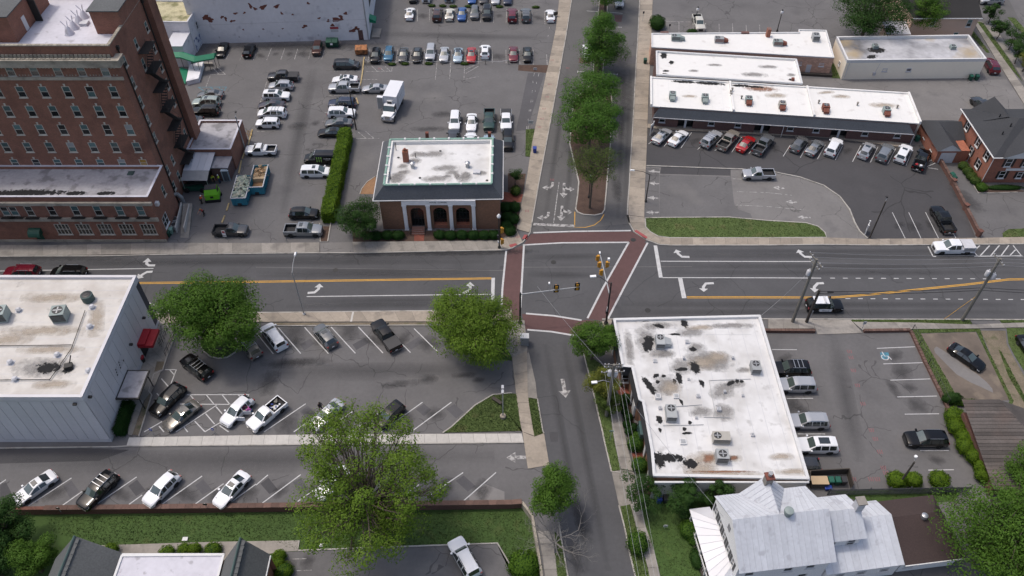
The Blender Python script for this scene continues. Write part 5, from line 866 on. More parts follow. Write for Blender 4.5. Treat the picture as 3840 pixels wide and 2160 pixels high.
part(MB().add([(71.7,108.95,2.5),(73.75,108.95,3.9),(75.8,108.95,2.5),(71.7,118,2.5),(73.75,115.6,3.9),(77.7,118,2.5),(77.7,115.6,3.9),(75.8,112,2.55),(77.7,112.2,2.5)],[(0,1,4,3),(1,2,7,6,4),(3,4,6,5),(7,8,6)]),'roof','slate_dark',ga)
part(MB().poly([(71.75,109.05,2.52),(75.75,109.05,2.52),(73.75,109.05,3.88)]),'gable','trim',ga)
for y in(111.3,114.8):window(ga,72.03,y,1.0,.8,1.0,R(-90),'trim',('pane','pane'))
# ---- grey panelled building on the left
gb=thing('panel_building','large grey panelled building with white membrane roof at the left edge','building',(-60,63,0))
gx0,gx1,gy0,gy1,gz=-88.0,-49.4,53.76,73.2,9.5
part(MB().box(gx0,gx1-.06,gy0+.06,gy1,0,9.0),'wall','groove',gb);flatroof(gb,[(gx0,gy0),(gx1,gy0),(gx1,gy1),(gx0,gy1)],9.1,'roof_warm',.4,'panel_trim','panel_trim',.35)
part(MB().box(gx0,gx1+.05,gy0-.05,gy0+.05,8.55,9.1),'fascia','panel_trim',gb);part(MB().box(gx1-.05,gx1+.05,gy0+.06,gy1,8.55,9.1),'fascia','panel_trim',gb)
pm=MB().box(.03,1.27,0,.06,.0,8.0).mesh('wall_panel');pe=MB().box(-.06,0,.03,1.49,0,8.0).mesh('wall_panel')
for i in range(29):inst('wall_panel',pm,'panel_grey',gb,(gx1-1.3*(i+1)+60,gy0-63,.55))
for i in range(12):inst('wall_panel',pe,'panel_grey',gb,(gx1+60,gy0+.1+1.52*i-63,.55))
part(MB().box(gx0,gx1+.02,gy0-.02,gy0+.05,0,.5),'plinth','panel_trim',gb);part(MB().box(gx1-.05,gx1+.02,gy0+.06,gy1,0,.5),'plinth','panel_trim',gb)
part(MB().box(gx1+.003,gx1+2.0,66.6,69.5,2.5,2.95).box(gx1+.003,gx1+1.0,66.7,69.4,2.95,3.15),'door_awning','red_awning',gb);part(MB().box(gx1+.002,gx1+.04,66.9,68.4,0,2.4),'door','black',gb)
cn=part(MB().box(gx1+.003,gx1+2.9,58.1,62.6,2.75,2.95),'porch_canopy','iron',gb);MB().box(gx1+.2,gx1+2.75,58.3,62.4,2.96,3.0).build('canopy_top','roof_grey',cn)
for y in(58.6,62.1):MB().tube((gx1+2.6,y,0),(gx1+2.6,y,2.75),.07,n=6).build('canopy_post','iron',cn)
sg=part(MB().box(gx1+.004,gx1+.012,60.3,63.3,4.3,5.6),'wall_sign','panel_trim',gb)
for r_ in range(3):
    for q in range(7-r_):MB().box(gx1+.013,gx1+.03,60.5+q*.38+r_*.12,60.5+q*.38+.2+r_*.12,4.45+r_*.38,4.7+r_*.38).build('sign_letter','trim_grey' if q%3 else 'black',sg)
for(x,y,z)in((gx1+.2,54.6,8.2),(gx1-1.2,gy0-.2,8.2),(gx1+.2,65.4,4.6),(gx1+.2,70.3,4.2)):part(MB().box(x-.2,x+.2,y-.15,y+.15,z,z+.22).tube((x,y,z-.15),(x,y,z),.05,n=5),'wall_lamp','iron',gb)
marks(gb,[((-55.7,58.3),2.3,.9,0)],9.115,'smudge',j=.3);marks(gb,[((-55.2,58.2),1.2,.6,0),((-52.7,57.9),.5,.4,0)],9.125,'tar',j=.35);marks(gb,[((-58,64),3,.5,0),((-52.2,66),.6,1.8,.3),((-56,61),2.4,.4,0),((-62,62.5),2,.6,.1),((-53.5,55.8),1.5,.4,0),((-59,69.5),2.5,.5,0)],9.112,'smudge_tan')
for y in[54.6+1.35*i for i in range(14)]:part(MB().box(gx0,gx1-.4,y,y+.04,9.1,9.107),'roof_seam','trim_grey',gb)
for p,q in(((-54.0,67.2),(-53.4,61)),((-53.4,61),(-54.2,56.3)),((-66,61.4),(-53.6,61.6)),((-66,56.2),(-54.2,56.4))):part(MB().tube((*p,9.3),(*q,9.3),.05,n=5),'conduit','iron',gb)
# ---- flat roofed building on the corner right of the south street
se=thing('flat_roof_building','brick building with blotchy white membrane roof beside the south street','building',(24,58,0))
sp=[(13.52,70.14),(13.95,62.1),(15.12,61.98),(15.5,57.0),(15.9,56.7),(16.15,49.97),(16.0,46.55),(33.6,46.15),(33.27,70.76)]
part(MB().prism(sp,0,4.0),'wall','brick_brown',se);flatroof(se,sp,4.02,'roof_white',.38,'trim','trim',.3)
fb=MB()
for i in range(6):
    a,b=sp[i],sp[i+1];o=offset(a,b,-.28);o2=offset(a,b,-.02);fb.poly([(a[0]+o[0],a[1]+o[1],2.9),(b[0]+o[0],b[1]+o[1],2.9),(b[0]+o2[0],b[1]+o2[1],4.3),(a[0]+o2[0],a[1]+o2[1],4.3)])
part(fb,'slate_fascia','slate_dark',se);part(MB().box(16.1,33.5,46.05,46.14,0,3.9),'rear_wall','concrete_pale',se);part(MB().prism(strip([(33.62,46.1),(33.3,70.7)],.2),3.9,4.15),'gutter','trim',se);part(MB().box(16.1,33.6,45.85,46.04,3.85,4.05),'gutter','trim',se)
for i in range(11):x=14.6+1.75*i;part(MB().prism(strip([(x,69.9),(x+.15,47 if x>16.4 else 63)],.05),4.02,4.03),'roof_seam','trim_grey',se)
for y in(67.6,68.7):part(MB().box(15,31.5,y,y+.04,4.02,4.035),'roof_seam','trim_grey',se)
q=4.0;G=[(c,rx,ry,a)for(c,rx,ry,a)in zip([(17.94,70.05),(19.55,69.09),(22.98,69.52),(17.75,66.11),(23.43,65.12),(21.47,67.66),(21.54,61.89),(23.23,62.21),(18.14,60.87),(19.07,60.8),(20.98,60.56),(20.33,59.95),(17.09,59.34),(18.2,59.87),(23.71,59.72),(27.31,59.72),(28.17,60.02),(28.72,59.95),(17.7,54.4),(17.78,54.05),(20.54,52.93),(21.32,53.84),(20.75,56.86),(17.62,52.79),(20.75,52.39)],(.45,.6,.4,.55,.35,.6,.65,.5,.35,.22,.3,.18,.35,.2,.25,.5,.2,.2,.3,.25,.2,.18,.15,.15,.5),(.18,.28,.5,1.05,.35,.16,.25,.75,.25,.2,.75,.4,1.15,.25,.45,.25,.3,.2,.4,.3,.25,.25,.4,.3,.15),(0,-.5,.3,-.2,-.6,-.1,0,.2,.4,0,.1,0,.45,0,.3,.4,0,0,.2,.3,.2,0,.3,.2,0))]
marks(se,G,4.045,'tar',j=.5,name='tar_patch')
marks(se,list(zip([(17.57,66.78),(24.58,63.49),(26.18,63.17),(21.49,62.37),(19.2,59.41),(18.97,64.46),(23.61,67.97),(15.22,65.45),(26.1,58.5),(23.87,65.45),(29.32,61.74),(27.65,59.56),(19.56,69.17),(29.08,69.17),(25.66,55.41),(22.89,55.41),(19.97,64.3)],(.9,1.6,1.3,.9,1.2,.8,1.2,.35,1.1,.7,.6,1.0,1.4,2,.8,.9,.7),(1.3,.9,1.0,.8,.9,.45,.5,1.8,.7,.5,.3,.4,.4,.3,.8,.5,.4),(0,-.3,0,0,.2,0,0,0,.3,0,0,0,0,0,0,0,0))),4.036,'smudge');marks(se,list(zip([(24.34,62.85),(19.76,58.96),(26.29,63.81),(25.06,68.83)],(1.2,.8,.9,1.2),(.7,.7,.6,.3),(0,0,0,0))),4.047,'smudge_tan')
marks(se,list(zip([(18.3,49.08),(17,48.82),(20.6,48.3)],(1.3,.5,.7),(.45,.8,.5),(-.1,.2,-.4))),4.05,'tar',j=.5,name='tar_patch');marks(se,list(zip([(22.42,48.95),(21.61,47.52),(25.29,48.95),(24.12,46.88),(31.17,49.21),(32.09,47.26)],(1.4,1.2,.8,2.6,.9,1.2),(.6,.6,.3,.3,.3,.25),(0,0,0,0,0,0))),4.042,'smudge_tan')
marks(se,list(zip([(22.77,48.95),(25.65,49.02),(24.07,47.26)],(.5,.35,2.4),(.4,.2,.1),(.3,.2,0))),4.052,'rust_mark')
window(se,14.55,61.95,1.2,1.0,1.6,0,'trim',('pane','pane'));part(MB().box(15.2,15.44,57.3,58.6,.3,2.6),'bay_window','trim',se);part(MB().box(15.5,15.95,53.2,55.2,.5,2.5),'bay_window','pane_teal',se)
for i,(x,y,m_)in enumerate(((13.6,67.5,'trim'),(13.75,64.2,'trim'),(15.2,59.5,'trim_grey'),(16.0,51.6,'trim'),(16.0,48.2,'trim'))):part(MB().box(x-.1,x+.02,y-.3,y+.3,.2,2.8),'pilaster',m_,se)
for a,b in zip([(24.67,60.03),(18.5,56.06),(23.1,54.62),(24.84,56.35),(20.44,65.04),(24.63,60.1),(18.04,53.42)],[(24.57,54.76),(23.16,56.43),(26.2,54.55),(25.52,56.06),(20.5,63.57),(29.9,60.33),(22.93,53.56)]):part(MB().tube((*a,4.1),(*b,4.1),.03,n=5),'conduit','galv',se)
# ---- white wooden house with metal roof
ho,HW=framed('white_house','white wooden house with silver standing seam metal roof','house',(23.2,34.75),(33.2,35.95));D=8.5;EZ,RZ=5.7,8.7
wall(ho,'wall','siding_white',(0,.3),(1,0),HW,0,EZ,[(1.0,2.0,3.6,5.0),(5.2,6.2,3.6,5.0),(7.6,8.6,3.7,5.0),(7.2,8.3,.9,2.4),(2,3,.9,2.4)],world=False)
for x,z,h in((1.5,3.6,1.4),(5.7,3.6,1.4),(8.1,3.7,1.3),(7.75,.9,1.5),(2.5,.9,1.5)):window(ho,x,.33,z,1.0,h,0,'trim',('pane','pane'),world=False)
wall(ho,'wall','siding_white',(.02,.3),(0,1),D-.6,0,EZ,[(1.0+i*1.45,1.55+i*1.45,3.7,5.2)for i in range(5)],(1,0),world=False)
for i in range(5):window(ho,.05,.3+1.275+i*1.45,3.7,.55,1.5,R(-90),'trim',('pane','pane'),world=False,shutters='black')
MB().poly([(.02,.3,EZ),(.02,D-.3,EZ),(.02,D/2,RZ-.1)]).build('gable','siding_white',ho);MB().poly([(HW-.1,.3,EZ),(HW-.1,D-.3,EZ),(HW-.1,D/2,RZ-.1)]).build('gable','siding_white',ho);MB().box(-.02,.03,D/2-.3,D/2+.3,6.4,7.3).build('gable_vent','pane',ho)
wall(ho,'wall','siding_white',(0,D-.3),(1,0),HW,0,EZ,(),(0,-1),world=False);wall(ho,'wall','siding_white',(HW-.1,.3),(0,1),D-.6,0,EZ,(),(-1,0),world=False)
def seamed(parent,a,b,c,d,n,m='metal_roof',name='roof_panel',seam='metal_roof_seam'):
    """metal roof plane a-b along the eave, d-c along the ridge: each pan between two standing seams is a piece"""
    nrm=(Vector(b)-Vector(a)).cross(Vector(d)-Vector(a)).normalized()*.05
    if nrm.z<0:nrm=-nrm
    for i in range(n):
        p,q,r_,s_=lerp(a,b,(i+.02)/n),lerp(a,b,(i+.98)/n),lerp(d,c,(i+.98)/n),lerp(d,c,(i+.02)/n)
        o=MB().poly([p,q,r_,s_]).build(name,m,parent)
        if i:e0,e1=Vector(lerp(a,b,i/n)),Vector(lerp(d,c,i/n));MB().tube(e0+nrm*.3,e1+nrm*.3,.028,n=4).build('seam',seam,o)
seamed(ho,(-.05,-.15,EZ-.1),(HW+.25,-.15,EZ-.1),(HW+.25,D/2,RZ),(-.05,D/2,RZ),17);seamed(ho,(-.05,D+.15,EZ-.1),(2.75,D+.15,EZ-.1),(5.0,D/2,RZ),(-.05,D/2,RZ),8);seamed(ho,(7.9,D+.15,EZ-.1),(HW+.25,D+.15,EZ-.1),(HW+.25,D/2,RZ),(5.0,D/2,RZ),8)
seamed(ho,(2.75,D+.15,EZ-.1),(5.0,D/2,RZ),(5.02,D/2+.02,RZ),(5.2,D+.3,RZ),8);seamed(ho,(7.9,D+.15,EZ-.1),(5.0,D/2,RZ),(5.02,D/2+.02,RZ),(5.2,D+.3,RZ),8);MB().poly([(2.75,D+.12,EZ-.15),(5.2,D+.22,RZ-.05),(7.9,D+.12,EZ-.15)]).build('gable','siding_white',ho)
c_=MB().box(4.75,5.5,D-.7,D+.05,7.4,9.5).build('chimney','concrete_grey',ho);MB().box(4.65,5.6,D-.8,D+.15,9.5,9.65).build('chimney_cap','brick_bare',c_);MB().lathe([(.2,9.75),(.17,10.15),(.25,10.2)],10,(5.1,D-.3,0)).build('flue','galv',c_)
v_=MB().lathe([(.4,0),(.42,.5),(.5,.6),(.48,.85),(.1,.95)],14,(5.9,D/2,RZ-.2)).build('turbine_vent','ac_green',ho,40)
# east wings
EL=HW+.2;seamed(ho,(EL,2.0,5.5),(EL+4.3,2.0,5.5),(EL+4.1,4.6,7.3),(EL,4.6,7.3),6);seamed(ho,(EL,7.2,5.5),(EL+4.1,7.2,5.5),(EL+4.1,4.6,7.3),(EL,4.6,7.3),6)
MB().box(EL-.3,EL+3.9,2.25,7.0,0,5.5).build('east_wing','siding_white',ho);MB().poly([(EL+3.9,2.25,5.5),(EL+3.9,7,5.5),(EL+3.9,4.6,7.2)]).build('gable','siding_white',ho)
for x in(EL+.7,EL+2.9):window(ho,x,2.2,3.9,.9,1.2,0,'trim',('pane','pane'),world=False)
seamed(ho,(EL-.3,-.3,2.9),(EL+8.4,-.2,2.9),(EL+8.4,4.6,4.9),(EL-.3,4.6,4.95),11);seamed(ho,(EL+4.2,7.2,3.2),(EL+8.4,7.2,3.2),(EL+8.4,4.6,4.9),(EL+4.2,4.6,4.9),6)
MB().box(EL,EL+8.1,0,7,0,2.88).build('rear_wing','siding_white',ho);MB().poly([(EL+8.1,0,2.9),(EL+8.1,7,2.9),(EL+8.1,4.6,4.8)]).build('gable','siding_white',ho)
for x in(EL+1.6,EL+4,EL+6.6):window(ho,x,-.05,1.3,1.0,.8,0,'trim',('pane','pane'),world=False)
c_=MB().box(EL+3.4,EL+4.2,4.3,5.1,6.5,8.6).build('chimney','trim_grey',ho);MB().box(EL+3.3,EL+4.3,4.2,5.2,8.6,8.75).build('chimney_cap','concrete_grey',c_)
# west porch
PE=-2.35;seamed(ho,(PE,D+.3,2.9),(PE,-.6,2.9),(.0,1.5,3.7),(.0,D-1.8,3.7),9,'metal_bright');MB().poly([(PE,D+.3,2.9),(.0,D-1.8,3.7),(.0,D+.3,2.9)]).build('porch_roof_end','metal_bright',ho);MB().poly([(PE,-.6,2.9),(.0,-.6,2.9),(.0,1.5,3.7)]).build('porch_roof_end','metal_roof',ho)
for i in range(5):MB().box(PE+.15,PE+.3,.2+i*2,.35+i*2,.4,2.85).build('porch_post','trim',ho)
for i in range(30):MB().box(PE+.2,PE+.25,.25+i*.27,.3+i*.27,.45,1.25).build('baluster','trim',ho)
MB().box(PE+.16,PE+.3,.1,D,1.25,1.32).build('porch_rail','trim',ho);MB().box(PE,.25,-.5,D,0,.42).build('porch_floor','wood_dark',ho)
ba,BW=framed('brown_addition','low house addition with dark brown shingle roof','house',(41.75,36.9),(47.75,37.65))
MB().box(.2,BW+.6,.3,7,0,2.8).build('wall','siding_white',ba);MB().add([(.05,-.2,2.8),(BW+.9,-.2,2.8),(BW+.9,7.3,2.8),(.05,7.3,2.8),(.05,4.5,4.5),(BW-.8,4.5,4.5)],[(0,1,5,4),(2,3,4,5),(1,2,5),(3,0,4)]).build('roof','shingle_brown',ba);MB().box(.05,BW+.9,-.3,-.2,2.68,2.8).build('gutter','trim',ba)
v_=MB().lathe([(.28,0),(.26,.35),(.36,.45),(.34,.8),(.1,.9)],12,(3.6,4.1,4.1)).build('turbine_vent','steel',ba,40);window(ba,1.2,.27,1.0,1.0,1.2,0,'trim',('pane','pane'),world=False)
# ---- shed with the tiled roof at the right edge
sh=thing('tiled_shed','garage with weathered brown tiled roof at the right edge','garage',(58.5,52,0));part(MB().box(55.8,64,46.5,56.6,0,2.2),'wall','brick_wall',sh)
for i in range(24):
    t0,t1=i/24,(i+1.12)/24;y0,y1=46+11.3*t0,46+11.3*t1;z0,z1=2.2+1.7*t0+.05,2.2+1.7*t1;xr0,xr1=65-5*t0,65-5*t1
    co=part(MB().add([(55.3,y0,z0),(xr0,y0,z0),(xr1,y1,z1),(55.3,y1,z1),(55.3,y0,z0-.06),(xr0,y0,z0-.06)],[(0,1,2,3),(4,5,1,0)]),'tile_course','shingle_tan',sh)
part(MB().poly([(65,46,2.25),(68,47,2.0),(64,57.3,2.0),(60,57.3,3.9)]),'roof_hip','shingle_tan',sh)
# ---- slate gabled building at the bottom left, on the lower lawn
sg_=thing('slate_building','low building with two grey slate gables and a flat lilac roof between','building',(-36,35,LOW))
part(MB().box(-41.3,-30.9,10,37.4,LOW,3.3),'wall','brick_red',sg_);flatroof(sg_,[(-41.6,8),(-30.65,8),(-30.65,37.7),(-41.6,37.6)],3.35,'roof_lilac',.15,'trim','trim',.2)
for xr,xl,xe,yn in((-45.9,-48.6,-41.65,38.5),(-28.45,-30.6,-25.8,38.3)):
    part(MB().poly([(xr,yn,6),(xe,yn-.6,3.3),(xe,6,3.3),(xr,6,6)]),'roof_slope','slate_green',sg_);part(MB().poly([(xr,yn,6),(xr,6,6),(xl,6,3.2),(xl,yn-1.2,3.2)]),'roof_slope','slate_green',sg_)
    part(MB().poly([(xr,yn-.1,5.95),(xl,yn-1.2,3.2),(xl,yn-1.2,LOW),(xe,yn-.7,LOW),(xe,yn-.7,3.3)]),'gable_wall','brick_red',sg_);part(MB().tube((xr,yn,6.02),(xr,6,6.02),.12,n=5),'ridge','patina_dark',sg_);part(MB().prism([(xl+.4,8),(xe-.35,8),(xe-.35,yn-1),(xl+.4,yn-1.3)],LOW,3.15),'wing_wall','brick_red',sg_)
    ts=MB().box(-.25,.25,-.28,.28,-.02,.03).mesh('ridge_slate')
    for i in range(12):inst('ridge_slate',ts,'slate_green',sg_,(xr+.3+36,yn-.5-i*.6-35,5.85-LOW),random.uniform(-.2,.2))
part(MB().tube((-25.75,8,3.25),(-25.75,37.6,3.25),.09,n=5),'gutter','trim',sg_);part(MB().box(-41.6,-30.65,37.62,37.8,3.3,3.42),'gutter','trim',sg_)

# ---------------------------------------------------------------- vehicles
# stations front to rear: (x, width factor, belt z, top z, top width factor)
SPEC={
 'sedan':dict(w=.92,r=.33,wh=(1.45,-1.40),st=[(2.43,.70,.52,.60,.56),(2.36,.84,.60,.68,.70),(2.2,.93,.66,.74,.80),(1.85,.985,.74,.82,.86),(1.0,1,.90,.96,.86),(.22,1,.93,1.36,.70),(-.3,1,.94,1.44,.68),(-.95,1,.95,1.38,.67),(-1.72,.99,.97,1.03,.80),(-2.2,.95,.95,1.0,.80),(-2.38,.86,.84,.92,.70),(-2.43,.76,.56,.64,.62)],
   ws=(.22,1.0),rw=(-1.72,-.95),sg=[(.95,-.28),(-.36,-1.1)]),
 'coupe':dict(w=.91,r=.33,wh=(1.38,-1.32),st=[(2.3,.70,.50,.58,.56),(2.22,.85,.58,.66,.70),(2.05,.93,.64,.72,.80),(1.7,.985,.74,.80,.86),(.85,1,.88,.94,.86),(.1,1,.91,1.30,.70),(-.4,1,.92,1.37,.68),(-.9,1,.93,1.32,.66),(-1.75,.99,.96,1.04,.78),(-2.15,.93,.93,.98,.76),(-2.3,.80,.6,.68,.64)],
   ws=(.1,.85),rw=(-1.75,-.9),sg=[(.8,-.35),(-.43,-1.05)]),
 'cross':dict(w=.94,r=.36,wh=(1.38,-1.33),st=[(2.32,.70,.62,.70,.58),(2.25,.86,.72,.82,.72),(2.05,.95,.82,.92,.82),(1.7,.99,.90,.98,.86),(1.02,1,.99,1.06,.87),(.32,1,1.02,1.56,.72),(-.15,1,1.03,1.66,.71),(-1.2,1,1.05,1.64,.70),(-1.75,.99,1.08,1.54,.66),(-2.16,.95,1.08,1.14,.74),(-2.28,.86,.84,.90,.72),(-2.32,.78,.58,.66,.64)],
   ws=(.32,1.02),rw=(-2.16,-1.75),sg=[(.95,-.18),(-.26,-1.05),(-1.13,-1.6)]),
 'suv':dict(w=1.0,r=.39,wh=(1.52,-1.45),st=[(2.52,.74,.74,.84,.62),(2.46,.88,.86,.96,.76),(2.25,.96,.94,1.04,.84),(1.9,.99,1.0,1.08,.87),(1.12,1,1.07,1.14,.88),(.5,1,1.09,1.68,.76),(.05,1,1.10,1.78,.75),(-1.7,1,1.12,1.76,.74),(-2.18,.98,1.12,1.68,.71),(-2.42,.95,1.10,1.18,.78),(-2.5,.86,.8,.86,.74),(-2.52,.80,.6,.68,.66)],
   ws=(.5,1.12),rw=(-2.42,-2.18),sg=[(1.05,-.12),(-.22,-1.12),(-1.22,-2.05)]),
 'van':dict(w=.99,r=.34,wh=(1.62,-1.45),st=[(2.55,.72,.66,.76,.60),(2.48,.87,.78,.90,.74),(2.3,.95,.88,.98,.82),(2.0,.99,.96,1.04,.87),(1.55,1,1.02,1.08,.88),(.62,1,1.05,1.62,.78),(.1,1,1.06,1.74,.77),(-1.8,1,1.08,1.72,.75),(-2.28,.98,1.08,1.60,.70),(-2.46,.94,1.06,1.14,.76),(-2.54,.82,.62,.70,.66)],
   ws=(.62,1.55),rw=(-2.46,-2.28),sg=[(1.45,.05),(-.05,-1.1),(-1.2,-2.1)]),
 'boxy':dict(w=.92,r=.35,wh=(1.25,-1.22),st=[(2.08,.74,.66,.78,.62),(2.02,.88,.80,.92,.78),(1.85,.96,.90,.99,.85),(1.5,.99,.95,1.02,.87),(.95,1,1.0,1.06,.88),(.45,1,1.02,1.54,.80),(0,1,1.03,1.62,.79),(-1.5,1,1.06,1.60,.77),(-1.88,.98,1.08,1.52,.72),(-2.02,.94,1.06,1.12,.78),(-2.08,.84,.62,.70,.70)],
   ws=(.45,.95),rw=(-2.02,-1.88),sg=[(.9,-.15),(-.23,-1.0),(-1.08,-1.75)]),
 'cargo':dict(w=1.0,r=.36,wh=(1.85,-1.65),st=[(2.75,.74,.76,.88,.62),(2.68,.88,.88,1.0,.78),(2.5,.96,.98,1.08,.85),(2.1,.99,1.06,1.14,.88),(1.85,1,1.1,1.18,.89),(1.1,1,1.14,1.88,.82),(.7,1,1.15,2.04,.82),(-2.5,1,1.18,2.02,.82),(-2.7,.99,1.16,1.94,.8),(-2.75,.95,.6,.7,.78)],
   ws=(1.1,1.85),rw=None,sg=[(1.75,.75)]),
 'crew':dict(w=1.01,r=.40,wh=(1.92,-1.85),bed=(-.98,-2.92),st=[(2.92,.78,.86,.98,.66),(2.86,.90,.98,1.08,.78),(2.65,.97,1.06,1.14,.85),(2.2,.99,1.10,1.18,.87),(1.45,1,1.14,1.22,.88),(.85,1,1.16,1.80,.76),(.4,1,1.17,1.90,.76),(-.7,1,1.18,1.88,.75),(-.9,1,1.17,1.30,.84),(-.97,1,1.16,1.24,.86)],
   ws=(.85,1.45),rw=(-.9,-.7),sg=[(1.38,.2),(.1,-.65)]),
 'reg':dict(w=.98,r=.38,wh=(1.75,-1.65),bed=(-.52,-2.65),st=[(2.65,.78,.80,.92,.66),(2.58,.90,.92,1.02,.78),(2.4,.97,1.0,1.08,.85),(2.0,.99,1.04,1.12,.87),(1.25,1,1.08,1.16,.88),(.65,1,1.10,1.70,.76),(.3,1,1.11,1.78,.76),(-.3,1,1.12,1.76,.75),(-.45,1,1.11,1.22,.84),(-.51,1,1.10,1.18,.86)],
   ws=(.65,1.25),rw=(-.45,-.3),sg=[(1.18,-.25)]),
}
_cm={}
def car_parts(kind):
    if kind in _cm:return _cm[kind]
    S=SPEC[kind];st=S['st'];w_=S['w'];r=S['r'];out=[]
    xs={q[0]for q in st}|{x for a in S['sg']for x in a}
    for xw in S['wh']:xs|={x for x in(xw-r-.1,xw-r+.04,xw-r*.5,xw+r*.5,xw+r-.04,xw+r+.1)if st[-1][0]<x<st[0][0]}
    xs=sorted(xs,reverse=True)
    def at(x):
        for a,b in zip(st,st[1:]):
            if b[0]<=x<=a[0]:t=(x-a[0])/(b[0]-a[0]);return[a[k]+(b[k]-a[k])*t for k in range(5)]
    def arch(x):
        z=.24
        for xw in S['wh']:
            d=abs(x-xw)
            if d<r+.05:z=max(z,.24+math.sqrt(max(0,(r+.07)**2-d*d))+r-.24-.02)
        return z
    ring=[]
    for x in xs:
        _,wf,zb,zt,wt=at(x);h=w_*wf;z1=arch(x);zm=min(max(.6,z1+.02),zb-.04);z1=min(z1,zm-.01);tw=w_*wt;up=zt-zb>.25
        ring.append([(h*.9,z1),(h,zm),(h*.985,zb),(tw,zt-(.10 if up else.035)),(tw*(.9 if up else.78),zt-(.02 if up else.005)),(tw*.5,zt+.012),(0,zt+.03)])
    body=MB();gl={}
    def face(tgt,i,j,s_):
        q=[(xs[i],s_*ring[i][j][0],ring[i][j][1]),(xs[i],s_*ring[i][j+1][0],ring[i][j+1][1]),(xs[i+1],s_*ring[i+1][j+1][0],ring[i+1][j+1][1]),(xs[i+1],s_*ring[i+1][j][0],ring[i+1][j][1])]
        tgt.poly(q if s_>0 else q[::-1])
    for i in range(len(xs)-1):
        xm=(xs[i]+xs[i+1])/2
        for s_ in(1,-1):
            for j in range(6):
                t=body
                if j>=4:
                    if S['ws'][0]<xm<S['ws'][1]:t=gl.setdefault('windshield',MB())
                    elif S['rw']and S['rw'][0]<xm<S['rw'][1]:t=gl.setdefault('rear_window',MB())
                elif j==2:
                    for n_,(a,b)in enumerate(S['sg']):
                        if b<xm<a:t=gl.setdefault(('side_window',n_,s_),MB())
                face(t,i,j,s_)
    for i in(0,len(xs)-1):body.poly([(xs[i],y,z)for y,z in ring[i]]+[(xs[i],-y,z)for y,z in ring[i][::-1]])
    f,b=st[0][0],st[-1][0]if 'bed' not in S else S['bed'][1];zf=at(f)[3]
    bm_=body.mesh('body',32)
    # merge doubles so the shell shades smoothly
    import bmesh
    bb=bmesh.new();bb.from_mesh(bm_);bmesh.ops.remove_doubles(bb,verts=bb.verts,dist=.0005);bb.to_mesh(bm_);bb.free();bm_.set_sharp_from_angle(angle=R(34))
    out.append(('body',bm_,'paint',None))
    for k_,mb in gl.items():
        nm=k_ if isinstance(k_,str)else 'side_window';m_=mb.mesh(nm,40);out.append((nm,m_,'windscreen' if nm=='windshield' else 'car_glass',None))
    hi=.62*w_;un=MB().box(b+.12,f-.18,-w_*.80,w_*.80,.18,.5);un.box(b+.5,f-.6,-w_*.72,w_*.72,.5,at((S['ws'][0]))[2]-.1 if 'bed' not in S else.62)
    out.append(('underbody',un.mesh('underbody'),'rubber',None))
    ty=MB().lathe([(r*.62,-.1),(r*.95,-.11),(r,-.08),(r,.08),(r*.95,.11),(r*.62,.1)],16).mesh('tyre',40);rm=MB().lathe([(r*.64,-.085),(r*.64,.085),(r*.55,.1),(r*.2,.075),(r*.12,.1)],10).mesh('rim',40)
    for xw in S['wh']:
        for s_ in(1,-1):out.append(('wheel',ty,'rubber',((xw,s_*(w_-.13),r),rm,s_)))
    hz=at(f-.25)[2]
    for s_ in(1,-1):
        out.append(('headlight',MB().add([(f-.03,s_*w_*.50,hz-.16),(f-.13,s_*w_*.90,hz-.10),(f-.42,s_*w_*.965,hz+.0),(f-.16,s_*w_*.60,hz+.015),(f-.015,s_*w_*.50,hz-.26),(f-.10,s_*w_*.90,hz-.22),(f-.40,s_*w_*1.0,hz-.08)],[(0,1,2,3),(0,4,5,1),(1,5,6,2)]).mesh('headlight'),'headlight',None))
        tz=at(b+.2)[2]-.05 if 'bed' not in S else 1.0
        out.append(('taillight',MB().box(b-.02,b+.12,min(s_*w_*.66,s_*w_*.93),max(s_*w_*.66,s_*w_*.93),tz-.3,tz-.06).mesh('taillight'),'taillight',None))
        xm=S['ws'][1]-.12;zb=at(xm)[2];out.append(('mirror',MB().box(xm-.1,xm+.1,min(s_*w_*.97,s_*(w_+.2)),max(s_*w_*.97,s_*(w_+.2)),zb+.0,zb+.17).mesh('mirror'),'paint',None))
    out.append(('grille',MB().box(f-.06,f+.012,-w_*.46,w_*.46,.46,hz-.14).mesh('grille'),'plastic_dark',None))
    out.append(('bumper',MB().box(f-.2,f+.05,-w_*.68,w_*.68,.28,.45).mesh('bumper'),'trimcol',None));out.append(('bumper',MB().box(b-.05,b+.15,-w_*.72,w_*.72,.32,.52).mesh('bumper'),'trimcol',None))
    out.append(('license_plate',MB().box(b-.065,b-.03,-.17,.17,.56,.68).mesh('license_plate'),'plate',None))
    if 'bed' in S:
        x1,x0_=S['bed'][0]-.03,S['bed'][1];zt=1.22 if kind=='crew' else 1.14;xw=S['wh'][1];bd=MB()
        for s_ in(1,-1):
            arc=[(xw+(r+.07)*math.cos(R(180-q*22.5)),max(.5,r+(r+.07)*math.sin(R(180-q*22.5))))for q in range(9)]
            prof=[(x0_,.5)]+[p for p in arc if p[1]>=.5]+[(x1,.5),(x1,zt),(x0_,zt)]
            o_,i_=s_*w_*.99,s_*(w_*.99-.14)
            n_=len(prof);bd.add([(x,o_,z)for x,z in prof]+[(x,i_,z)for x,z in prof],[tuple(range(n_))if s_<0 else tuple(range(n_))[::-1]]+[(q,(q+1)%n_,n_+(q+1)%n_,n_+q)for q in range(n_)])
        bd.box(x0_,x0_+.1,-w_*.85,w_*.85,.52,zt);bd.box(x1-.08,x1,-w_*.85,w_*.85,.52,zt)
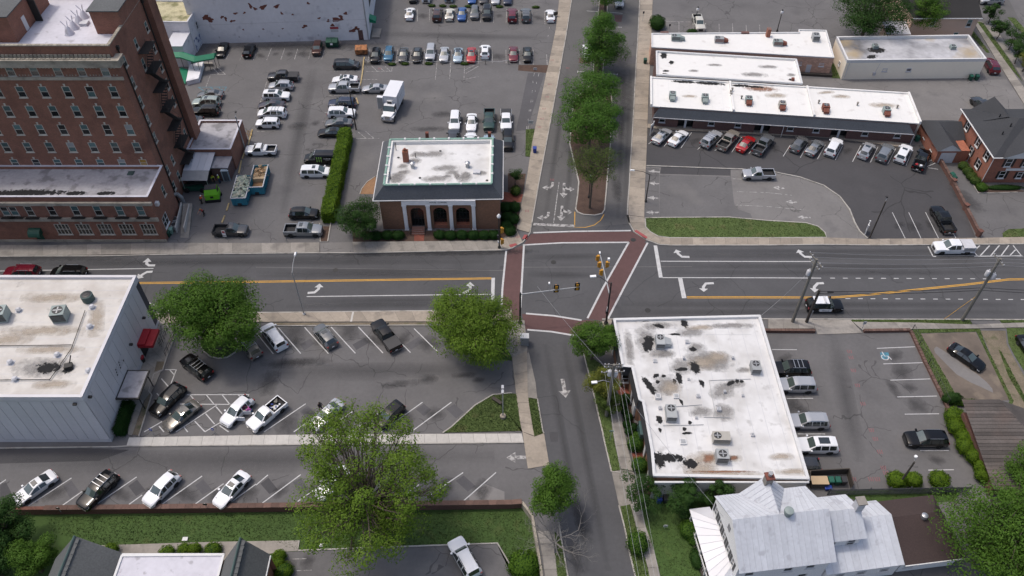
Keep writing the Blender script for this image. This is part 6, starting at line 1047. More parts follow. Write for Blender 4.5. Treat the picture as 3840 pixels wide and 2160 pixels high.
        out.append(('bed',bd.mesh('bed'),'paint',None));out.append(('bed_liner',MB().box(x0_+.1,x1-.08,-w_*.845,w_*.845,.6,.68).box(x0_+.1,x1-.08,w_*.82,w_*.847,.68,zt-.03).box(x0_+.1,x1-.08,-w_*.847,-w_*.82,.68,zt-.03).box(x1-.1,x1-.082,-w_*.82,w_*.82,.68,zt-.03).box(x0_+.1,x0_+.12,-w_*.82,w_*.82,.68,zt-.03).mesh('bed_liner'),'bedliner',None))
    _cm[kind]=out;return out
def top_z(kind):return max(q[3]for q in SPEC[kind]['st'])
def car(kind,color,pos,hd,label,cat='car',group=None,ex=''):
    name={'sedan':'parked_car','coupe':'parked_car','cross':'parked_car','suv':'parked_suv','van':'minivan','boxy':'parked_car','cargo':'cargo_van','crew':'pickup_truck','reg':'pickup_truck'}[kind]
    t=thing(name,label,cat,(*pos,0.0),R(hd),group);body=None;S=SPEC[kind];w_=S['w']
    for nm,me,m_,wh in car_parts(kind):
        mm='car_'+color if m_=='paint' else m_
        if m_=='trimcol':mm='chrome' if kind in('crew','reg')else('plastic_dark' if kind in('suv','boxy','cargo')else 'car_'+color)
        if 'p' in ex and nm=='mirror':mm='plastic_dark'
        if wh:
            o=inst(nm,me,mm,t,wh[0],0);o.rotation_euler=(R(-90*wh[2]),0,0);inst('rim',wh[1],'rim' if 'd' not in ex else 'plastic_dark',o)
        else:
            o=inst(nm,me,mm,t)
            if nm=='body':body=o
    z=top_z(kind);tw=.74*w_
    if 'r' in ex:
        for s_ in(1,-1):MB().tube((.1,s_*tw*.93,z+.02),(-1.6,s_*tw*.93,z+.01),.03,n=5).build('roof_rail','steel' if color!='white' else 'plastic_dark',t)
    if 'x' in ex:
        for x in(-.2,-.75,-1.3):MB().box(x-.04,x+.04,-tw*.9,tw*.9,z+.03,z+.07).build('cross_bar','steel',t)
    if 's' in ex:MB().box(-.45,.1,-tw*.55,tw*.55,z+.0,z+.036).build('sunroof','car_glass',t)
    if 'S' in ex:MB().box(-1.3,.0,-tw*.6,tw*.6,z+.0,z+.04).build('panoramic_roof','car_glass',t)
    if 'c' in ex:x1,x0_=S['bed'];MB().box(x0_+.03,x1-.05,-w_*.95,w_*.95,1.2 if kind=='crew' else 1.13,1.27 if kind=='crew' else 1.2).build('bed_cover','plastic_dark',t)
    if 't' in ex:x1,x0_=S['bed'];MB().box(x1-.55,x1-.1,-w_*.9,w_*.9,.9,1.3).build('tool_box','box_white',t)
    return t
GROUPS=dict(NW='cars parked in the big upper lot',SM='cars parked along the shop row',SE='cars in the lot right of the blotchy roof',SU='cars in the upper angled lot',SL='cars in the lower angled lot')
for kind,color,pos,hd,gr,ex,label in(
('sedan','black',(-58.21,144.89),-90,'NW','','black sedan nose out beside the green canopy, under the white wall'),
('cross','black',(-52.69,144.58),90,'NW','','black hatchback against the white wall, right of the black sedan'),
('sedan','grey',(-56.5,129.01),180,'NW','','grey sedan, topmost of the cars beside the hotel wall'),
('suv','sage',(-56.46,126.23),180,'NW','rs','pale green SUV with sunroof beside the hotel, between grey sedan and black SUV'),
('suv','black',(-55.88,123.43),180,'NW','r','black SUV beside the hotel, lowest of the three at the wall'),
('sedan','charcoal',(-58.12,120.74),180,'NW','','dark car mostly hidden behind the hotel corner above the annex'),
('boxy','brown',(-39.15,145.23),-88,'NW','','dark brown boxy jeep left of the green dumpster'),
('van','charcoal',(-32.44,139.21),0,'NW','','charcoal minivan below the rusty orange dumpster'),
('crew','charcoal',(-43.96,134.88),180,'NW','c','dark grey covered pickup at the top of the left car row'),
('cross','silver',(-43.82,131.78),180,'NW','r','silver crossover second from the top of the left car row'),
('suv','white',(-43.98,128.35),0,'NW','S','white SUV with dark glass roof facing right in the left car row'),
('sedan','plum',(-44.32,125.53),180,'NW','','dark plum sedan in the left car row below the white SUV'),
('van','white',(-43.62,122.75),180,'NW','rx','white minivan with roof bars in the left car row'),
('boxy','white',(-43.78,119.67),180,'NW','','small boxy white car at the bottom of the left car row'),
('sedan','white',(-31.99,134.01),180,'NW','s','white sedan with sunroof directly above the silver pickup'),
('crew','silver',(-31.69,131.01),180,'NW','','silver pickup with open bed in the middle column of cars'),
('suv','navy',(-31.32,125.85),180,'NW','r','dark navy wagon below the silver pickup in the middle column'),
('suv','white',(-30.99,122.84),0,'NW','r','white SUV facing right in the middle column of cars'),
('sedan','grey',(-31.13,119.91),180,'NW','','grey sedan just above the top end of the long hedge'),
('sedan','black',(-31.94,117.04),180,'NW','','black sedan half hidden by the top of the long hedge'),
('sedan','silver',(-25.92,130.91),180,'NW','','silver sedan alone above the white box truck'),
('cross','black',(-27.13,142.63),-90,'NW','','black crossover at the left end of the roped row'),
('cross','teal_blue',(-24.54,143.15),-90,'NW','r','blue crossover second from the left in the roped row'),
('coupe','charcoal',(-21.65,142.96),-90,'NW','','dark grey coupe third from the left in the roped row'),
('sedan','black',(-18.88,142.96),-90,'NW','S','black sedan with glass roof fourth from the left in the roped row'),
('suv','silver',(-16.25,143.56),-90,'NW','r','tall silver SUV in the roped row, right of the black sedan'),
('sedan','silver',(-13.53,143.15),-90,'NW','','silver sedan between the tall silver SUV and the pale blue car'),
('coupe','ice_blue',(-10.76,142.89),-90,'NW','S','pale blue car with black roof in the roped row'),
('sedan','red',(-8.09,142.93),-90,'NW','s','bright red sedan in the roped row'),
('cross','white',(-5.39,144.2),90,'NW','s','white crossover with sunroof parked tail out in the roped row'),
('sedan','maroon',(0.28,143.26),-90,'NW','','dark red sedan right of the empty roped stall'),
('sedan','black',(3.07,143.08),-90,'NW','s','black sedan with sunroof at the right end of the roped row'),
('sedan','white',(-21.81,159.72),90,'NW','s','white sedan at the left end of the second row from the top'),
('suv','brown',(-15.9,159.17),90,'NW','s','dark brown SUV with pale sunroof in the second row from the top'),
('sedan','cream',(-13.31,159.42),90,'NW','','cream sedan between the brown SUV and the blue sedan'),
('sedan','blue',(-10.68,159.42),-90,'NW','','bright blue sedan in the second row from the top'),
('cross','grey',(-7.98,159.94),-90,'NW','','grey crossover right of the bright blue sedan'),
('suv','black',(-5.33,159.72),-90,'NW','r','black SUV in the second row from the top'),
('suv','maroon',(0.04,158.78),90,'NW','','maroon SUV in the second row from the top'),
('suv','grey',(2.96,158.87),90,'NW','rx','grey SUV with roof bars in the second row from the top'),
('sedan','white',(8.16,158.87),90,'NW','D','white sedan with open door at the right end beside the pavement'),
('cross','black',(-21.65,167.16),-90,'NW','','black car at the left end of the topmost row, cut by the frame'),
('crew','white',(-18.82,167.94),-90,'NW','','white pickup second in the topmost row, cut by the frame'),
('crew','ice_blue',(-13.84,168.17),-90,'NW','','pale blue pickup in the topmost row, cut by the frame'),
('sedan','blue',(-8.75,166.8),-90,'NW','','blue car in the topmost row, cut by the frame'),
('sedan','charcoal',(-6.24,166.8),-90,'NW','','charcoal car right of the blue car in the topmost row'),
('sedan','silver',(-3.62,166.57),-90,'NW','','silver car in the topmost row, cut by the frame'),
('sedan','navy',(-1,166.43),-90,'NW','','navy car at the right end of the topmost row'),
('suv','white',(-10.29,120.22),-90,'NW','','white SUV left of a white sedan, facing the slate mansard'),
('sedan','white',(-7.28,120.04),-90,'NW','','white sedan between white SUV and green pickup above the mansard'),
('crew','green',(-4.12,120.65),-90,'NW','','dark green pickup with rack above the slate mansard'),
('crew','white',(-1.07,120.52),-90,'NW','c','white pickup with black bed cover above the slate mansard'),
('suv','charcoal',(-10.35,115.08),90,'NW','','charcoal SUV half hidden behind the mansard roof, leftmost'),
('sedan','white',(-7.26,114.59),90,'NW','','white car half hidden behind the mansard roof, in the middle'),
('sedan','ice_blue',(-4.06,114.01),90,'NW','','pale car whose roof just shows over the mansard ridge'),
('suv','black',(-0.71,114.65),-90,'NW','','black SUV parked beside the right end of the mansard roof'),
('reg','white',(-43.29,111.77),180,'NW','tB','white pickup with load and tool box below the hotel annex'),
('cargo','black',(-32.58,109.39),180,'NW','M','black van with green claw logo beside the hedge'),
('van','white',(-32.84,105.84),0,'NW','s','white minivan with sunroof nosing into the long hedge'),
('cross','black',(-32.94,95.41),0,'NW','','black crossover at the lower end of the hedge'),
('crew','steel',(-32.33,91.44),0,'NW','s','steel grey crew pickup beside the pavement at the hedge end'),
('reg','charcoal',(-43.61,91.44),0,'NW','W','dark two-tone pickup with a white sign on its side'),
('suv','maroon',(-72.14,82.31),180,'','r','maroon SUV driving along the main street at the left edge'),
('van','black',(-65.29,82.21),180,'','r','black wagon driving on the main street behind the maroon SUV'),
('suv','silver',(23.22,164.99),-90,'','r','silver SUV parked beside the median under the topmost tree'),
('sedan','white',(15.11,144.02),-90,'','','white car glimpsed under the tall median tree'),
('crew','cream',(39.14,155.42),-90,'','','cream pickup alone in the far lot behind the shop row'),
('sedan','silver',(26.43,116.04),53.17,'SM','s','silver sedan with sunroof first in the row before the shops'),
('sedan','white',(29.23,115.46),51.82,'SM','','white sedan second from the pavement in the shop row'),
('suv','silver',(34.91,114.99),49.56,'SM','rx','silver SUV with roof bars third in the shop row'),
('crew','tan',(37.8,114.59),54.06,'SM','','tan pickup with open bed before the shops'),
('sedan','red',(40.75,113.73),53,'SM','','red sedan parked before the shops'),
('crew','grey',(43.66,113.33),54.36,'SM','','dark grey pickup right of the red sedan'),
('cross','grey',(49.93,113.56),53.68,'SM','','dark grey crossover left of the grey sedan before the shops'),
('sedan','steel',(52.46,112.65),51.91,'SM','','steel grey sedan between dark crossover and white SUV'),
('suv','white',(55.7,112.65),57.41,'SM','','white SUV with dark rear window before the shops'),
('cross','silver',(61.14,111.74),54.52,'SM','s','silver crossover with sunroof near the right end of the shop row'),
('suv','steel',(64.08,111.07),55.44,'SM','r','grey SUV with roof rails third from the brick wall'),
('suv','white',(67.15,110.85),56.1,'SM','s','white SUV with sunroof second from the brick wall'),
('crew','black',(69.6,109.09),58.57,'SM','J','black pickup with red and white cans in its bed'),
('reg','silver',(41.12,105.23),180,'','','silver single cab pickup crossing the drive-through lane'),
('crew','black',(67.64,93.88),91.33,'','d','black dually pickup by the brick boundary wall'),
('crew','white',(66.93,87.58),180,'','U','white work truck with grey utility body at the kerb'),
('suv','black',(44.26,75.84),0,'','Pr','black and white police SUV driving along the main street'),
('suv','maroon',(93.76,138.85),84.6,'','r','maroon SUV on the driveway at the far right of the cream building'),
('suv','charcoal',(86.42,125.27),100,'','','dark SUV partly hidden behind the brick house roof'),
('suv','silver',(104.59,165.35),180,'','','silver car on the side street at the top right corner'),
('suv','black',(36.8,64.55),180,'SE','rx','black SUV topmost beside the blotchy white roof'),
('suv','silver',(36.83,61.86),180,'SE','','silver SUV just below the black one beside the white roof'),
('suv','silver',(36.97,56.3),180,'SE','r','light silver SUV with roof rails beside the white roof'),
('suv','white',(37.15,52.82),180,'SE','S','white SUV with big black sunroof beside the white roof'),
('cross','charcoal',(34.56,50.06),180,'SE','','dark car mostly hidden at the lower corner of the white roof'),
('suv','black',(50.8,53.71),180,'SE','r','large black SUV beside the bright green hedge'),
('sedan','black',(60.87,66.58),-51.94,'','','black sedan alone on the cracked pad by the fence'),
('sedan','black',(69.91,67.85),-85.54,'','','black car cut off by the right edge on the grass'),
('suv','tan',(-35.7,68.54),130,'SU','rx','tan SUV with roof rack half under the round-island tree'),
('van','white',(-32.56,70.03),128.02,'SU','r','white minivan beside the tan SUV under the big tree'),
('cross','grey',(-25.63,70.21),127.82,'SU','rs','grey crossover alone in the upper row of the angled lot'),
('crew','black',(-17.25,70.21),124.47,'SU','c','black covered crew pickup in the upper row of the angled lot'),
('suv','black',(-41.73,64.83),142.45,'SU','rx','black wagon driving past the round tree island'),
('suv','black',(-43.96,59.56),-117.9,'SU','','black SUV beside the dark canopy of the panelled building'),
('sedan','taupe',(-41.56,57.25),-128.51,'SU','s','taupe sedan with sunroof next to the black SUV'),
('cross','white',(-34.74,57.89),-120.91,'SU','O','white crossover with its doors open'),
('reg','white',(-30.88,57.36),-128.68,'SU','B','white single cab pickup with clutter in its bed'),
('sedan','silver',(-23.28,57.39),-126.35,'SU','','silver sedan with two people standing beside it'),
('boxy','black',(-15.39,57.29),-128.82,'SU','','dark car under the yellow-green tree in the angled lot'),
('sedan','white',(-55.88,47.14),-131.19,'SL','s','white sedan with sunroof at the left end of the lower row'),
('suv','black',(-48.35,46.77),-118.74,'SL','rx','black SUV with roof bars in the lower row'),
('cross','white',(-41.01,46.96),-120.99,'SL','p','white and black hatchback third in the lower row'),
('sedan','white',(-32.81,46.93),-121.25,'SL','s','white sedan with green rear glass fourth in the lower row'),
('sedan','white',(-21.07,47.8),-128.12,'SL','','white car showing through the big yellow-green tree'),
('suv','white',(-5.28,38.96),120.1,'','Zr','white SUV alone on the driveway at the bottom'),
):
    cat={'suv':'SUV','van':'minivan','crew':'pickup','reg':'pickup','cargo':'van'}.get(kind,'car')
    t=car(kind,color,pos,hd,label,cat,GROUPS.get(gr),ex)
    if 'Z' in ex:t.location.z=LOW
    if 'P' in ex:police=t
    if 'M' in ex:claw_van=t
    if 'O' in ex:open_suv=t
    if 'U' in ex:utility=t
    if 'J' in ex:junk_truck=t
    if 'B' in ex:bed_truck=t
    if 'W' in ex:sign_truck=t
    if 'D' in ex:door_car=t
# extras that set single vehicles apart
def onto(t,mb,name,m,smooth=0):return mb.build(name,m,t,smooth)
z=1.8;onto(police,MB().box(-1.75,.32,-.72,.72,z-.06,z+.012),'roof_panel','car_white');onto(police,MB().box(-.35,-.1,-.62,.62,z+.02,z+.14),'light_bar','trim_grey')
for s_ in(-1,1):onto(police,MB().add([(.85,s_*1.012,.95),(-1.0,s_*1.012,.98),(-1.05,s_*1.012,.6),(-.8,s_*1.012,.42),(.75,s_*1.012,.42)],[(0,1,2,3,4)]),'door_panel','car_white');text('POLICE',.3,'black',police,(-.05,s_*1.02,.62),(R(90),0,0 if s_<0 else R(180)))
for s_ in(-1,):pass
cs=MB()
for k_ in range(3):x=.35-.36*k_;cs.add([(-x-.1,1.02,1.75),(-x+.16,1.02,1.78),(-x+.05,1.02,1.3),(-x+.14,1.02,.95),(-x+.05,1.02,.7),(-x-.03,1.02,1.0),(-x+.0,1.02,1.35)],[(0,1,2,3,4,5,6)])
onto(claw_van,cs,'claw_logo','claw_green');text('monster',.36,'car_white',claw_van,(-1.35,1.022,1.45),(R(90),0,R(180)));text('E N E R G Y',.16,'trim_grey',claw_van,(-1.35,1.022,1.12),(R(90),0,R(180)))
for k_ in range(4):onto(claw_van,MB().lathe([(.09,0),(.06,.06)],8,(.85,-.6+k_*.4,2.05)),'marker_lamp','headlight')
b=MB();b.box(-2.9,-1.05,-1.0,-.55,.7,1.5).box(-2.9,-1.05,.55,1.0,.7,1.5).box(-2.88,-1.06,-.98,.98,1.5,1.56);onto(utility,b,'utility_body','trim_grey')
for s_ in(-1,1):onto(utility,MB().box(-2.7,-1.2,s_*1.01,s_*1.02,.9,1.4)if s_>0 else MB().box(-2.7,-1.2,-1.02,-1.01,.9,1.4),'locker_door','galv')
tag(onto(junk_truck,MB().lathe([(.22,0),(.24,.45),(.1,.5)],10,(-2.2,.35,.7)),'fuel_can','car_red',40),'red can in the bed',None);onto(junk_truck,MB().lathe([(.22,0),(.24,.45),(.1,.5)],10,(-2.2,-.35,.7)),'fuel_can','box_white',40)
for q in range(9):onto(bed_truck,MB().obox((-.9-random.random()*1.4,random.uniform(-.55,.55),.78+random.random()*.2),(random.uniform(.2,.7),random.uniform(.06,.25),random.uniform(.06,.2)),random.uniform(0,3)),'bed_clutter',random.choice(['galv','rust_orange','box_white','bin_blue','wood_pole']))
onto(bed_truck,MB().lathe([(.3,0),(.33,.1),(.3,.2),(.12,.2)],14,(-1.35,.1,.7)),'spare_wheel','rim',40)
sgn=onto(sign_truck,MB().obox((-.75,-1.06,.95),(.55,.03,1.25)),'side_sign','plate');MB().obox((-.75,-1.08,1.3),(.4,.012,.4)).build('sign_symbol','sign_red',sgn);MB().obox((-.75,-1.08,.55),(.45,.012,.1)).build('sign_text','plastic_dark',sgn)
for x,a in((.86,-62),(-.22,-58)):onto(open_suv,MB().obox((x-.42*math.cos(R(a))*1,.98-.45*math.sin(R(a)),.75),(.95,.07,.75),R(a)),'open_door','car_white')
onto(door_car,MB().obox((.55,-1.25,.75),(.85,.07,.7),R(-62)),'open_door','plastic_dark')
# the box truck
bt=thing('box_truck','white box truck with a shutter extension facing the camera','truck',(*(-21.8,124.71),0),R(-99.25))
for nm,mb,m_ in(('cargo_box',MB().box(-3.9,1.35,-1.25,1.25,1.05,3.85),'box_white'),('chassis',MB().box(-3.8,3.4,-.55,.55,.5,1.0),'rubber'),('side_door',MB().box(.2,1.1,1.255,1.28,1.15,3.5),'trim_grey'),('side_cabinet',MB().box(.95,1.6,-2.35,-1.26,1.1,3.6),'box_white'),('cabinet_shutter',MB().box(1.605,1.63,-2.3,-1.3,1.15,3.5),'galv'),
                   ('air_unit',MB().box(1.36,1.75,-.5,.5,2.5,3.1),'trim'),('unit_grille',MB().box(1.752,1.77,-.4,.4,2.58,3.02),'plastic_dark'),('bumper',MB().box(3.95,4.2,-1.15,1.15,.45,.75),'chrome'),('grille',MB().box(4.0,4.06,-.45,.45,.8,1.4),'chrome')):onto(bt,mb,nm,m_)
cab=MB().add([(1.45,s_*1.1,z_)for z_ in(.8,1.55)for s_ in(-1,1)]+[(1.5,-.98,2.55),(1.5,.98,2.55),(2.35,-.98,2.5),(2.35,.98,2.5),(2.75,-1.1,1.6),(2.75,1.1,1.6),(3.95,-.72,1.35),(3.95,.72,1.35),(4.02,-.78,.75),(4.02,.78,.75),(2.75,-1.1,.8),(2.75,1.1,.8)],[(0,1,3,2),(2,3,5,4),(4,5,7,6),(8,9,11,10),(10,11,13,12),(0,2,8,14),(1,15,9,3),(14,8,10,12),(15,13,11,9)]);onto(bt,cab,'cab','car_white')
onto(bt,MB().poly([(2.36,-.94,2.46),(2.36,.94,2.46),(2.76,1.04,1.64),(2.76,-1.04,1.64)]),'windshield','windscreen')
for s_ in(-1,1):
    onto(bt,MB().poly([(1.55,s_*1.0,2.5),(2.34,s_*1.0,2.46),(2.72,s_*1.1,1.62),(1.5,s_*1.1,1.6)]),'side_window','car_glass');onto(bt,MB().box(3.2,3.98,min(s_*.75,s_*1.12),max(s_*.75,s_*1.12),.85,1.2),'wing','car_white');onto(bt,MB().box(3.98,4.03,min(s_*.78,s_*1.08),max(s_*.78,s_*1.08),.9,1.15),'headlight','headlight');onto(bt,MB().box(2.6,2.75,min(s_*1.2,s_*1.45),max(s_*1.2,s_*1.45),1.6,2.1),'mirror','chrome')
    onto(bt,MB().box(1.5,2.7,min(s_*1.1,s_*1.2),max(s_*1.1,s_*1.2),.4,.5),'step','chrome')
    for x in(3.3,-2.4):o=onto(bt,MB().lathe([(.3,-.14),(.48,-.15),(.5,-.1),(.5,.1),(.48,.15),(.3,.14)],16),'wheel','rubber',40);o.location=(x,s_*1.05,.5);o.rotation_euler=(R(90),0,0);MB().lathe([(.3,-.16),(.3,.16)],12).build('rim','chrome',o)
for k_ in range(11):
    if k_ not in(1,2):onto(bt,MB().box(-3.0+k_*.26,-2.82+k_*.26,1.252,1.262,2.45+.05*(k_%3),2.75+.12*(k_%4==3)),'lettering_stroke','trim_grey')
for k_ in range(9):onto(bt,MB().box(1.352,1.36,-.75+k_*.17,-.64+k_*.17,3.42,3.54+.04*(k_%3)),'lettering_stroke','trim_grey')

# ---------------------------------------------------------------- trees, hedges and shrubs
def leaf_mesh(name,pts,nrm,size,mats,flat=.3,coh=1.):
    """one diamond of leaf per point, turned roughly along nrm"""
    n=len(pts);p=np.asarray(pts);d=np.asarray(nrm)+rng.normal(0,flat,(n,3));d/=np.linalg.norm(d,axis=1,keepdims=True)+1e-9
    a=np.cross(d,rng.normal(0,1,(n,3)));a/=np.linalg.norm(a,axis=1,keepdims=True)+1e-9;b=np.cross(d,a)
    s=(size*.74*rng.uniform(.6,1.35,n))[:,None];v=np.empty((n,4,3))
    v[:,0]=p+a*s;v[:,1]=p+b*s*.55+d*s*.12;v[:,2]=p-a*s;v[:,3]=p-b*s*.55+d*s*.12
    m=bpy.data.meshes.new(name);m.vertices.add(4*n);m.vertices.foreach_set('co',v.reshape(-1).astype('f'))
    m.loops.add(4*n);m.loops.foreach_set('vertex_index',np.arange(4*n,dtype='i'));m.polygons.add(n);m.polygons.foreach_set('loop_start',np.arange(0,4*n,4,dtype='i'))
    m.update(calc_edges=True);m.materials.append(MATS[mats])
    nn=np.asarray(nrm,dtype='f')*coh+d*.45;nn/=np.linalg.norm(nn,axis=1,keepdims=True)+1e-9  # a clump shades as a clump
    m.polygons.foreach_set('use_smooth',np.ones(n,dtype=bool));m.normals_split_custom_set_from_vertices(np.repeat(nn,4,0).tolist());return m
def tree(name,label,base,h,zc,rx,rz_,mat_,n=7000,lobes=26,size=.17,bark='bark',z0=0.,seed=1,off=(0,0),shape='round',sparse=0.,twigs=0,group=None,trunk=.22,lr=.36):
    """tapered trunk, limbs reaching to every leaf clump, leaves spread in clumps through the crown"""
    global rng;rng=np.random.default_rng(seed*101+5);rd=random.Random(seed)
    t=thing(name,label,'tree',(base[0],base[1],z0),0,group);C=np.array([off[0],off[1],zc]);cs=[]
    tries=0
    while len(cs)<lobes and tries<4000:
        tries+=1;q=rng.uniform(-1,1,3)
        if np.linalg.norm(q)>1:continue
        if shape=='cone':q[:2]*=(1-.62*(q[2]+1)/2)*1.15
        if shape=='vase':q[:2]*=.55+.45*(q[2]+1)/2
        ph=math.atan2(q[1],q[0]);q[:2]*=1+.16*math.sin(2*ph+seed)+.12*math.sin(3*ph+seed*1.7)+.09*math.sin(5*ph+seed*2.3)
        if math.sin(4*ph+seed)*math.cos(q[2]*3+seed)>.8:continue
        r_=np.linalg.norm(q)
        if r_<.45 and rd.random()<.75:continue
        c=C+q*np.array([rx,rx,rz_])*.84
        if all(np.linalg.norm((c-e)/np.array([1,1,.8]))>rx*lr*.72 for e in cs)or tries>2500:cs.append(c)
    pts=[];nr=[];per=int(1.75*n)//max(1,len(cs))
    for c in cs:
        rr=rx*lr*rd.uniform(.62,1.38);k=int(per*rd.uniform(.6,1.4));d=rng.normal(0,1,(k,3));d/=np.linalg.norm(d,axis=1,keepdims=True)
        rad=rr*(rng.uniform(.25,1,k)**.55);q=c+d*rad[:,None]*np.array([1,1,.62]);keep=rng.uniform(0,1,k)>np.where(d[:,2]<-.2,.55,0.)
        if sparse:keep&=rng.uniform(0,1,k)>sparse*(.5+.5*np.sin(q[:,0]*5)*np.cos(q[:,1]*4))
        pts.append(q[keep]);nr.append(d[keep]*.9+np.array([0,0,.45]))
    pts=np.concatenate(pts);nr=np.concatenate(nr)
    if n:link(bpy.data.objects.new('crown',leaf_mesh('crown',pts,nr,size,mat_)),t)
    tb=MB();top=Vector((off[0]*.6,off[1]*.6,max(.5,zc-rz_*.45)));mid=Vector((rd.uniform(-.15,.15),rd.uniform(-.15,.15),top.z*.5))
    tb.tube((0,0,-.1),(0,0,.3),trunk*1.5,trunk*1.1,9).tube((0,0,.3),mid,trunk*1.1,trunk*.95,9).tube(mid,top,trunk*.95,trunk*.75,9)
    for i in range(4):a=i*1.57+rd.random();tb.tube((0,0,.35),(math.cos(a)*trunk*2.2,math.sin(a)*trunk*2.2,-.05),trunk*.6,trunk*.2,5)
    tb.build('trunk',bark,t,60)
    lb=MB()
    for c in cs:
        e=Vector(c);s_=mid.lerp(top,rd.uniform(.35,1));m_=s_.lerp(e,.5)+Vector((rd.uniform(-.3,.3),rd.uniform(-.3,.3),rd.uniform(.0,.35)))*rx*.2
        lb.tube(s_,m_,trunk*.42,trunk*.26,5).tube(m_,e,trunk*.26,trunk*.08,5)
        for _ in range(2+twigs):
            f=e+Vector((rd.uniform(-1,1),rd.uniform(-1,1),rd.uniform(-.3,.9)))*rx*lr*.8;g_=m_.lerp(e,rd.uniform(.3,.9));lb.tube(g_,f,trunk*.12,trunk*.03,4)
    lb.build('limbs',bark,t,60);return t
def shrub(name,label,c,rx,ry,h,mat_,n=900,size=.10,z0=0.,seed=1,group=None,cat='shrub',core='leaf_boxwood'):
    """dense clipped or loose bush: a solid twig core inside a skin of leaves"""
    global rng;rng=np.random.default_rng(seed*37+3)
    t=thing(name,label,cat,(c[0],c[1],z0),0,group)
    d=rng.normal(0,1,(n,3));d/=np.linalg.norm(d,axis=1,keepdims=True);d[:,2]=np.where(d[:,2]<-.5,-d[:,2],d[:,2])
    bump=1+.10*np.sin(d[:,0]*7+seed)*np.cos(d[:,1]*6+seed*2)+.07*np.sin(d[:,2]*9+seed)
    q=d*bump[:,None]*rng.uniform(.82,1.04,n)[:,None]*np.array([rx,ry,h*.55])+np.array([0,0,h*.5])
    q[:,2]=np.maximum(q[:,2],.03);link(bpy.data.objects.new('foliage',leaf_mesh('foliage',q,d,size,mat_,.45,.5)),t)
    k=MB();prof=[(.55,0),(.84,.22),(.86,.5),(.62,.82),(.2,.94)];v=[]
    for r_,z in prof:v+=[(math.cos(a)*rx*r_,math.sin(a)*ry*r_,z*h)for a in(2*math.pi*i/12 for i in range(12))]
    k.add(v,[(j*12+i,j*12+(i+1)%12,(j+1)*12+(i+1)%12,(j+1)*12+i)for j in range(4)for i in range(12)]+[tuple(range(48,60))]);k.build('twig_core',core,t,60)
    MB().tube((0,0,-.05),(0,0,h*.4),.07,.05,6).build('stem','bark',t);return t
def hedge(label,a,b,wd,h,mat_,n,size=.13,seed=1,bulge=.12):
    global rng;rng=np.random.default_rng(seed);L_=math.dist(a,b);t=thing('hedge',label,'hedge',(*lerp(a,b,.5),0),math.atan2(b[1]-a[1],b[0]-a[0]))
    x=rng.uniform(-L_/2,L_/2,n);u_=rng.uniform(0,1,n);per=2*h+wd;s=u_*per
    y=np.where(s<h,-wd/2,np.where(s<h+wd,s-h-wd/2,wd/2));z=np.where(s<h,s,np.where(s<h+wd,h,per-s));d=np.stack([0*x,np.where(s<h,-1.,np.where(s<h+wd,0,1)),np.where((s>=h)&(s<h+wd),1.,.2)],1)
    k=n//14;xe=rng.choice([-L_/2,L_/2],k);x=np.concatenate([x,xe]);y=np.concatenate([y,rng.uniform(-wd/2,wd/2,k)]);z=np.concatenate([z,rng.uniform(0,h,k)]);d=np.concatenate([d,np.stack([np.sign(xe),0*xe,0*xe+.2],1)])
    w_=1+bulge*np.sin(x*1.9)*np.cos(x*.7+1)+.5*bulge*np.sin(x*4.3+z*3)+rng.normal(0,.09,len(x));r_=np.clip(1-((z/h)**6)*.12,0,1)
    p=np.stack([x+rng.normal(0,.06,len(x)),y*w_*r_,np.maximum(.03,z*(1+bulge*.55*np.sin(x*1.3+2))+.06*np.sin(x*5+y*4)+rng.normal(0,.09,len(x)))],1)
    link(bpy.data.objects.new('foliage',leaf_mesh('foliage',p,d,size,mat_,.7,.15)),t);MB().box(-L_/2+.1,L_/2-.1,-wd*.42,wd*.42,0,h*.88).build('twig_core','leaf_boxwood',t);return t
MED='trees along the street median'
tree('median_tree','topmost median tree cut by the upper frame edge',(20.07,161.92),10,6.0,5.0,4.2,'leaf_median',9000,34,.17,seed=11,group=MED)
tree('median_tree','tallest median tree, cone shaped, second from the top',(17.13,138.38),13,6.6,5.3,5.8,'leaf_median',16000,60,.17,seed=12,shape='cone',group=MED,lr=.34)
tree('median_tree','upper of the two overlapping median trees',(14.56,123.45),9,5.0,5.2,3.6,'leaf_median',12000,44,.17,seed=13,group=MED)
tree('median_tree','lower of the two overlapping median trees',(13.41,113.01),10,5.6,5.1,4.2,'leaf_median',12000,46,.17,seed=14,group=MED)
tree('median_tree','thin half bare median tree with yellowish sparse leaves',(12.46,97.33),13,9.0,3.6,3.6,'leaf_olive',7000,40,.12,seed=15,sparse=.6,twigs=9,group=MED,trunk=.17,lr=.42)
tree('shade_tree','broad mid green tree on the round kerbed island',(-40.03,68.68),11,7.3,6.6,4.3,'leaf_mid',30000,80,.17,seed=21,off=(.8,.3),lr=.27,trunk=.38)
tree('shade_tree','broad green tree at the corner of the angled lot and south street',(-3.99,67.99),10,5.6,6.4,4.1,'leaf_yellow',26000,80,.16,seed=22,off=(-1.2,0),lr=.28,trunk=.36)
tree('shade_tree','very large loose yellow-green tree in the lower middle',(-16.2,41.98),17,11.0,9.6,7.0,'leaf_yellow',27000,120,.17,'bark',-1.,23,off=(.6,.6),sparse=.3,twigs=2,lr=.165,trunk=.34)
tree('street_tree','small vase shaped tree above the dead tree on the south street',(4.58,44.05),7,5.3,3.3,2.3,'leaf_mid',9000,34,.14,seed=24,shape='vase',lr=.34,trunk=.14)
tree('corner_tree','dark green tree at the left front of the arched corner building',(-22.97,90.69),6.5,3.8,3.5,3.0,'leaf_dark',11000,40,.14,seed=25,lr=.34,trunk=.16)
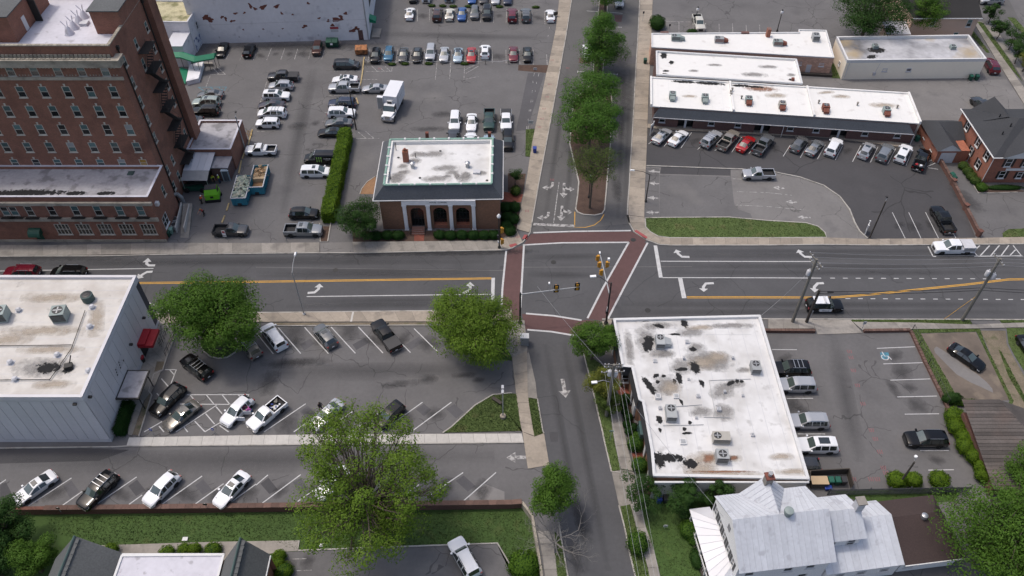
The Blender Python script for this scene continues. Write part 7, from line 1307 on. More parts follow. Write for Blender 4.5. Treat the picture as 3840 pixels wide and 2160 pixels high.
tree('young_tree','small upright tree beside the right end of the mansard building',(0.59,102.77),4.5,2.6,1.1,1.4,'leaf_dark',1600,10,.11,seed=26,lr=.5,trunk=.07)
tree('street_tree','tree hiding the corner next to the blotchy white roof',(10.69,66.62),6.5,4.2,3.1,2.5,'leaf_mid',9000,34,.14,seed=27,lr=.34,trunk=.15)
tree('street_tree','yellowing tree left of the utility pole on the south street',(11.39,59.98),6,4.0,2.3,2.0,'leaf_gold',4500,24,.13,seed=28,lr=.38,trunk=.13)
tree('street_tree','green street tree just below the yellowing one',(12.15,58.29),4.5,2.6,1.7,1.5,'leaf_olive',3600,18,.13,seed=29,lr=.4,trunk=.1)
tree('yard_tree','sparse tree over the driveway below the blotchy white roof',(14.94,45.68),5,3.0,2.8,1.8,'leaf_dark',4200,24,.13,seed=30,sparse=.4,lr=.3,trunk=.1)
tree('yard_tree','dense round tree against the rear wall of the blotchy roof building',(19.75,44.92),5,2.7,2.0,2.0,'leaf_dark',6500,26,.12,seed=31,lr=.38,trunk=.11)
tree('yard_tree','dense round tree left of the metal roofed house',(23.42,45.17),5,2.7,1.75,1.9,'leaf_dark',6000,24,.12,seed=32,lr=.38,trunk=.1)
tree('shade_tree','huge bright green tree filling the bottom right corner',(52.79,38.12),13,7.0,7.6,5.2,'leaf_mid',30000,80,.17,seed=33,lr=.29,trunk=.4)
tree('shade_tree','dark tree at the right edge above the bottom right tree',(60.46,46.32),8,4.6,3.6,3.0,'leaf_mid',9000,34,.16,seed=34,lr=.34,trunk=.25)
tree('shade_tree','large dark tree at the top left of the cream building',(71.43,149.08),12,7.2,7.2,4.8,'leaf_dark',20000,64,.18,seed=35,lr=.30,trunk=.35)
tree('shade_tree','lighter tree in front of the peach house',(83.32,149.87),10,6.6,3.9,3.6,'leaf_mid',8000,36,.17,seed=36,sparse=.3,lr=.33,trunk=.22)
SST='small trees along the side street at the top right'
for i,(p,r_,lb)in enumerate(zip([(100.67,156.58),(99.76,150.07),(100.47,145.98),(99.42,140.73),(99.73,137.84)],(1.7,1.7,2.0,2.0,2.2),('topmost small tree on the side street verge','round second small tree on the side street verge','dark third small tree on the side street verge','fourth small tree on the verge near the maroon SUV','reddish lowest small tree on the side street verge'))):
    tree('verge_tree',lb,p,4.5,2.9,r_,1.7,'leaf_dark' if i<4 else 'leaf_gold',2600,14,.15,seed=40+i,group=SST,lr=.45,trunk=.09)
tree('yard_tree','dark dense tree at the bottom left corner',(-56.1,40.31),8,4.4,3.5,3.2,'leaf_dark',12000,40,.15,'bark',-1.,50,lr=.34,trunk=.2)
tree('yard_tree','rounded lighter tree beside the slate gable at bottom left',(-52.05,37.77),6,3.4,2.5,2.5,'leaf_mid',9000,30,.13,'bark',-1.,51,lr=.36,trunk=.14)
tree('yard_tree','dark tree behind the lighter round one at the lower left edge',(-56.21,37.22),7,3.6,2.9,2.6,'leaf_dark',8000,30,.15,'bark',-1.,52,lr=.36,trunk=.16)
# the dead tree on the south street pavement
dt=thing('dead_tree','bare grey dead tree leaning over the pavement by the south street','tree',(*(4.86,39.49),0));rd=random.Random(5);db=MB()
def twig(p,d,L_,r_,k):
    q=p
    for i in range(3):
        e=q+(d+Vector((rd.uniform(-.35,.35),rd.uniform(-.35,.35),rd.uniform(-.15,.3)))).normalized()*L_/3;db.tube(q,e,r_*(1-i*.22),r_*(1-(i+1)*.22),5);q=e
        if k>0:twig(q,(d+Vector((rd.uniform(-1,1),rd.uniform(-1,1),rd.uniform(-.25,.5)))).normalized(),L_*rd.uniform(.45,.75),r_*.5,k-1)
MB().tube((0,0,-.1),(-.1,.2,2.0),.2,.15,9).build('trunk','bark_dead',dt,60)
for a,el,L_ in((2.2,.5,3.0),(2.7,.35,2.8),(3.3,.3,2.4),(.3,.35,3.0),(.9,.9,2.2),(-.4,.25,2.8),(-1.3,.4,2.2),(1.7,1.0,2.2),(-.8,.3,2.4),(2.9,.8,2.2)):twig(Vector((-.1,.2,1.9)),Vector((math.cos(a),math.sin(a),el)).normalized(),L_,.07,4)
db.build('limbs','bark_dead',dt,60)
# hedges and bushes
hedge('long bright green clipped hedge between the two car lots',(-29.2,116.29),(-28.86,93.83),2.1,2.2,'leaf_hedge',16000,.14,61)
hedge('dark green clipped hedge along the grey panelled building',(-48.73,59.11),(-48.52,54.53),1.15,1.5,'leaf_boxwood',4500,.10,62,.05)
LA='dark low shrubs before the arched building'
for i,(p,r_,lb)in enumerate(zip([(-21.04,90.37),(-19.29,90.48),(-17.6,90.48),(-11.15,90.59),(-9.46,90.48),(-7.7,90.55),(-5.93,90.48),(-4.24,90.48),(-2.78,90.55),(-1.05,97.11),(-0.72,94.73),(-0.87,92.64),(-0.25,91.5),(0.32,97.11),(0.16,94.26)],(1.1,1.0,1.15,1.05,1.1,1.1,1.1,1.1,1.0,1.2,1.25,1.1,1.0,1.1,1.1),('shrub at the foot of the dark corner tree','shrub second left of the brick steps','shrub just left of the brick steps','first shrub right of the brick steps','second shrub right of the brick steps','third shrub right of the brick steps','fourth shrub right of the brick steps','fifth shrub right of the brick steps','last front shrub beside the corner signal pole','topmost shrub in the side bed of the corner building','second shrub in the side bed of the corner building','third shrub in the side bed of the corner building','lowest shrub in the side bed by the curved pavement','upper side bed shrub next to the street pavement','lower side bed shrub next to the street pavement'))):
    shrub('shrub','dark green '+lb,p,r_,.85 if i<9 else 1.1,1.15,'leaf_boxwood',1500,.10,seed=70+i,group=LA)
shrub('shrub','grey green shrub under the small upright tree',(0.59,101.08),.9,1.1,1.2,'leaf_olive',900,.1,seed=90)
shrub('shrub','dark clump of shrub beside the far pavement above the shop row',(30.41,154.9),1.7,2.2,2.2,'leaf_dark',2600,.14,seed=91);shrub('shrub','small shrub behind the peach building roof',(37.27,152.18),1.2,.7,1.0,'leaf_dark',700,.12,seed=92)
RB='round shrubs along the blotchy roof building'
for i,(p,r_)in enumerate(zip([(14.59,59.86),(14.25,58.94),(14.34,57.98),(14.6,57.05),(14.4,56.02),(15.21,55.7),(14.57,55),(15.36,54.29),(15.05,53.01),(15.27,50.05),(13.16,71.26),(13.37,69.67)],(.75,.5,.55,.62,.6,.52,.6,.6,1.15,1.15,.8,.7))):
    shrub('shrub','round green shrub '+('topmost beside the brick bay','second from the top beside the brick bay','third from the top beside the brick bay','fourth from the top beside the brick bay','fifth from the top, nearest the pavement','fifth from the top, nearest the bay window','sixth from the top beside the pavement','just above the large bushy one','large and bushy above the brick path','large and round below the brick path','at the street corner behind the signal pole','second at the street corner by the slate fascia')[i],p,r_,r_,r_*1.5,'leaf_mid' if i>6 else 'leaf_boxwood',900,.09,seed=100+i,group=RB)
GB='bright round bushes round the right hand lot'
for i,(p,r_,lb)in enumerate(zip([(55.52,56.92),(55.27,55.45),(55.65,53.88),(55.28,52.61),(55.82,51.22),(56.06,49.73),(55.93,48.66),(45.29,48),(47.28,47.97),(50.37,48.05)],(1.35,1.3,1.2,1.25,1.15,1.0,1.15,1.15,1.0,1.2),('topmost of the bright hedge bushes by the tiled shed','second hedge bush by the tiled shed','third hedge bush by the tiled shed','fourth hedge bush by the tiled shed','fifth hedge bush by the tiled shed','sixth hedge bush by the tiled shed','lowest hedge bush by the tiled shed','left round bush at the foot of the lamp pole','round bush right beside the lamp pole bush','lone round bush at the end of the lot'))):
    shrub('bush','bright green '+lb,p,r_,r_,1.7,'leaf_hedge',2200,.11,seed=120+i,group=GB,cat='bush')
shrub('bush','dark green bushes where the chain fence meets the hedge',(56.37,59.78),1.4,.8,1.4,'leaf_dark',1400,.12,seed=131);shrub('bush','low weedy bush along the top of the tiled shed',(58.56,59.31),2.4,.5,.8,'leaf_mid',1200,.12,seed=132)
shrub('bush','bright yellow green bush at the bottom by the south pavement',(1.32,38.13),1.9,1.8,1.9,'leaf_bright',3200,.13,-1.,133);shrub('bush','green bush left of the porch of the metal roofed house',(19.99,41.79),1.25,1.3,1.5,'leaf_mid',1800,.11,seed=134);shrub('bush','leafy sprout below the porch bush',(20.35,40.71),.7,.7,1.0,'leaf_mid',700,.1,seed=135)
shrub('bush','dark bush along the porch rail of the white house',(20.33,38.57),.8,1.3,1.0,'leaf_dark',1200,.1,seed=136);shrub('bush','loose green bush in the verge beside the lower pavement',(13.97,40.16),1.3,1.5,2.0,'leaf_mid',1300,.12,seed=137)
SL_='clipped shrubs behind the slate building'
for i,(p,r_,lb)in enumerate(zip([(-44.97,40.01),(-38.58,39.71),(-36.72,40.01),(-35.62,40.06),(-33.54,40.01),(-25.92,39.31),(-25.9,38.39),(-25.14,37.59)],(.9,.95,.9,.85,1.1,.8,.8,1.2),('leftmost','second','third','fourth','fifth','sixth, at the right gable','seventh, beside the right gable','lowest and loosest'))):
    shrub('shrub',lb+' clipped bright shrub behind the slate building',p,r_,r_*.9,1.1,'leaf_hedge',1100,.09,-1.,140+i,group=SL_)
BHG='shrubs beside the brick house'
for i,p in enumerate([(76.37,107.68),(76.55,106.21),(76.62,104.9),(76.82,103.73),(77.22,102.06)]):shrub('shrub',('topmost','second','third','fourth','lowest and greenest')[i]+' shrub along the side of the brick house',p,.95,.95,1.1,'leaf_olive' if i<4 else 'leaf_mid',900,.1,seed=150+i,group=BHG)
shrub('shrub','low planting strip under the front windows of the brick house',(81.17,102.3),3.2,.6,.6,'leaf_dark',1500,.1,seed=156)
for i,(p,lb)in enumerate(zip([(-23.66,140.18),(-21.13,140.37),(-16.42,140.44),(-9.35,140.37),(-17.44,163.9),(-15.05,163.77),(-12.77,163.59),(-9.42,163.59),(-2.72,163.46),(5.18,163.24)],('below the blue crossover','below the dark coupe','below the tall silver SUV','below the pale blue car','above the brown SUV','between brown SUV and cream sedan','above the cream sedan','above the blue sedan','above the black SUV','above the empty stall by the white sedan'))):
    shrub('weed_clump','low green weed clump '+lb,p,.9,.45,.45,'leaf_olive',260,.12,seed=160+i,group='weeds between the car rows',cat='weeds')

# ---------------------------------------------------------------- walls and fences
rw=thing('retaining_wall','long brick retaining wall between lower lot and lower lawn','wall',(-20,WALL_L[2][1],LOW))
for a,b in zip(WALL_L[1:],WALL_L[2:]):
    s=strip([a,b],.42);part(MB().prism(s,LOW,.12),'wall','brick_wall',rw);L_=math.dist(a,b);n=max(1,int(L_/.9))
    for i in range(n):q=strip([lerp(a,b,(i+.01)/n),lerp(a,b,(i+.99)/n)],.6);part(MB().prism(q,.12,.26+random.uniform(0,.01)),'cap_brick','brick_piece',rw)
part(MB().prism(strip(WALL_L[:2],.42),LOW,.2),'wall','brick_wall',rw)
lw_=thing('low_wall','low tan edging wall beside the lower south pavement','wall',(*NOTCH[2],LOW))
for a,b in zip(NOTCH,NOTCH[1:]):part(MB().prism(strip([a,b],.28),LOW,.16),'wall','stone',lw_)
bw=thing('boundary_wall','stepped red brick boundary wall with piers right of the dark lot','wall',(*(72.95,103.31),0));bp=[(73.05,112.76),(73.03,110.8),(72.97,103.26),(72.63,97.04),(72.33,90.91)]
for a,b in zip(bp,bp[1:]):
    part(MB().prism(strip([a,b],.32),0,.75),'wall','brick_wall',bw);L_=math.dist(a,b);n=int(L_/.6)
    for i in range(n):q=strip([lerp(a,b,(i+.03)/n),lerp(a,b,(i+.97)/n)],.42);part(MB().prism(q,.75,.86),'cap_brick','brick_piece',bw)
for p in bp[2:]:part(MB().obox((*p,.55),(.6,.6,1.1),.4).obox((*p,1.14),(.7,.7,.09),.4),'pier','brick_wall',bw)
for nm,q,h_,lb in(('edging_wall',[(34.66,71.5),(41.92,71.41)],.5,'low brick planter wall left of the right hand lot entrance'),('edging_wall',[(48.68,71.47),(55.15,71.58)],.45,'low brick wall along the top of the right hand lot'),('edging_wall',[(55.19,71.5),(55.28,65.81),(55.55,58.93),(54.48,54.9)],.4,'low brick edging down the right side of the lot')):
    t=thing(nm,lb,'wall',(*q[0],0))
    for a,b in zip(q,q[1:]):
        part(MB().prism(strip([a,b],.35),0,h_-.1),'wall','brick_wall',t);n=int(math.dist(a,b)/.5)
        for i in range(n):c=strip([lerp(a,b,(i+.04)/n),lerp(a,b,(i+.96)/n)],.4);part(MB().prism(c,h_-.1,h_),'cap_brick','brick_piece',t)
cf=thing('chain_fence','thin chain link fence with dark posts beside the cracked pad','fence',(*(55.31,68.85),0));fp=[(55.33,71.5),(55.33,68.82),(55.43,65.58),(55.47,62.22),(55.53,59.06)]
for p in fp:part(MB().tube((*p,0),(*p,1.55),.045,n=6),'post','iron',cf)
for a,b in zip(fp,fp[1:]):
    part(MB().tube((*a,1.52),(*b,1.52),.025,n=5),'rail','iron',cf);mb=MB();n=10
    for i in range(n):mb.tube((*lerp(a,b,i/n),.05 if i%2 else 1.5),(*lerp(a,b,(i+1)/n),1.5 if i%2 else.05),.008,n=3)
    part(mb,'wire_mesh','galv',cf)
pf=thing('picket_fence','dark grey slatted fence behind the metal roofed house','fence',(*(45.14,46.44),0));pa,pb_=(36.99,46.44),(53.54,46.77);pk=MB().box(-.055,.055,-.012,.012,.05,1.45).mesh('picket');ang=math.atan2(pb_[1]-pa[1],pb_[0]-pa[0]);n=int(math.dist(pa,pb_)/.17)
for i in range(n):x,y=lerp(pa,pb_,(i+.5)/n);inst('picket',pk,'lattice',pf,(x-pf.location.x,y-pf.location.y,random.uniform(-.01,.01)),ang)
for z in(.35,1.15):part(MB().prism(strip([(pa[0],pa[1]+.05),(pb_[0],pb_[1]+.05)],.05),z,z+.09),'rail','lattice',pf)
for i in range(8):x,y=lerp(pa,pb_,i/7);part(MB().box(x-.05,x+.05,y+.06,y+.16,0,1.5),'post','lattice',pf)
be=thing('bin_enclosure','dark timber bin enclosure at the corner of the right hand lot','enclosure',(*(37.34,47.74),0));ep=[(34.93,47.74),(35.32,49.06),(40.03,49.33),(39.94,47.28)]
for a,b in zip(ep,ep[1:]):
    n=max(2,int(math.dist(a,b)/.3))
    for i in range(n):q=strip([lerp(a,b,(i+.04)/n),lerp(a,b,(i+.96)/n)],.05);part(MB().prism(q,0,1.15),'board','wood_dark',be)
    part(MB().prism(strip([a,b],.12),1.15,1.23),'rail','wood_dark',be)
rp=thing('rope_barrier','white rope on short posts along the car row','barrier',(*(-17.82,140.73),0));rpp=[(-29.12,140.73),(-25.68,140.37),(-21.75,140.29),(-17.75,140.44),(-13.82,140.37),(-9.54,140.37),(-5.22,140.44),(-0.71,140.55),(1.18,140.37)]
for p in rpp:part(MB().tube((*p,0),(*p,1.0),.07,.06,6),'post','wood_pole',rp)
for a,b in zip(rpp,rpp[1:]):part(MB().path([(*lerp(a,b,t),.92-1.4*t*(1-t))for t in(0,.25,.5,.75,1)],.025,4),'rope','trim_grey',rp)
# ---------------------------------------------------------------- rooftop machines
def rooftop(label,p,z,m='ac_grey',s=(1.5,1.1,1.1),rz=0,duct=None,rust=False,fan='top',group='rooftop air units'):
    t=thing('air_conditioner',label,'air unit',(p[0],p[1],z),R(rz),group);X,Y,Z=s
    MB().box(-X/2,X/2,-Y/2,Y/2,.14,Z).build('cabinet',m,t);MB().box(-X/2,X/2,-Y/2,-Y/2+.1,0,.14).box(-X/2,X/2,Y/2-.1,Y/2,0,.14).build('base_rail','galv',t)
    r_=min(X,Y)*.34;fx=-X/2+r_*1.25 if X>Y*1.3 else 0;f=MB().lathe([(r_*1.1,0),(r_*1.1,.05),(r_,.05),(r_,.01)],16,(fx,.0 if Y<=X else Y/2-r_*1.3,Z)).build('fan_shroud','plastic_dark',t)
    bl=MB()
    for k in range(4):bl.obox((fx+math.cos(k*1.57)*r_*.5,(0 if Y<=X else Y/2-r_*1.3)+math.sin(k*1.57)*r_*.5,Z+.035),(r_*.9,r_*.3,.01),k*1.57)
    bl.build('fan_blade','galv',f);MB().box(-X/2+.08,X/2-.08,-Y/2-.015,-Y/2,.3,Z-.12).build('coil_grille','plastic_dark' if not rust else 'rust',t)
    for k in range(5):MB().box(-X/2+.1,X/2-.1,-Y/2-.03,-Y/2-.016,.34+k*(Z-.5)/5,.37+k*(Z-.5)/5).build('louvre',m,t)
    if duct=='front':MB().add([(-X*.4,-Y/2,.3),(X*.4,-Y/2,.3),(X*.4,-Y/2-.75,.2),(-X*.4,-Y/2-.75,.2),(-X*.4,-Y/2,Z*.85),(X*.4,-Y/2,Z*.85),(X*.4,-Y/2-.75,Z*.55),(-X*.4,-Y/2-.75,Z*.55)],[(4,7,6,5),(3,2,6,7),(0,3,7,4),(1,5,6,2)]).build('duct_hood','rust' if rust else m,t)
    if duct=='side':MB().add([(X/2,-Y*.35,.2),(X/2+.9,-Y*.3,.15),(X/2+.9,Y*.3,.15),(X/2,Y*.35,.2),(X/2,-Y*.35,Z*.9),(X/2+.9,-Y*.3,Z*.6),(X/2+.9,Y*.3,Z*.6),(X/2,Y*.35,Z*.9)],[(4,5,6,7),(1,2,6,5),(0,1,5,4),(3,7,6,2)]).build('duct_hood','rust' if rust else m,t)
    return t
for p,lb,m_,ru in zip([(28.59,122.57),(34.25,121.78),(41.88,121.16),(47.44,119.63),(54.84,118.72),(65.18,117.81)],('leftmost','second','third, with rusty front','fourth, with rusty front','fifth, rusty red','rightmost'),('ac_green','ac_green','ac_green','ac_tan','rust','ac_green'),(0,0,1,1,1,1)):rooftop(lb+' air unit on the slate awning shop row roof',p,4.1,m_,(1.15,1.2,1.05),-6.5,'front',bool(ru))
for p,lb,m_,ru in zip([(32.15,143.23),(40.5,142.47),(51.72,141.35),(59.55,143.23)],('leftmost air unit, tan ended','second air unit with rusty red end','third air unit with rusty red end','rightmost tall grey air unit'),('ac_green','ac_grey','ac_green','ac_grey'),(0,1,1,0)):rooftop(lb+' on the peach building roof',p,3.72,m_,(1.7,1.2,1.0)if 'tall' not in lb else(1.3,1.6,1.2),-5,'side' if 'tall' not in lb else None,bool(ru))
for p,lb,m_,s_ in zip([(19.2,65.95),(30.7,61.75),(19.11,54.85),(24.54,51.45),(24.13,48.85)],('air unit with white box beside the black roof blotch','air unit at the right edge of the blotchy roof','air unit above the lower left of the blotchy roof','wide air unit low on the blotchy roof','dark grey air unit by the rusty stain'),('ac_grey','ac_grey','ac_grey','ac_tan','ac_grey'),((1.15,1.7,1.1),(1.15,1.5,1.1),(1.25,1.9,1.1),(2.0,1.2,1.0),(1.4,1.3,1.3))):rooftop(lb,p,4.02,m_,s_,-2,'side' if 'white box' in lb else None)
for p,lb,s_ in zip([(-56.49,66.02),(-63.94,66.02)],('tall grey air unit on the panelled building roof','air unit on the panelled roof cut by the left edge'),((1.7,1.7,1.6),(1.7,1.7,1.6))):rooftop(lb,p,9.1,'ac_green',s_,8)
for p,lb in zip([(70.46,140.39),(85.4,140.13)],('green air unit on the dark stained cream roof','small air unit on the tan stained cream roof')):rooftop(lb,p,3.62,'ac_green',(1.0,1.0,.7),0)
def condenser(label,p,z,r_=.55,h_=.9,m='ac_grey'):
    t=thing('condenser',label,'air unit',(p[0],p[1],z));MB().lathe([(r_,.05),(r_,h_),(r_*.9,h_+.05)],18).build('cabinet',m,t,40);MB().lathe([(r_*.8,h_+.05),(r_*.75,h_+.08),(r_*.3,h_+.1),(r_*.28,h_+.14)],14).build('fan_grille','plastic_dark',t,40);return t
condenser('round dark condenser on the panelled building roof',(-54.27,69.15),9.1,.75,1.0,'patina_dark')
for i,p in enumerate([(-53.07,94.01),(-52.78,92.73)]):t=thing('condenser',('upper' if not i else 'lower')+' square condenser beside the concrete ramp','air unit',(*p,0));MB().box(-.5,.5,-.5,.5,0,.8).build('cabinet','ac_grey',t);MB().lathe([(.4,.8),(.4,.84),(.2,.86)],14).build('fan_grille','plastic_dark',t,40)
t=thing('condenser','grey condenser between garage and brick house','air unit',(*(77.53,110.93),0));MB().box(-.45,.45,-.45,.45,0,.8).build('cabinet','ac_grey',t);MB().lathe([(.36,.8),(.36,.84)],14).build('fan_grille','plastic_dark',t)
for i,(p,r_)in enumerate(zip([(18.27,63.17),(22.82,66.28),(17.91,57.54),(20.19,57.68),(22.88,57.68),(25.07,55.67),(22.18,54.55),(28.39,57.76),(28.27,63.57),(22.12,60.26),(28.45,52.08),(22,63.52),(20.09,51.16),(17.99,55.92),(26.26,58.28)],(.5,.5,.65,.65,.45,.5,.35,.3,.3,.3,.4,.3,.75,.4,.3))):
    v=part(MB().box(p[0]-r_/2,p[0]+r_/2,p[1]-r_/2,p[1]+r_/2,4.02,4.02+.22+.1*(i%3)),'roof_vent','trim' if i in(2,3,12)else 'trim_grey',se);MB().box(p[0]-r_*.36,p[0]+r_*.36,p[1]-r_*.36,p[1]+r_*.36,4.24+.1*(i%3),4.27+.1*(i%3)).build('vent_lid','galv',v)
for p in[(-59.96,58.96),(-58.3,56.46),(-52.49,64.57),(-53.35,67.8),(-50.13,57.7),(-54.76,60.09),(-62.47,67.29)]:part(MB().box(p[0]-.45,p[0]+.45,p[1]-.4,p[1]+.4,9.1,9.13).lathe([(.3,.0),(.28,.3),(.36,.32),(.2,.5)],12,(*p,9.12)),'roof_vent','trim_grey',gb,40)
fp_=(-52.7,58.29);part(MB().obox((*fp_,9.35),(.9,.7,.5),.3).tube((fp_[0],fp_[1],9.2),(fp_[0]+.3,fp_[1]+.9,10.3),.08,n=6),'roof_fan','iron',gb)
for p in[(54.26,120.84),(60.94,120.23),(67.65,119.31),(39.27,123.97),(39.69,124.77),(39.21,123.18),(40.89,122.24)]:c=L(p);MB().lathe([(.13,4.1),(.13,4.55),(.2,4.56),(.18,4.75)],10,(c[0],c[1],0)).build('vent_pipe','concrete_grey',sm,40)
# ---------------------------------------------------------------- lamps, signals, poles and wires
def lamp(label,base,h_,arm,m='galv',cobra=True,z0=0.,name='street_lamp'):
    t=thing(name,label,'street lamp',(*base,z0));MB().lathe([(.22,0),(.22,.25),(.12,.3)],10).build('base',m,t);MB().tube((0,0,.2),(0,0,h_),.1,.065,8).build('pole',m,t,50)
    d=Vector((arm[0],arm[1],0));MB().path([(0,0,h_-.1),tuple(d*.45+Vector((0,0,h_+.45))),tuple(d+Vector((0,0,h_+.6)))],.045,6).build('arm',m,t)
    a=math.atan2(d.y,d.x);o=MB().add([(-.1,-.12,0),(.65,-.17,.0),(.65,.17,0),(-.1,.12,0),(0,-.08,.14),(.55,-.1,.16),(.55,.1,.16),(0,.08,.14)],[(0,3,2,1),(4,5,6,7),(0,1,5,4),(1,2,6,5),(2,3,7,6),(3,0,4,7)]).build('lamp_head','lamp_white',t);o.location=tuple(d+Vector((0,0,h_+.52)));o.rotation_euler=(0,0,a);return t
lamp('grey street lamp on the pavement beside the angled lot',(-29.37,74.66),8.6,(0,2.6));lamp('street lamp over the pavement beside the drive-through lanes',(21.68,99.04),5.6,(-2.5,.3),'iron')
def acorn(label,base,h_=4.2,m='iron'):
    t=thing('street_lamp',label,'street lamp',(*base,0));MB().lathe([(.2,0),(.2,.5),(.09,.6),(.065,h_)],10).build('pole',m,t,40);MB().lathe([(.12,h_),(.26,h_+.12),(.3,h_+.45),(.16,h_+.75),(.05,h_+.95)],12).build('globe','lamp_white',t,50);MB().lathe([(.2,h_+.74),(.06,h_+1.0)],10).build('cap',m,t);return t
acorn('white globe lamp on the median between the trees',(16.84,135.02));acorn('globe lamp inside the half bare median tree',(12.5,99.9));acorn('globe lamp in the far lot behind the shop row',(55.22,153.08),4);acorn('lamp behind the cream pickup in the far lot',(38.83,157),2.6)
def post_lamp(label,base,h_,m='wood_dark',head='lamp_white',z0=0.):
    t=thing('lamp_post',label,'lamp post',(*base,z0));MB().tube((0,0,-.1),(0,0,h_),.13,.1,8).build('pole',m,t,50);MB().tube((0,0,h_-.3),(.1,.35,h_+.5),.04,n=5).build('arm','galv',t);MB().lathe([(.08,0),(.2,.08),(.17,.22)],10,(.1,.4,h_+.42)).build('lamp_head',head,t,40);return t
post_lamp('wooden lamp pole between the bright bushes',(45.61,47.68),5.4);post_lamp('dark leaning looking pole in the middle of the dark lot',(55.37,90.46),7.4,'wood_dark','iron');post_lamp('dark wooden pole at the top end of the long hedge',(-27.9,118.7),8.0);post_lamp('slim lamp post at the corner of the hotel annex',(-46.36,112.76),7.0,'galv','iron')
t=thing('lot_lamp','twin head lamp post on the triangular grass corner','lamp post',(*(-1.14,57.32),0));MB().lathe([(.38,0),(.38,.5),(.3,.55)],12).build('footing','concrete',t);MB().tube((0,0,.5),(0,0,6.0),.08,n=8).build('pole','galv',t)
for s_ in(-1,1):MB().obox((0,s_*.35,6.05),(.3,.5,.14)).build('lamp_head','steel',t)
def head(t,p,face,back=False,m='signal_yellow'):
    """three lens signal head hanging at p, lenses towards angle face"""
    o=MB().box(-.16,.16,-.15,.15,-1.05,0).build('signal_head',m,t);o.location=p;o.rotation_euler=(0,0,face+R(90))
    for k in range(3):MB().lathe([(.13,0),(.13,.2)],10).build('visor',m,o).location=(0,-.15,-.2-.33*k);v=o.children[-1];v.rotation_euler=(R(90),0,0);MB().lathe([(.11,0),(.1,.01)],10).build('lens',('rust','rust_orange','green_dark')[k],o).location=(0,-.152,-.2-.33*k);o.children[-1].rotation_euler=(R(90),0,0)
    if back:MB().box(-.34,.34,.0,.03,-1.25,.2).build('backplate','black',o)
    return o
sp_=(13.13,72.92);t=thing('traffic_signal','traffic signal mast reaching over the right side of the crossing','traffic signal',(*sp_,0))
MB().lathe([(.3,0),(.3,.35),(.17,.5)],12).build('base','iron',t);MB().tube((0,0,.4),(0,0,8.4),.15,.1,10).build('pole','iron',t,50);MB().tube((0,0,6.0),(-.75,7.6,6.3),.1,.06,8).build('mast_arm','galv',t,50);MB().path([(0,0,8.0),(-1.4,.9,8.5),(-2.0,1.0,8.5)],.05,6).build('lamp_arm','iron',t);MB().obox((-2.35,1.05,8.5),(.8,.35,.16),.1).build('lamp_head','lamp_white',t)
for i,y in enumerate((4.4,5.9,7.2)):head(t,(-.75*y/7.6-.28,y,6.35),R(180))
head(t,(.1,6.0,6.3),R(0));MB().tube((.2,5.4,6.3),(.2,5.4,7.3),.03,n=5).build('camera_mast','galv',t);MB().obox((.2,5.4,7.4),(.3,.3,.35)).build('camera','lamp_white',t);MB().obox((-.8,7.6,6.5),(.2,.4,.15)).build('camera','lamp_white',t);MB().obox((-.12,-.05,3.2),(.06,.3,.9)).build('street_sign','trim',t);MB().obox((-.12,-.05,2.6),(.3,.3,.4)).build('walk_signal','iron',t)
ap=(1.12,73.01);t=thing('traffic_signal','traffic signal mast reaching over the left side of the crossing','traffic signal',(*ap,0))
MB().lathe([(.3,0),(.3,.35),(.17,.5)],12).build('base','iron',t);MB().tube((0,0,.4),(0,0,6.3),.15,.12,10).build('pole','iron',t,50);MB().tube((0,0,6.0),(8.0,1.1,6.3),.1,.06,8).build('mast_arm','galv',t,50)
for x in(4.85,7.7):head(t,(x,x*.137+.12,6.8),R(95),True)
MB().tube((3.85,.55,6.15),(3.85,.55,7.5),.03,n=5).build('camera_mast','galv',t);MB().obox((3.85,.55,7.6),(.2,.3,.2)).build('camera','lamp_white',t)
t=thing('traffic_signal','signal pole with globe lamp at the corner of the arched building','traffic signal',(*(-1.94,88.14),0));MB().lathe([(.25,0),(.22,.4),(.12,.5)],12).build('base','iron',t);MB().tube((0,0,.4),(0,0,6.2),.11,.08,10).build('pole','iron',t,50);MB().lathe([(.1,6.2),(.28,6.35),(.3,6.6),(.12,6.9),(.03,7.0)],12).build('globe','lamp_white',t,50)
for z in(1.9,4.2):head(t,(.38,.1,z),R(0))
MB().obox((-.15,-.1,2.6),(.3,.25,.5)).build('walk_signal','plastic_dark',t);MB().obox((-.12,0,1.4),(.2,.25,.3)).build('push_button','trim',t)
def util(label,base,h_,arms,m='wood_pole',trans=(),lampd=None):
    t=thing('utility_pole',label,'utility pole',(*base,0));MB().tube((0,0,-.2),(0,0,h_),.24,.17,9).build('pole',m,t,50)
    for z,L_,a in arms:
        d=Vector((math.cos(a),math.sin(a),0))*L_/2;o=MB().obox((0,.12,z),(L_,.1,.13),a).build('crossarm',m,t)
        for k in(-.95,-.55,.55,.95):MB().lathe([(.05,.06),(.07,.12),(.05,.16),(.07,.22),(.03,.26)],8,(d.x*k,d.y*k+.12,z)).build('insulator','trim_grey',o)
        for k in(-.6,.6):MB().tube((0,.1,z-.55),(d.x*k,d.y*k+.1,z),.025,n=4).build('brace','galv',o)
    for x,y,z in trans:o=MB().lathe([(.27,0),(.28,.1),(.28,.75),(.2,.85)],14,(x,y,z)).build('transformer','trim_grey',t,40);MB().lathe([(.05,.85),(.06,1.1)],6,(x,y,z)).build('bushing','lamp_white',o)
    if lampd:MB().path([(0,0,lampd[2]-.3),(lampd[0]*.5,lampd[1]*.5,lampd[2]+.3),lampd],.04,5).build('lamp_arm','galv',t);MB().obox(lampd,(.7,.32,.18),math.atan2(lampd[1],lampd[0])).build('lamp_head','lamp_white',t)
    return t
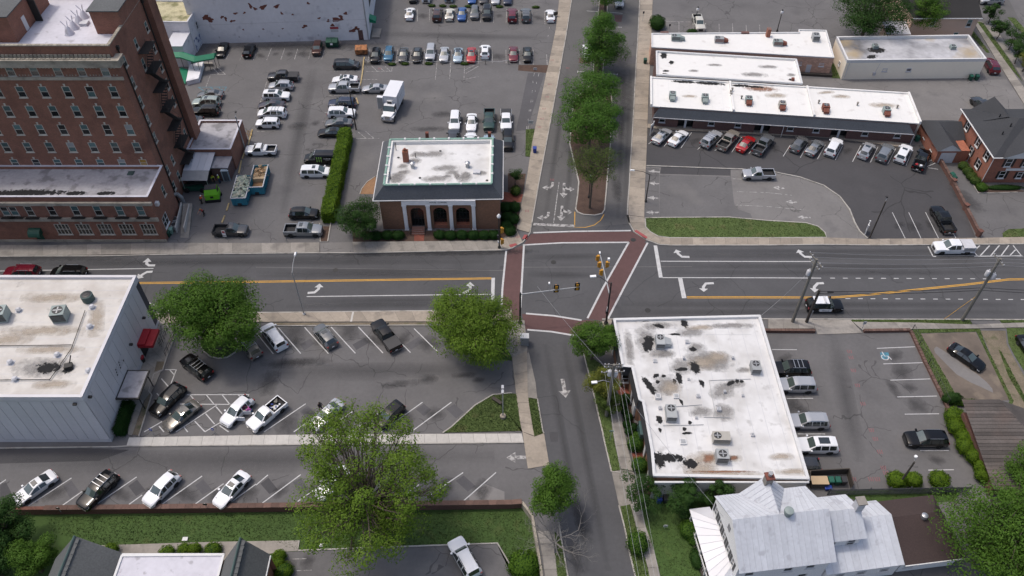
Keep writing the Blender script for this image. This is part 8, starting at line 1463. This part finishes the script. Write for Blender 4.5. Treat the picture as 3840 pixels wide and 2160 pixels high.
UA,UB,UC,UD=(11.96,57.57),(39.29,73.29),(63.16,73.58),(41.23,73.21)
util('tall utility pole with three crossarms beside the blotchy roof',UA,10.6,((10.4,2.2,0),(9.9,2.2,0),(9.0,2.8,.05)),trans=((.35,.2,8.2),(-.35,.2,8.3)),lampd=(-2.1,-.2,7.4));util('utility pole with diagonal crossarm near the police SUV',UB,12.4,((12.1,3.0,R(-72)),(11.3,2.2,R(-72))),trans=((-.35,.1,9.4),));util('utility pole with two transformers at the right edge',UC,12.2,((11.8,2.2,R(-80)),),'wood_pole',((-.42,.1,9.0),(.42,-.1,8.6)))
t=thing('utility_pole','short dark stub pole right beside the police SUV','utility pole',(*UD,0));MB().tube((0,0,-.2),(0,0,6.6),.22,.17,9).build('pole','wood_dark',t,50);MB().tube((.05,-.05,0),(.2,-.15,2.6),.09,n=6).build('cable_guard','galv',t)
def wire(label,a,b,sag=.5,r_=.022,m='iron',n=12):
    t=MB().path([tuple(lerp(a,b,i/n)[k]-(sag*4*(i/n)*(1-i/n)if k==2 else 0)for k in range(3))for i in range(n+1)],r_,4).build('power_line',m);tag(t,label,'cable','overhead cables');return t
for i,(z,dy)in enumerate(((12.25,1.4),(12.25,.5),(12.25,-.5),(12.25,-1.4))):wire(('topmost','second','third','lowest')[i]+' thin line between diagonal crossarm pole and transformer pole',(UB[0]-dy*.3,UB[1]+dy,z),(UC[0]-dy*.2,UC[1]+dy*.7,11.9),.35,.014,'galv');wire(('topmost','second','third','lowest')[i]+' thin line running right out of frame from the transformer pole',(UC[0]-dy*.2,UC[1]+dy*.7,11.9),(UC[0]+34,UC[1]+dy*.7-1,11.9),.5,.014,'galv')
for i,z in enumerate((6.4,5.9)):wire(('upper' if not i else 'lower')+' thick cable from the stub pole to the transformer pole',(UD[0],UD[1],z),(UC[0],UC[1],z+.3),.3,.04,'black');wire(('upper' if not i else 'lower')+' thick cable leaving the transformer pole to the right',(UC[0],UC[1],z+.3),(UC[0]+34,UC[1]-1,z+.2),.5,.035,'black')
t=thing('cable_splice','black splice box on the thick cable by the stub pole','splice box',(UD[0]+1.6,UD[1],6.2));MB().tube((-.4,0,0),(.4,0,0),.1,n=8).build('case','black',t)
for i,(dx,z)in enumerate(((-1,9.2),(-.4,9.9),(.4,9.9),(1,9.2))):wire(('leftmost','second','third','rightmost')[i]+' line running down from the three crossarm pole along the south pavement',(UA[0]+dx,UA[1],z),(UA[0]+dx+2.2,UA[1]-36,z-.3),.8,.013,'galv')
wire('service line from the three crossarm pole to the metal roofed house',(UA[0]+.1,UA[1],8.2),(23.5,39,6.2),.6,.016,'galv');wire('service line from the three crossarm pole up to the corner',(UA[0],UA[1],8.6),((9.43,67.99)[0]-6,(9.43,67.99)[1]+6,6.5),.4,.014,'galv')
wire('line from the diagonal crossarm pole to the blotchy roof corner',(UB[0],UB[1],11.0),(33.0,70.4,4.3),.5,.014,'galv');wire('guy line beside the transformer pole with yellow sleeve',(UC[0]-.1,UC[1],5),(UC[0]-2.6,UC[1]+.1,0),0,.03,'yellow_paint')
# ---------------------------------------------------------------- bins, skips, signs and other things
def bin_(label,p,m,lid=None,rz=0,s=(.62,.72,1.05)):
    t=thing('wheelie_bin',label,'bin',(*p,0),R(rz),'wheeled bins');X,Y,Z=s
    MB().add([(-X*.4,-Y*.4,.08),(X*.4,-Y*.4,.08),(X*.4,Y*.4,.08),(-X*.4,Y*.4,.08),(-X/2,-Y/2,Z*.93),(X/2,-Y/2,Z*.93),(X/2,Y/2,Z*.93),(-X/2,Y/2,Z*.93)],[(0,3,2,1),(0,1,5,4),(1,2,6,5),(2,3,7,6),(3,0,4,7)]).build('body',m,t)
    MB().add([(-X*.53,-Y*.55,Z*.93),(X*.53,-Y*.55,Z*.93),(X*.53,Y*.53,Z),(-X*.53,Y*.53,Z),(-X*.45,-Y*.45,Z),(X*.45,-Y*.45,Z),(X*.45,Y*.45,Z*1.06),(-X*.45,Y*.45,Z*1.06)],[(0,1,5,4),(1,2,6,5),(2,3,7,6),(3,0,4,7),(4,5,6,7),(0,3,2,1)]).build('lid',lid or m,t);MB().tube((-X*.4,Y*.55,Z*.95),(X*.4,Y*.55,Z*.95),.025,n=5).build('handle',m,t)
    for s_ in(-1,1):o=MB().lathe([(.12,-.03),(.12,.03)],10).build('wheel','rubber',t);o.location=(s_*X*.42,Y*.42,.12);o.rotation_euler=(0,R(90),0)
bin_('blue wheeled bin on the pavement beside the median street',(3.93,112.05),'bin_blue');bin_('dark green bin on the pavement left of the shop row roofs',(26.29,140.73),'dumpster_green');bin_('left green bin at the end of the cream building',(88.27,134.84),'bin_green');bin_('right green bin at the end of the cream building',(89.42,134.84),'bin_green');bin_('upper green bin behind the brick boundary wall',(73.39,105),'bin_green',rz=20);bin_('lower green bin behind the brick boundary wall',(73.42,104.22),'bin_green',rz=20);bin_('green bin beside the right end of the shop row',(71.2,115.31),'bin_green')
bin_('left green bin inside the timber enclosure',(37.59,48),'bin_green');bin_('right green bin inside the timber enclosure',(38.38,48),'bin_green');bin_('black bin inside the timber enclosure',(39.12,48),'plastic_dark');bin_('blue bin lying before the timber enclosure',(37.16,47.28),'bin_blue',s=(.8,.5,.5));bin_('blue bin under the trees behind the blotchy roof building',(17.05,45.68),'bin_blue');bin_('dark bin right of the blue bin under the trees',(17.84,45.68),'plastic_dark');bin_('dark green bin at the corner of the hotel by the ramp',(-53.22,90.8),'dumpster_green');bin_('pale green bin at the corner of the hotel by the ramp',(-52.99,91.48),'patina')
t=thing('storage_box','tan lidded container inside the timber enclosure','container',(*(36.14,47.87),0));MB().box(-.95,.95,-.5,.5,0,1.0).build('body','wood_dark',t);MB().box(-1.0,1.0,-.55,.55,1.0,1.08).build('lid','tan_plastic',t)
for p,lb in zip([(-49.26,60.84),(-49.5,66.28)],('red topped litter bin below the black porch canopy','red topped litter bin above the black porch canopy')):t=thing('litter_bin',lb,'bin',(*p,0),0,'litter bins');MB().lathe([(.36,0),(.4,.75),(.36,.8)],8).build('body','iron',t);MB().lathe([(.42,.8),(.42,1.05),(.2,1.15)],8).build('hood','red_awning',t)
def dumpster(label,p,m,top,rz=0,s=(2.4,1.6,1.5)):
    t=thing('dumpster',label,'dumpster',(*p,0),R(rz));X,Y,Z=s;MB().add([(-X/2,-Y*.38,.15),(X/2,-Y*.38,.15),(X/2,Y/2,.15),(-X/2,Y/2,.15),(-X/2,-Y/2,Z*.85),(X/2,-Y/2,Z*.85),(X/2,Y/2,Z),(-X/2,Y/2,Z)],[(0,3,2,1),(0,1,5,4),(1,2,6,5),(2,3,7,6),(3,0,4,7)]).build('body',m,t)
    for k in(-1,1):MB().add([(k*X*.25-X*.24,-Y*.52,Z*.86),(k*X*.25+X*.24,-Y*.52,Z*.86),(k*X*.25+X*.24,Y*.5,Z*1.02),(k*X*.25-X*.24,Y*.5,Z*1.02)],[(0,1,2,3)]).build('lid',top,t);MB().box(k*X*.5-(.1 if k<0 else 0),k*X*.5+(.1 if k>0 else 0),-.3,.3,.7,.85).build('fork_pocket',m,t)
    for k in range(4):MB().box(-X*.4+k*X*.26,-X*.4+k*X*.26+.06,-Y*.5,-Y*.44,.3,Z*.8).build('rib',m,t)
    return t
d_=dumpster('green dumpster against the peeling white wall',(-36.49,147.32),'dumpster_green','dumpster_green');MB().obox((0,-.79,.95),(.5,.02,.45),0,Matrix.Rotation(R(-10),3,'X')).build('label_plate','lamp_white',d_);dumpster('rusty orange dumpster at the corner of the roped row',(-30.19,144.45),'rust_orange','rust_orange',5)
def skip(label,p,rz,full):
    t=thing('skip_container',label,'skip',(*p,0),R(rz),'teal skips beside the hotel');X,Y,Z=2.35,5.8,1.7
    b=MB();b.box(-X/2,-X/2+.08,-Y/2,Y/2,.25,Z).box(X/2-.08,X/2,-Y/2,Y/2,.25,Z).box(-X/2+.08,X/2-.08,Y/2-.08,Y/2,.25,Z).box(-X/2+.08,X/2-.08,-Y/2,-Y/2+.08,.25,Z).box(-X/2+.08,X/2-.08,-Y/2+.08,Y/2-.08,.25,.32);b.build('body','skip_teal',t)
    for s_ in(-1,1):
        MB().box(s_*X/2-.07,s_*X/2+.07,-Y/2,Y/2,Z,Z+.1).build('top_rail','trim_grey',t);rm=MB().box(-.06,.06,-.05,.05,.3,Z).mesh('side_rib')
        for k in range(9):inst('side_rib',rm,'skip_teal',t,(s_*(X/2+.06),-Y/2+.35+k*.64,0))
    MB().box(-X/2,X/2,-Y/2-.07,-Y/2+.07,Z+.002,Z+.1).build('top_rail','trim_grey',t);MB().box(-.3,.3,-Y/2-.12,-Y/2-.001,.25,.7).build('hook_plate','plastic_dark',t)
    for s_ in(-1,1):MB().box(s_*.75-.06,s_*.75+.06,-Y/2-.08,-Y/2-.001,.25,Z).build('end_rib','skip_teal',t);o=MB().lathe([(.15,-.1),(.15,.1)],10).build('roller','iron',t);o.location=(s_*.9,-Y/2+.3,.15);o.rotation_euler=(0,R(90),0)
    r_=random.Random(3+full);db=MB()
    for k in range(170 if full else 70):
        y=r_.uniform(-Y/2+.3,Y/2-.3)if full else r_.uniform(.2,Y/2-.3);x=r_.uniform(-X/2+.2,X/2-.2);hh=(1.35+.75*math.cos(x*1.1)*math.cos(y*.42))if full else 1.15+.7*math.cos(x)*(y/3)
        db.obox((x,y,hh+r_.uniform(-.25,.15)),(r_.uniform(.3,.95),r_.uniform(.2,.5),r_.uniform(.04,.16)),r_.uniform(0,3.1),Matrix.Rotation(r_.uniform(-.7,.7),3,'X')@Matrix.Rotation(r_.uniform(-.5,.5),3,'Y'))
    db.obox((0,0 if full else 1.3,.75),(X-.2,Y-.3 if full else 2.9,1.0));o=db.build('rubble','debris' if full else 'debris_tan',t);o['kind']='stuff'
    if not full:MB().box(-X/2+.1,X/2-.1,-Y/2+.1,-.1,.33,.5).build('soil','mulch_tan',t)
skip('teal skip heaped full of pale broken boards',(-43.9,100.74),3,1);skip('teal skip half full with brown soil at its near end',(-41.72,103.49),3,0)
t=thing('portable_toilet','grey blue portable toilet beside the loading canopy','portable toilet',(*(-47.48,104.84),0),R(5));MB().box(-.6,.6,-.6,.6,0,2.15).build('body','portable',t);MB().box(-.42,.42,-.64,-.603,.12,2.0).build('door','slate',t);MB().add([(-.66,-.66,2.15),(.66,-.66,2.15),(.66,.66,2.15),(-.66,.66,2.15),(-.45,-.45,2.4),(.45,-.45,2.4),(.45,.45,2.4),(-.45,.45,2.4)],[(0,1,5,4),(1,2,6,5),(2,3,7,6),(3,0,4,7),(4,5,6,7)]).build('roof','portable_roof',t);MB().tube((.35,.4,2.2),(.35,.4,2.75),.06,n=8).build('vent_pipe','portable_roof',t)
t=thing('lift_machine','lime green machine cab with black roof beside the workers','machine',(*(-48.51,99.75),0),R(8));MB().box(-1.1,1.1,-.85,.85,.5,1.5).build('body','lime',t);MB().add([(-1.05,-.82,1.5),(1.05,-.82,1.5),(1.05,.82,1.5),(-1.05,.82,1.5),(-.95,-.5,2.3),(.95,-.5,2.3),(.95,.8,2.3),(-.95,.8,2.3)],[(0,1,5,4),(2,3,7,6),(3,0,4,7),(1,2,6,5)]).build('cab','lime',t);MB().box(-.92,.92,-.48,.78,2.3,2.36).build('roof','plastic_dark',t);MB().box(1.0,1.06,-.3,.6,1.55,2.2).build('window','glass',t);MB().box(-.25,.25,-.87,-.852,.8,1.2).build('hatch','black',t)
for s_ in(-1,1):MB().box(-1.2,1.2,min(s_*.6,s_*1.0),max(s_*.6,s_*1.0),0,.5).build('track','rubber',t)
t=thing('loader_machine','dark folded loader arm lying left of the lime green machine','machine',(*(-51.26,101.96),0));MB().box(-2.6,1.2,-.5,.5,.2,.9).build('chassis','green_dark',t);MB().tube((-2.2,0,.9),(1.0,.3,1.5),.18,n=8).build('boom','iron',t);MB().obox((1.1,.3,1.3),(.8,1.0,.7)).build('bucket','iron',t)
for x in(-2,.6):
    for s_ in(-1,1):o=MB().lathe([(.42,-.15),(.45,0),(.42,.15)],14).build('wheel','rubber',t,40);o.location=(x,s_*.62,.42);o.rotation_euler=(R(90),0,0)
t=thing('exhaust_duct','shiny steel exhaust duct beside the hotel wall','duct',(*(-54.57,97.57),0));MB().tube((0,0,0),(0,0,3.2),.45,n=14).build('stack','steel',t,40);MB().lathe([(.62,3.2),(.62,3.6),(.35,3.75)],16).build('cowl','chrome',t,40);MB().path([(0,0,2.2),(1.2,.6,2.4),(1.6,.8,1.4),(1.6,.8,0)],.3,10).build('elbow','galv',t)
t=thing('access_ramp','concrete access ramp with two low white walls beside the hotel','ramp',(*(-51.59,93.77),0));part(MB().add([(*q,z)for q,z in zip([(-51.36,90.46),(-50.05,90.46),(-51.21,97.57),(-52.65,97.57)],(.05,.05,.9,.9))]+[(*q,0)for q in[(-51.36,90.46),(-50.05,90.46),(-51.21,97.57),(-52.65,97.57)]],[(0,1,2,3),(0,4,5,1),(1,5,6,2),(2,6,7,3),(3,7,4,0)]),'ramp','concrete_grey',t)
for q in([(-52.17,91.59),(-52.89,97.57)],[(-50.85,91.59),(-51.56,97.21)]):part(MB().prism(strip(q,.16),0,1.15),'side_wall','concrete_pale',t)
t=thing('pipe_bollards','bundle of yellow pipes beside the hotel annex','pipes',(*(-46.48,116.77),0))
for k in range(5):MB().tube((k*.15-.3,random.uniform(-.3,.3),0),(k*.25-.5,random.uniform(-.4,.4),1.1),.04,n=5).build('pipe','yellow_paint',t)
t=thing('control_cabinet','grey signal control cabinet at the street corner','cabinet',(*(1.7,69.38),0));MB().box(-.55,.55,-.4,.4,0,1.6).build('body','ac_grey',t);MB().box(-.6,.6,-.45,.45,1.6,1.7).build('lid','trim',t);MB().box(-.45,.45,-.42,-.403,.2,1.45).build('door','galv',t)
def board_sign(label,p,rz,w_,h_,m='trim'):
    t=thing('post_sign',label,'sign',(*p,0),R(rz))
    for s_ in(-1,1):MB().box(s_*w_/2-.07,s_*w_/2+.07,-.07,.07,0,h_).build('post',m,t);MB().box(s_*w_/2-.11,s_*w_/2+.11,-.11,.11,h_,h_+.1).build('finial',m,t)
    MB().box(-w_/2+.07,w_/2-.07,-.03,.03,h_*.28,h_*.72).build('lower_panel','brick_dark',t);MB().box(-w_/2+.07,w_/2-.07,-.04,.04,h_*.76,h_*.97).build('upper_panel',m,t);MB().box(-w_/2+.07,w_/2-.07,-.05,.05,h_*.2,h_*.26).build('rail',m,t);return t
board_sign('white post sign at the left end of the shop row',(24.77,117.51),62,1.2,2.2);board_sign('white post sign at the mouth of the dark lot',(55.04,91.59),62,1.1,2.0)
def small_sign(label,p,h_,w_,hh,m='trim_grey',rz=0,z0=0.,post='galv',back=None):
    t=thing('sign_post',label,'sign',(*p,z0),R(rz));MB().tube((0,0,0),(0,0,h_),.035,n=6).build('post',post,t);o=MB().box(-w_/2,w_/2,-.05,-.03,h_-hh,h_).build('sign_plate',m,t);MB().box(-w_*.35,w_*.35,-.056,-.051,h_-hh*.6,h_-hh*.4).build('sign_mark','plastic_dark' if m!='blue_post' else 'plate',o);return t
for lb,p,h_,w_,hh,m_ in(('sign post at the right hand lot entrance',(48.43,71.68),2.0,.45,.6,'trim_grey'),('left blue accessible parking sign by the taupe sedan',(-44.52,54.76),1.5,.32,.5,'blue_post'),('right blue accessible parking sign by the white pickup',(-36.92,54.83),1.5,.32,.5,'blue_post'),('small lot sign on the retaining wall before the white sedan',(-35.31,44.86),1.1,.5,.35,'plastic_dark'),('small lot sign on the retaining wall at the left',(-52.04,44.36),1.1,.45,.3,'plastic_dark'),('pair of white notices by the mansard lot pavement',(3.39,119.3),1.6,.9,.7,'trim'),('tall sign post on the far pavement above the shop row',(27.66,157.21),2.4,.35,.5,'plastic_dark'),('sign post in the far lot by the shrub',(32.66,152.87),1.9,.35,.5,'plastic_dark'),('sign post at the kerb before the steel grey pickup',(-34.67,89.57),1.5,.35,.45,'plastic_dark'),('white lot notice on the mulch strip at the lot edge',(4.53,138.27),.6,.7,.5,'trim'),('street name post on the south verge beside the pole',(12.1,53.89),2.4,.5,.25,'patina'),('white yard sign on the lawn left of the metal roofed house',(17.36,42.33),.9,.5,.5,'trim')):small_sign(lb,p,h_,w_,hh,m_)
t=thing('slab_bench','dark slab bench on the triangular grass corner','bench',(*(-1.93,59.67),0),R(-38));MB().box(-.75,.75,-.22,.22,.4,.48).build('seat','wood_dark',t)
for s_ in(-1,1):MB().box(s_*.55-.06,s_*.55+.06,-.18,.18,0,.4).build('leg','iron',t)
t=thing('utility_box','small white utility box on the lower lawn','box',(*(-37.2,41.5),LOW));MB().box(-.3,.3,-.22,.22,0,.14).build('lid','trim',t);t=thing('utility_box','small white frame on the lawn under the big tree','box',(*(-21.62,40.78),LOW));MB().box(-.25,.25,-.22,.22,0,.1).build('lid','trim',t)
for q,lb in(([(-48.47,71.77),(-47.97,68.85)],'inner black handrail on the panelled building ramp'),([(-47.7,71.5),(-47.65,68.68)],'middle black handrail on the panelled building ramp'),([(-46.46,70.79),(-46.65,67.13)],'outer black handrail on the panelled building ramp')):
    t=thing('handrail',lb,'handrail',(*q[0],0));a,b=q
    for z in(.55,1.0):part(MB().tube((*a,z),(*b,z),.035,n=5),'rail','iron',t)
    for k in range(5):p=lerp(a,b,k/4);part(MB().tube((*p,0),(*p,1.0),.03,n=5),'post','iron',t)
t=thing('timber_deck','dark timber loading edge behind the peach building','deck',(*(58.53,136.95),0));part(MB().prism([(55.7,138.02),(62.16,136.77),(61.87,135.72),(55.5,136.42)],0,.5),'deck','wood_dark',t)
t=thing('wood_fence','brown timber fence beside the peach house yard','fence',(*(82.63,160.19),0));fa,fb_=(79.94,159.76),(84.97,159.54);n=24
for i in range(n):q=strip([lerp(fa,fb_,(i+.06)/n),lerp(fa,fb_,(i+.94)/n)],.03);part(MB().prism(q,0,1.7),'board','rust_orange',t)
# ---------------------------------------------------------------- people
def person(label,p,hd,shirt,pants,skin='skin',pose='stand',hat=None,z0=0.,h_=1.74):
    """one skinned body posed on a joint skeleton; shirt, trousers, hair and shoes are worn over it"""
    t=thing('person',label,'person',(*p,z0),R(hd));k=h_/1.74
    lean={'stand':.0,'bend':.55,'walk':.06,'reach':.25}[pose];st=.22 if pose in('walk','bend')else.05
    hip=Vector((0,0,.92));ch=hip+Vector((math.sin(lean)*.32,0,math.cos(lean)*.32));nk=hip+Vector((math.sin(lean)*.56,0,math.cos(lean)*.56));hd_=nk+Vector((math.sin(lean)*.2+.03,0,.12));top=hd_+Vector((.01,0,.12))
    J={'hip':hip,'chest':ch,'neck':nk,'head':hd_,'top':top}
    E=[('hip','chest',.15,.155),('chest','neck',.155,.06),('neck','head',.055,.095),('head','top',.1,.075)];sh_,tr_=[('hip','chest'),('chest','neck')],[]
    for s_,n_ in((1,'l'),(-1,'r')):
        f=st*s_;J['th'+n_]=hip+Vector((0,.09*s_,-.04));J['kn'+n_]=Vector((f*.5+.04,.1*s_,.49));J['an'+n_]=Vector((f-.03,.1*s_,.08));J['to'+n_]=Vector((f+.17,.11*s_,.035))
        J['sh'+n_]=nk+Vector((-.02,.19*s_,-.07));a={'stand':(.06,-.27),'bend':(.26,-.14),'walk':(.1*s_+.05,-.27),'reach':(.3,-.08)}[pose]
        J['el'+n_]=J['sh'+n_]+Vector((a[0],.06*s_,a[1]));J['wr'+n_]=J['el'+n_]+Vector((a[0]+.14,-.02*s_,a[1]*.75-.02));J['pa'+n_]=J['wr'+n_]+Vector((.06,0,-.05))
        E+=[('hip','th'+n_,.13,.1),('th'+n_,'kn'+n_,.095,.062),('kn'+n_,'an'+n_,.062,.042),('an'+n_,'to'+n_,.045,.035),('neck','sh'+n_,.06,.065),('sh'+n_,'el'+n_,.058,.045),('el'+n_,'wr'+n_,.043,.03),('wr'+n_,'pa'+n_,.032,.036)]
        for q in range(5):nm='f%d%s'%(q,n_);J[nm]=J['pa'+n_]+(Vector((.06+.012*(2-abs(q-2)),(q-1.6)*.021,-.07))if q else Vector((.05,-.05*s_,-.01)));E.append(('pa'+n_,nm,.012,.009))
        sh_+=[('neck','sh'+n_),('sh'+n_,'el'+n_)];tr_+=[('hip','th'+n_),('th'+n_,'kn'+n_),('kn'+n_,'an'+n_)]
    def skin_mesh(nm,edges,grow,m_):
        names=[];[names.append(x)for e in edges for x in e[:2]if x not in names];rad={}
        for a,b,ra,rb in E:rad[a]=max(rad.get(a,0),ra);rad[b]=max(rad.get(b,0),rb)
        me=bpy.data.meshes.new(nm);me.from_pydata([J[x]*k for x in names],[(names.index(e[0]),names.index(e[1]))for e in edges],[]);o=link(bpy.data.objects.new(nm,me),t)
        md=o.modifiers.new('skin','SKIN');md.use_smooth_shade=True
        for i,x in enumerate(names):v=me.skin_vertices[0].data[i];v.radius=((rad[x]+grow)*k,(rad[x]+grow)*k);v.use_root=(x=='hip')
        sd=o.modifiers.new('sub','SUBSURF');sd.levels=1;sd.render_levels=1;me.materials.append(MATS[m_]);return o
    skin_mesh('body',E,0,skin);skin_mesh('shirt',sh_,.022,shirt);skin_mesh('trousers',tr_,.016,pants)
    q=J['head']*k;MB().lathe([(.115,-.01),(.112,.07),(.08,.13),(.02,.155)],12,(q.x-.015,q.y,q.z+.015)).build('hard_hat' if hat else 'hair',hat or 'hair',t,50)
    for s_ in(1,-1):
        MB().box(q.x+.085,q.x+.1,s_*.035-.012,s_*.035+.012,q.z+.0,q.z+.018).build('eye','black',t);a=J['an'+'lr'[s_<0]]*k;MB().box(a.x-.08,a.x+.22,a.y-.05,a.y+.05,0,.09).build('shoe','black',t)
    MB().box(q.x+.09,q.x+.125,-.012,.012,q.z-.04,q.z+.0).build('nose',skin,t);return t
person('worker in yellow and orange vest under the loading canopy',(-49.63,104.01),-60,'hivis_yellow','pants_dark',pose='bend',hat='signal_yellow');person('worker in lime vest next to the portable toilet',(-48.52,103.8),200,'hivis_yellow','jeans',hat='lamp_white');person('worker in bright orange shirt beside the lime green machine',(-50.17,98.57),10,'hivis_orange','pants_dark',pose='reach',hat='lamp_white');person('worker in red stooping below the ramp',(-49.04,95.77),250,'shirt_red','pants_dark',pose='bend',hat='signal_yellow')
person('person in dark clothes standing behind the silver sedan',(-24.34,58.48),-35,'shirt_dark','pants_dark','skin_dark','walk');person('person in black top and grey trousers at the silver sedan door',(-22.42,56.72),140,'black','pants_grey','skin','reach');person('person in pink shirt and jeans between the open crossover and pickup',(-32.92,57.77),170,'shirt_pink','jeans','skin','bend')
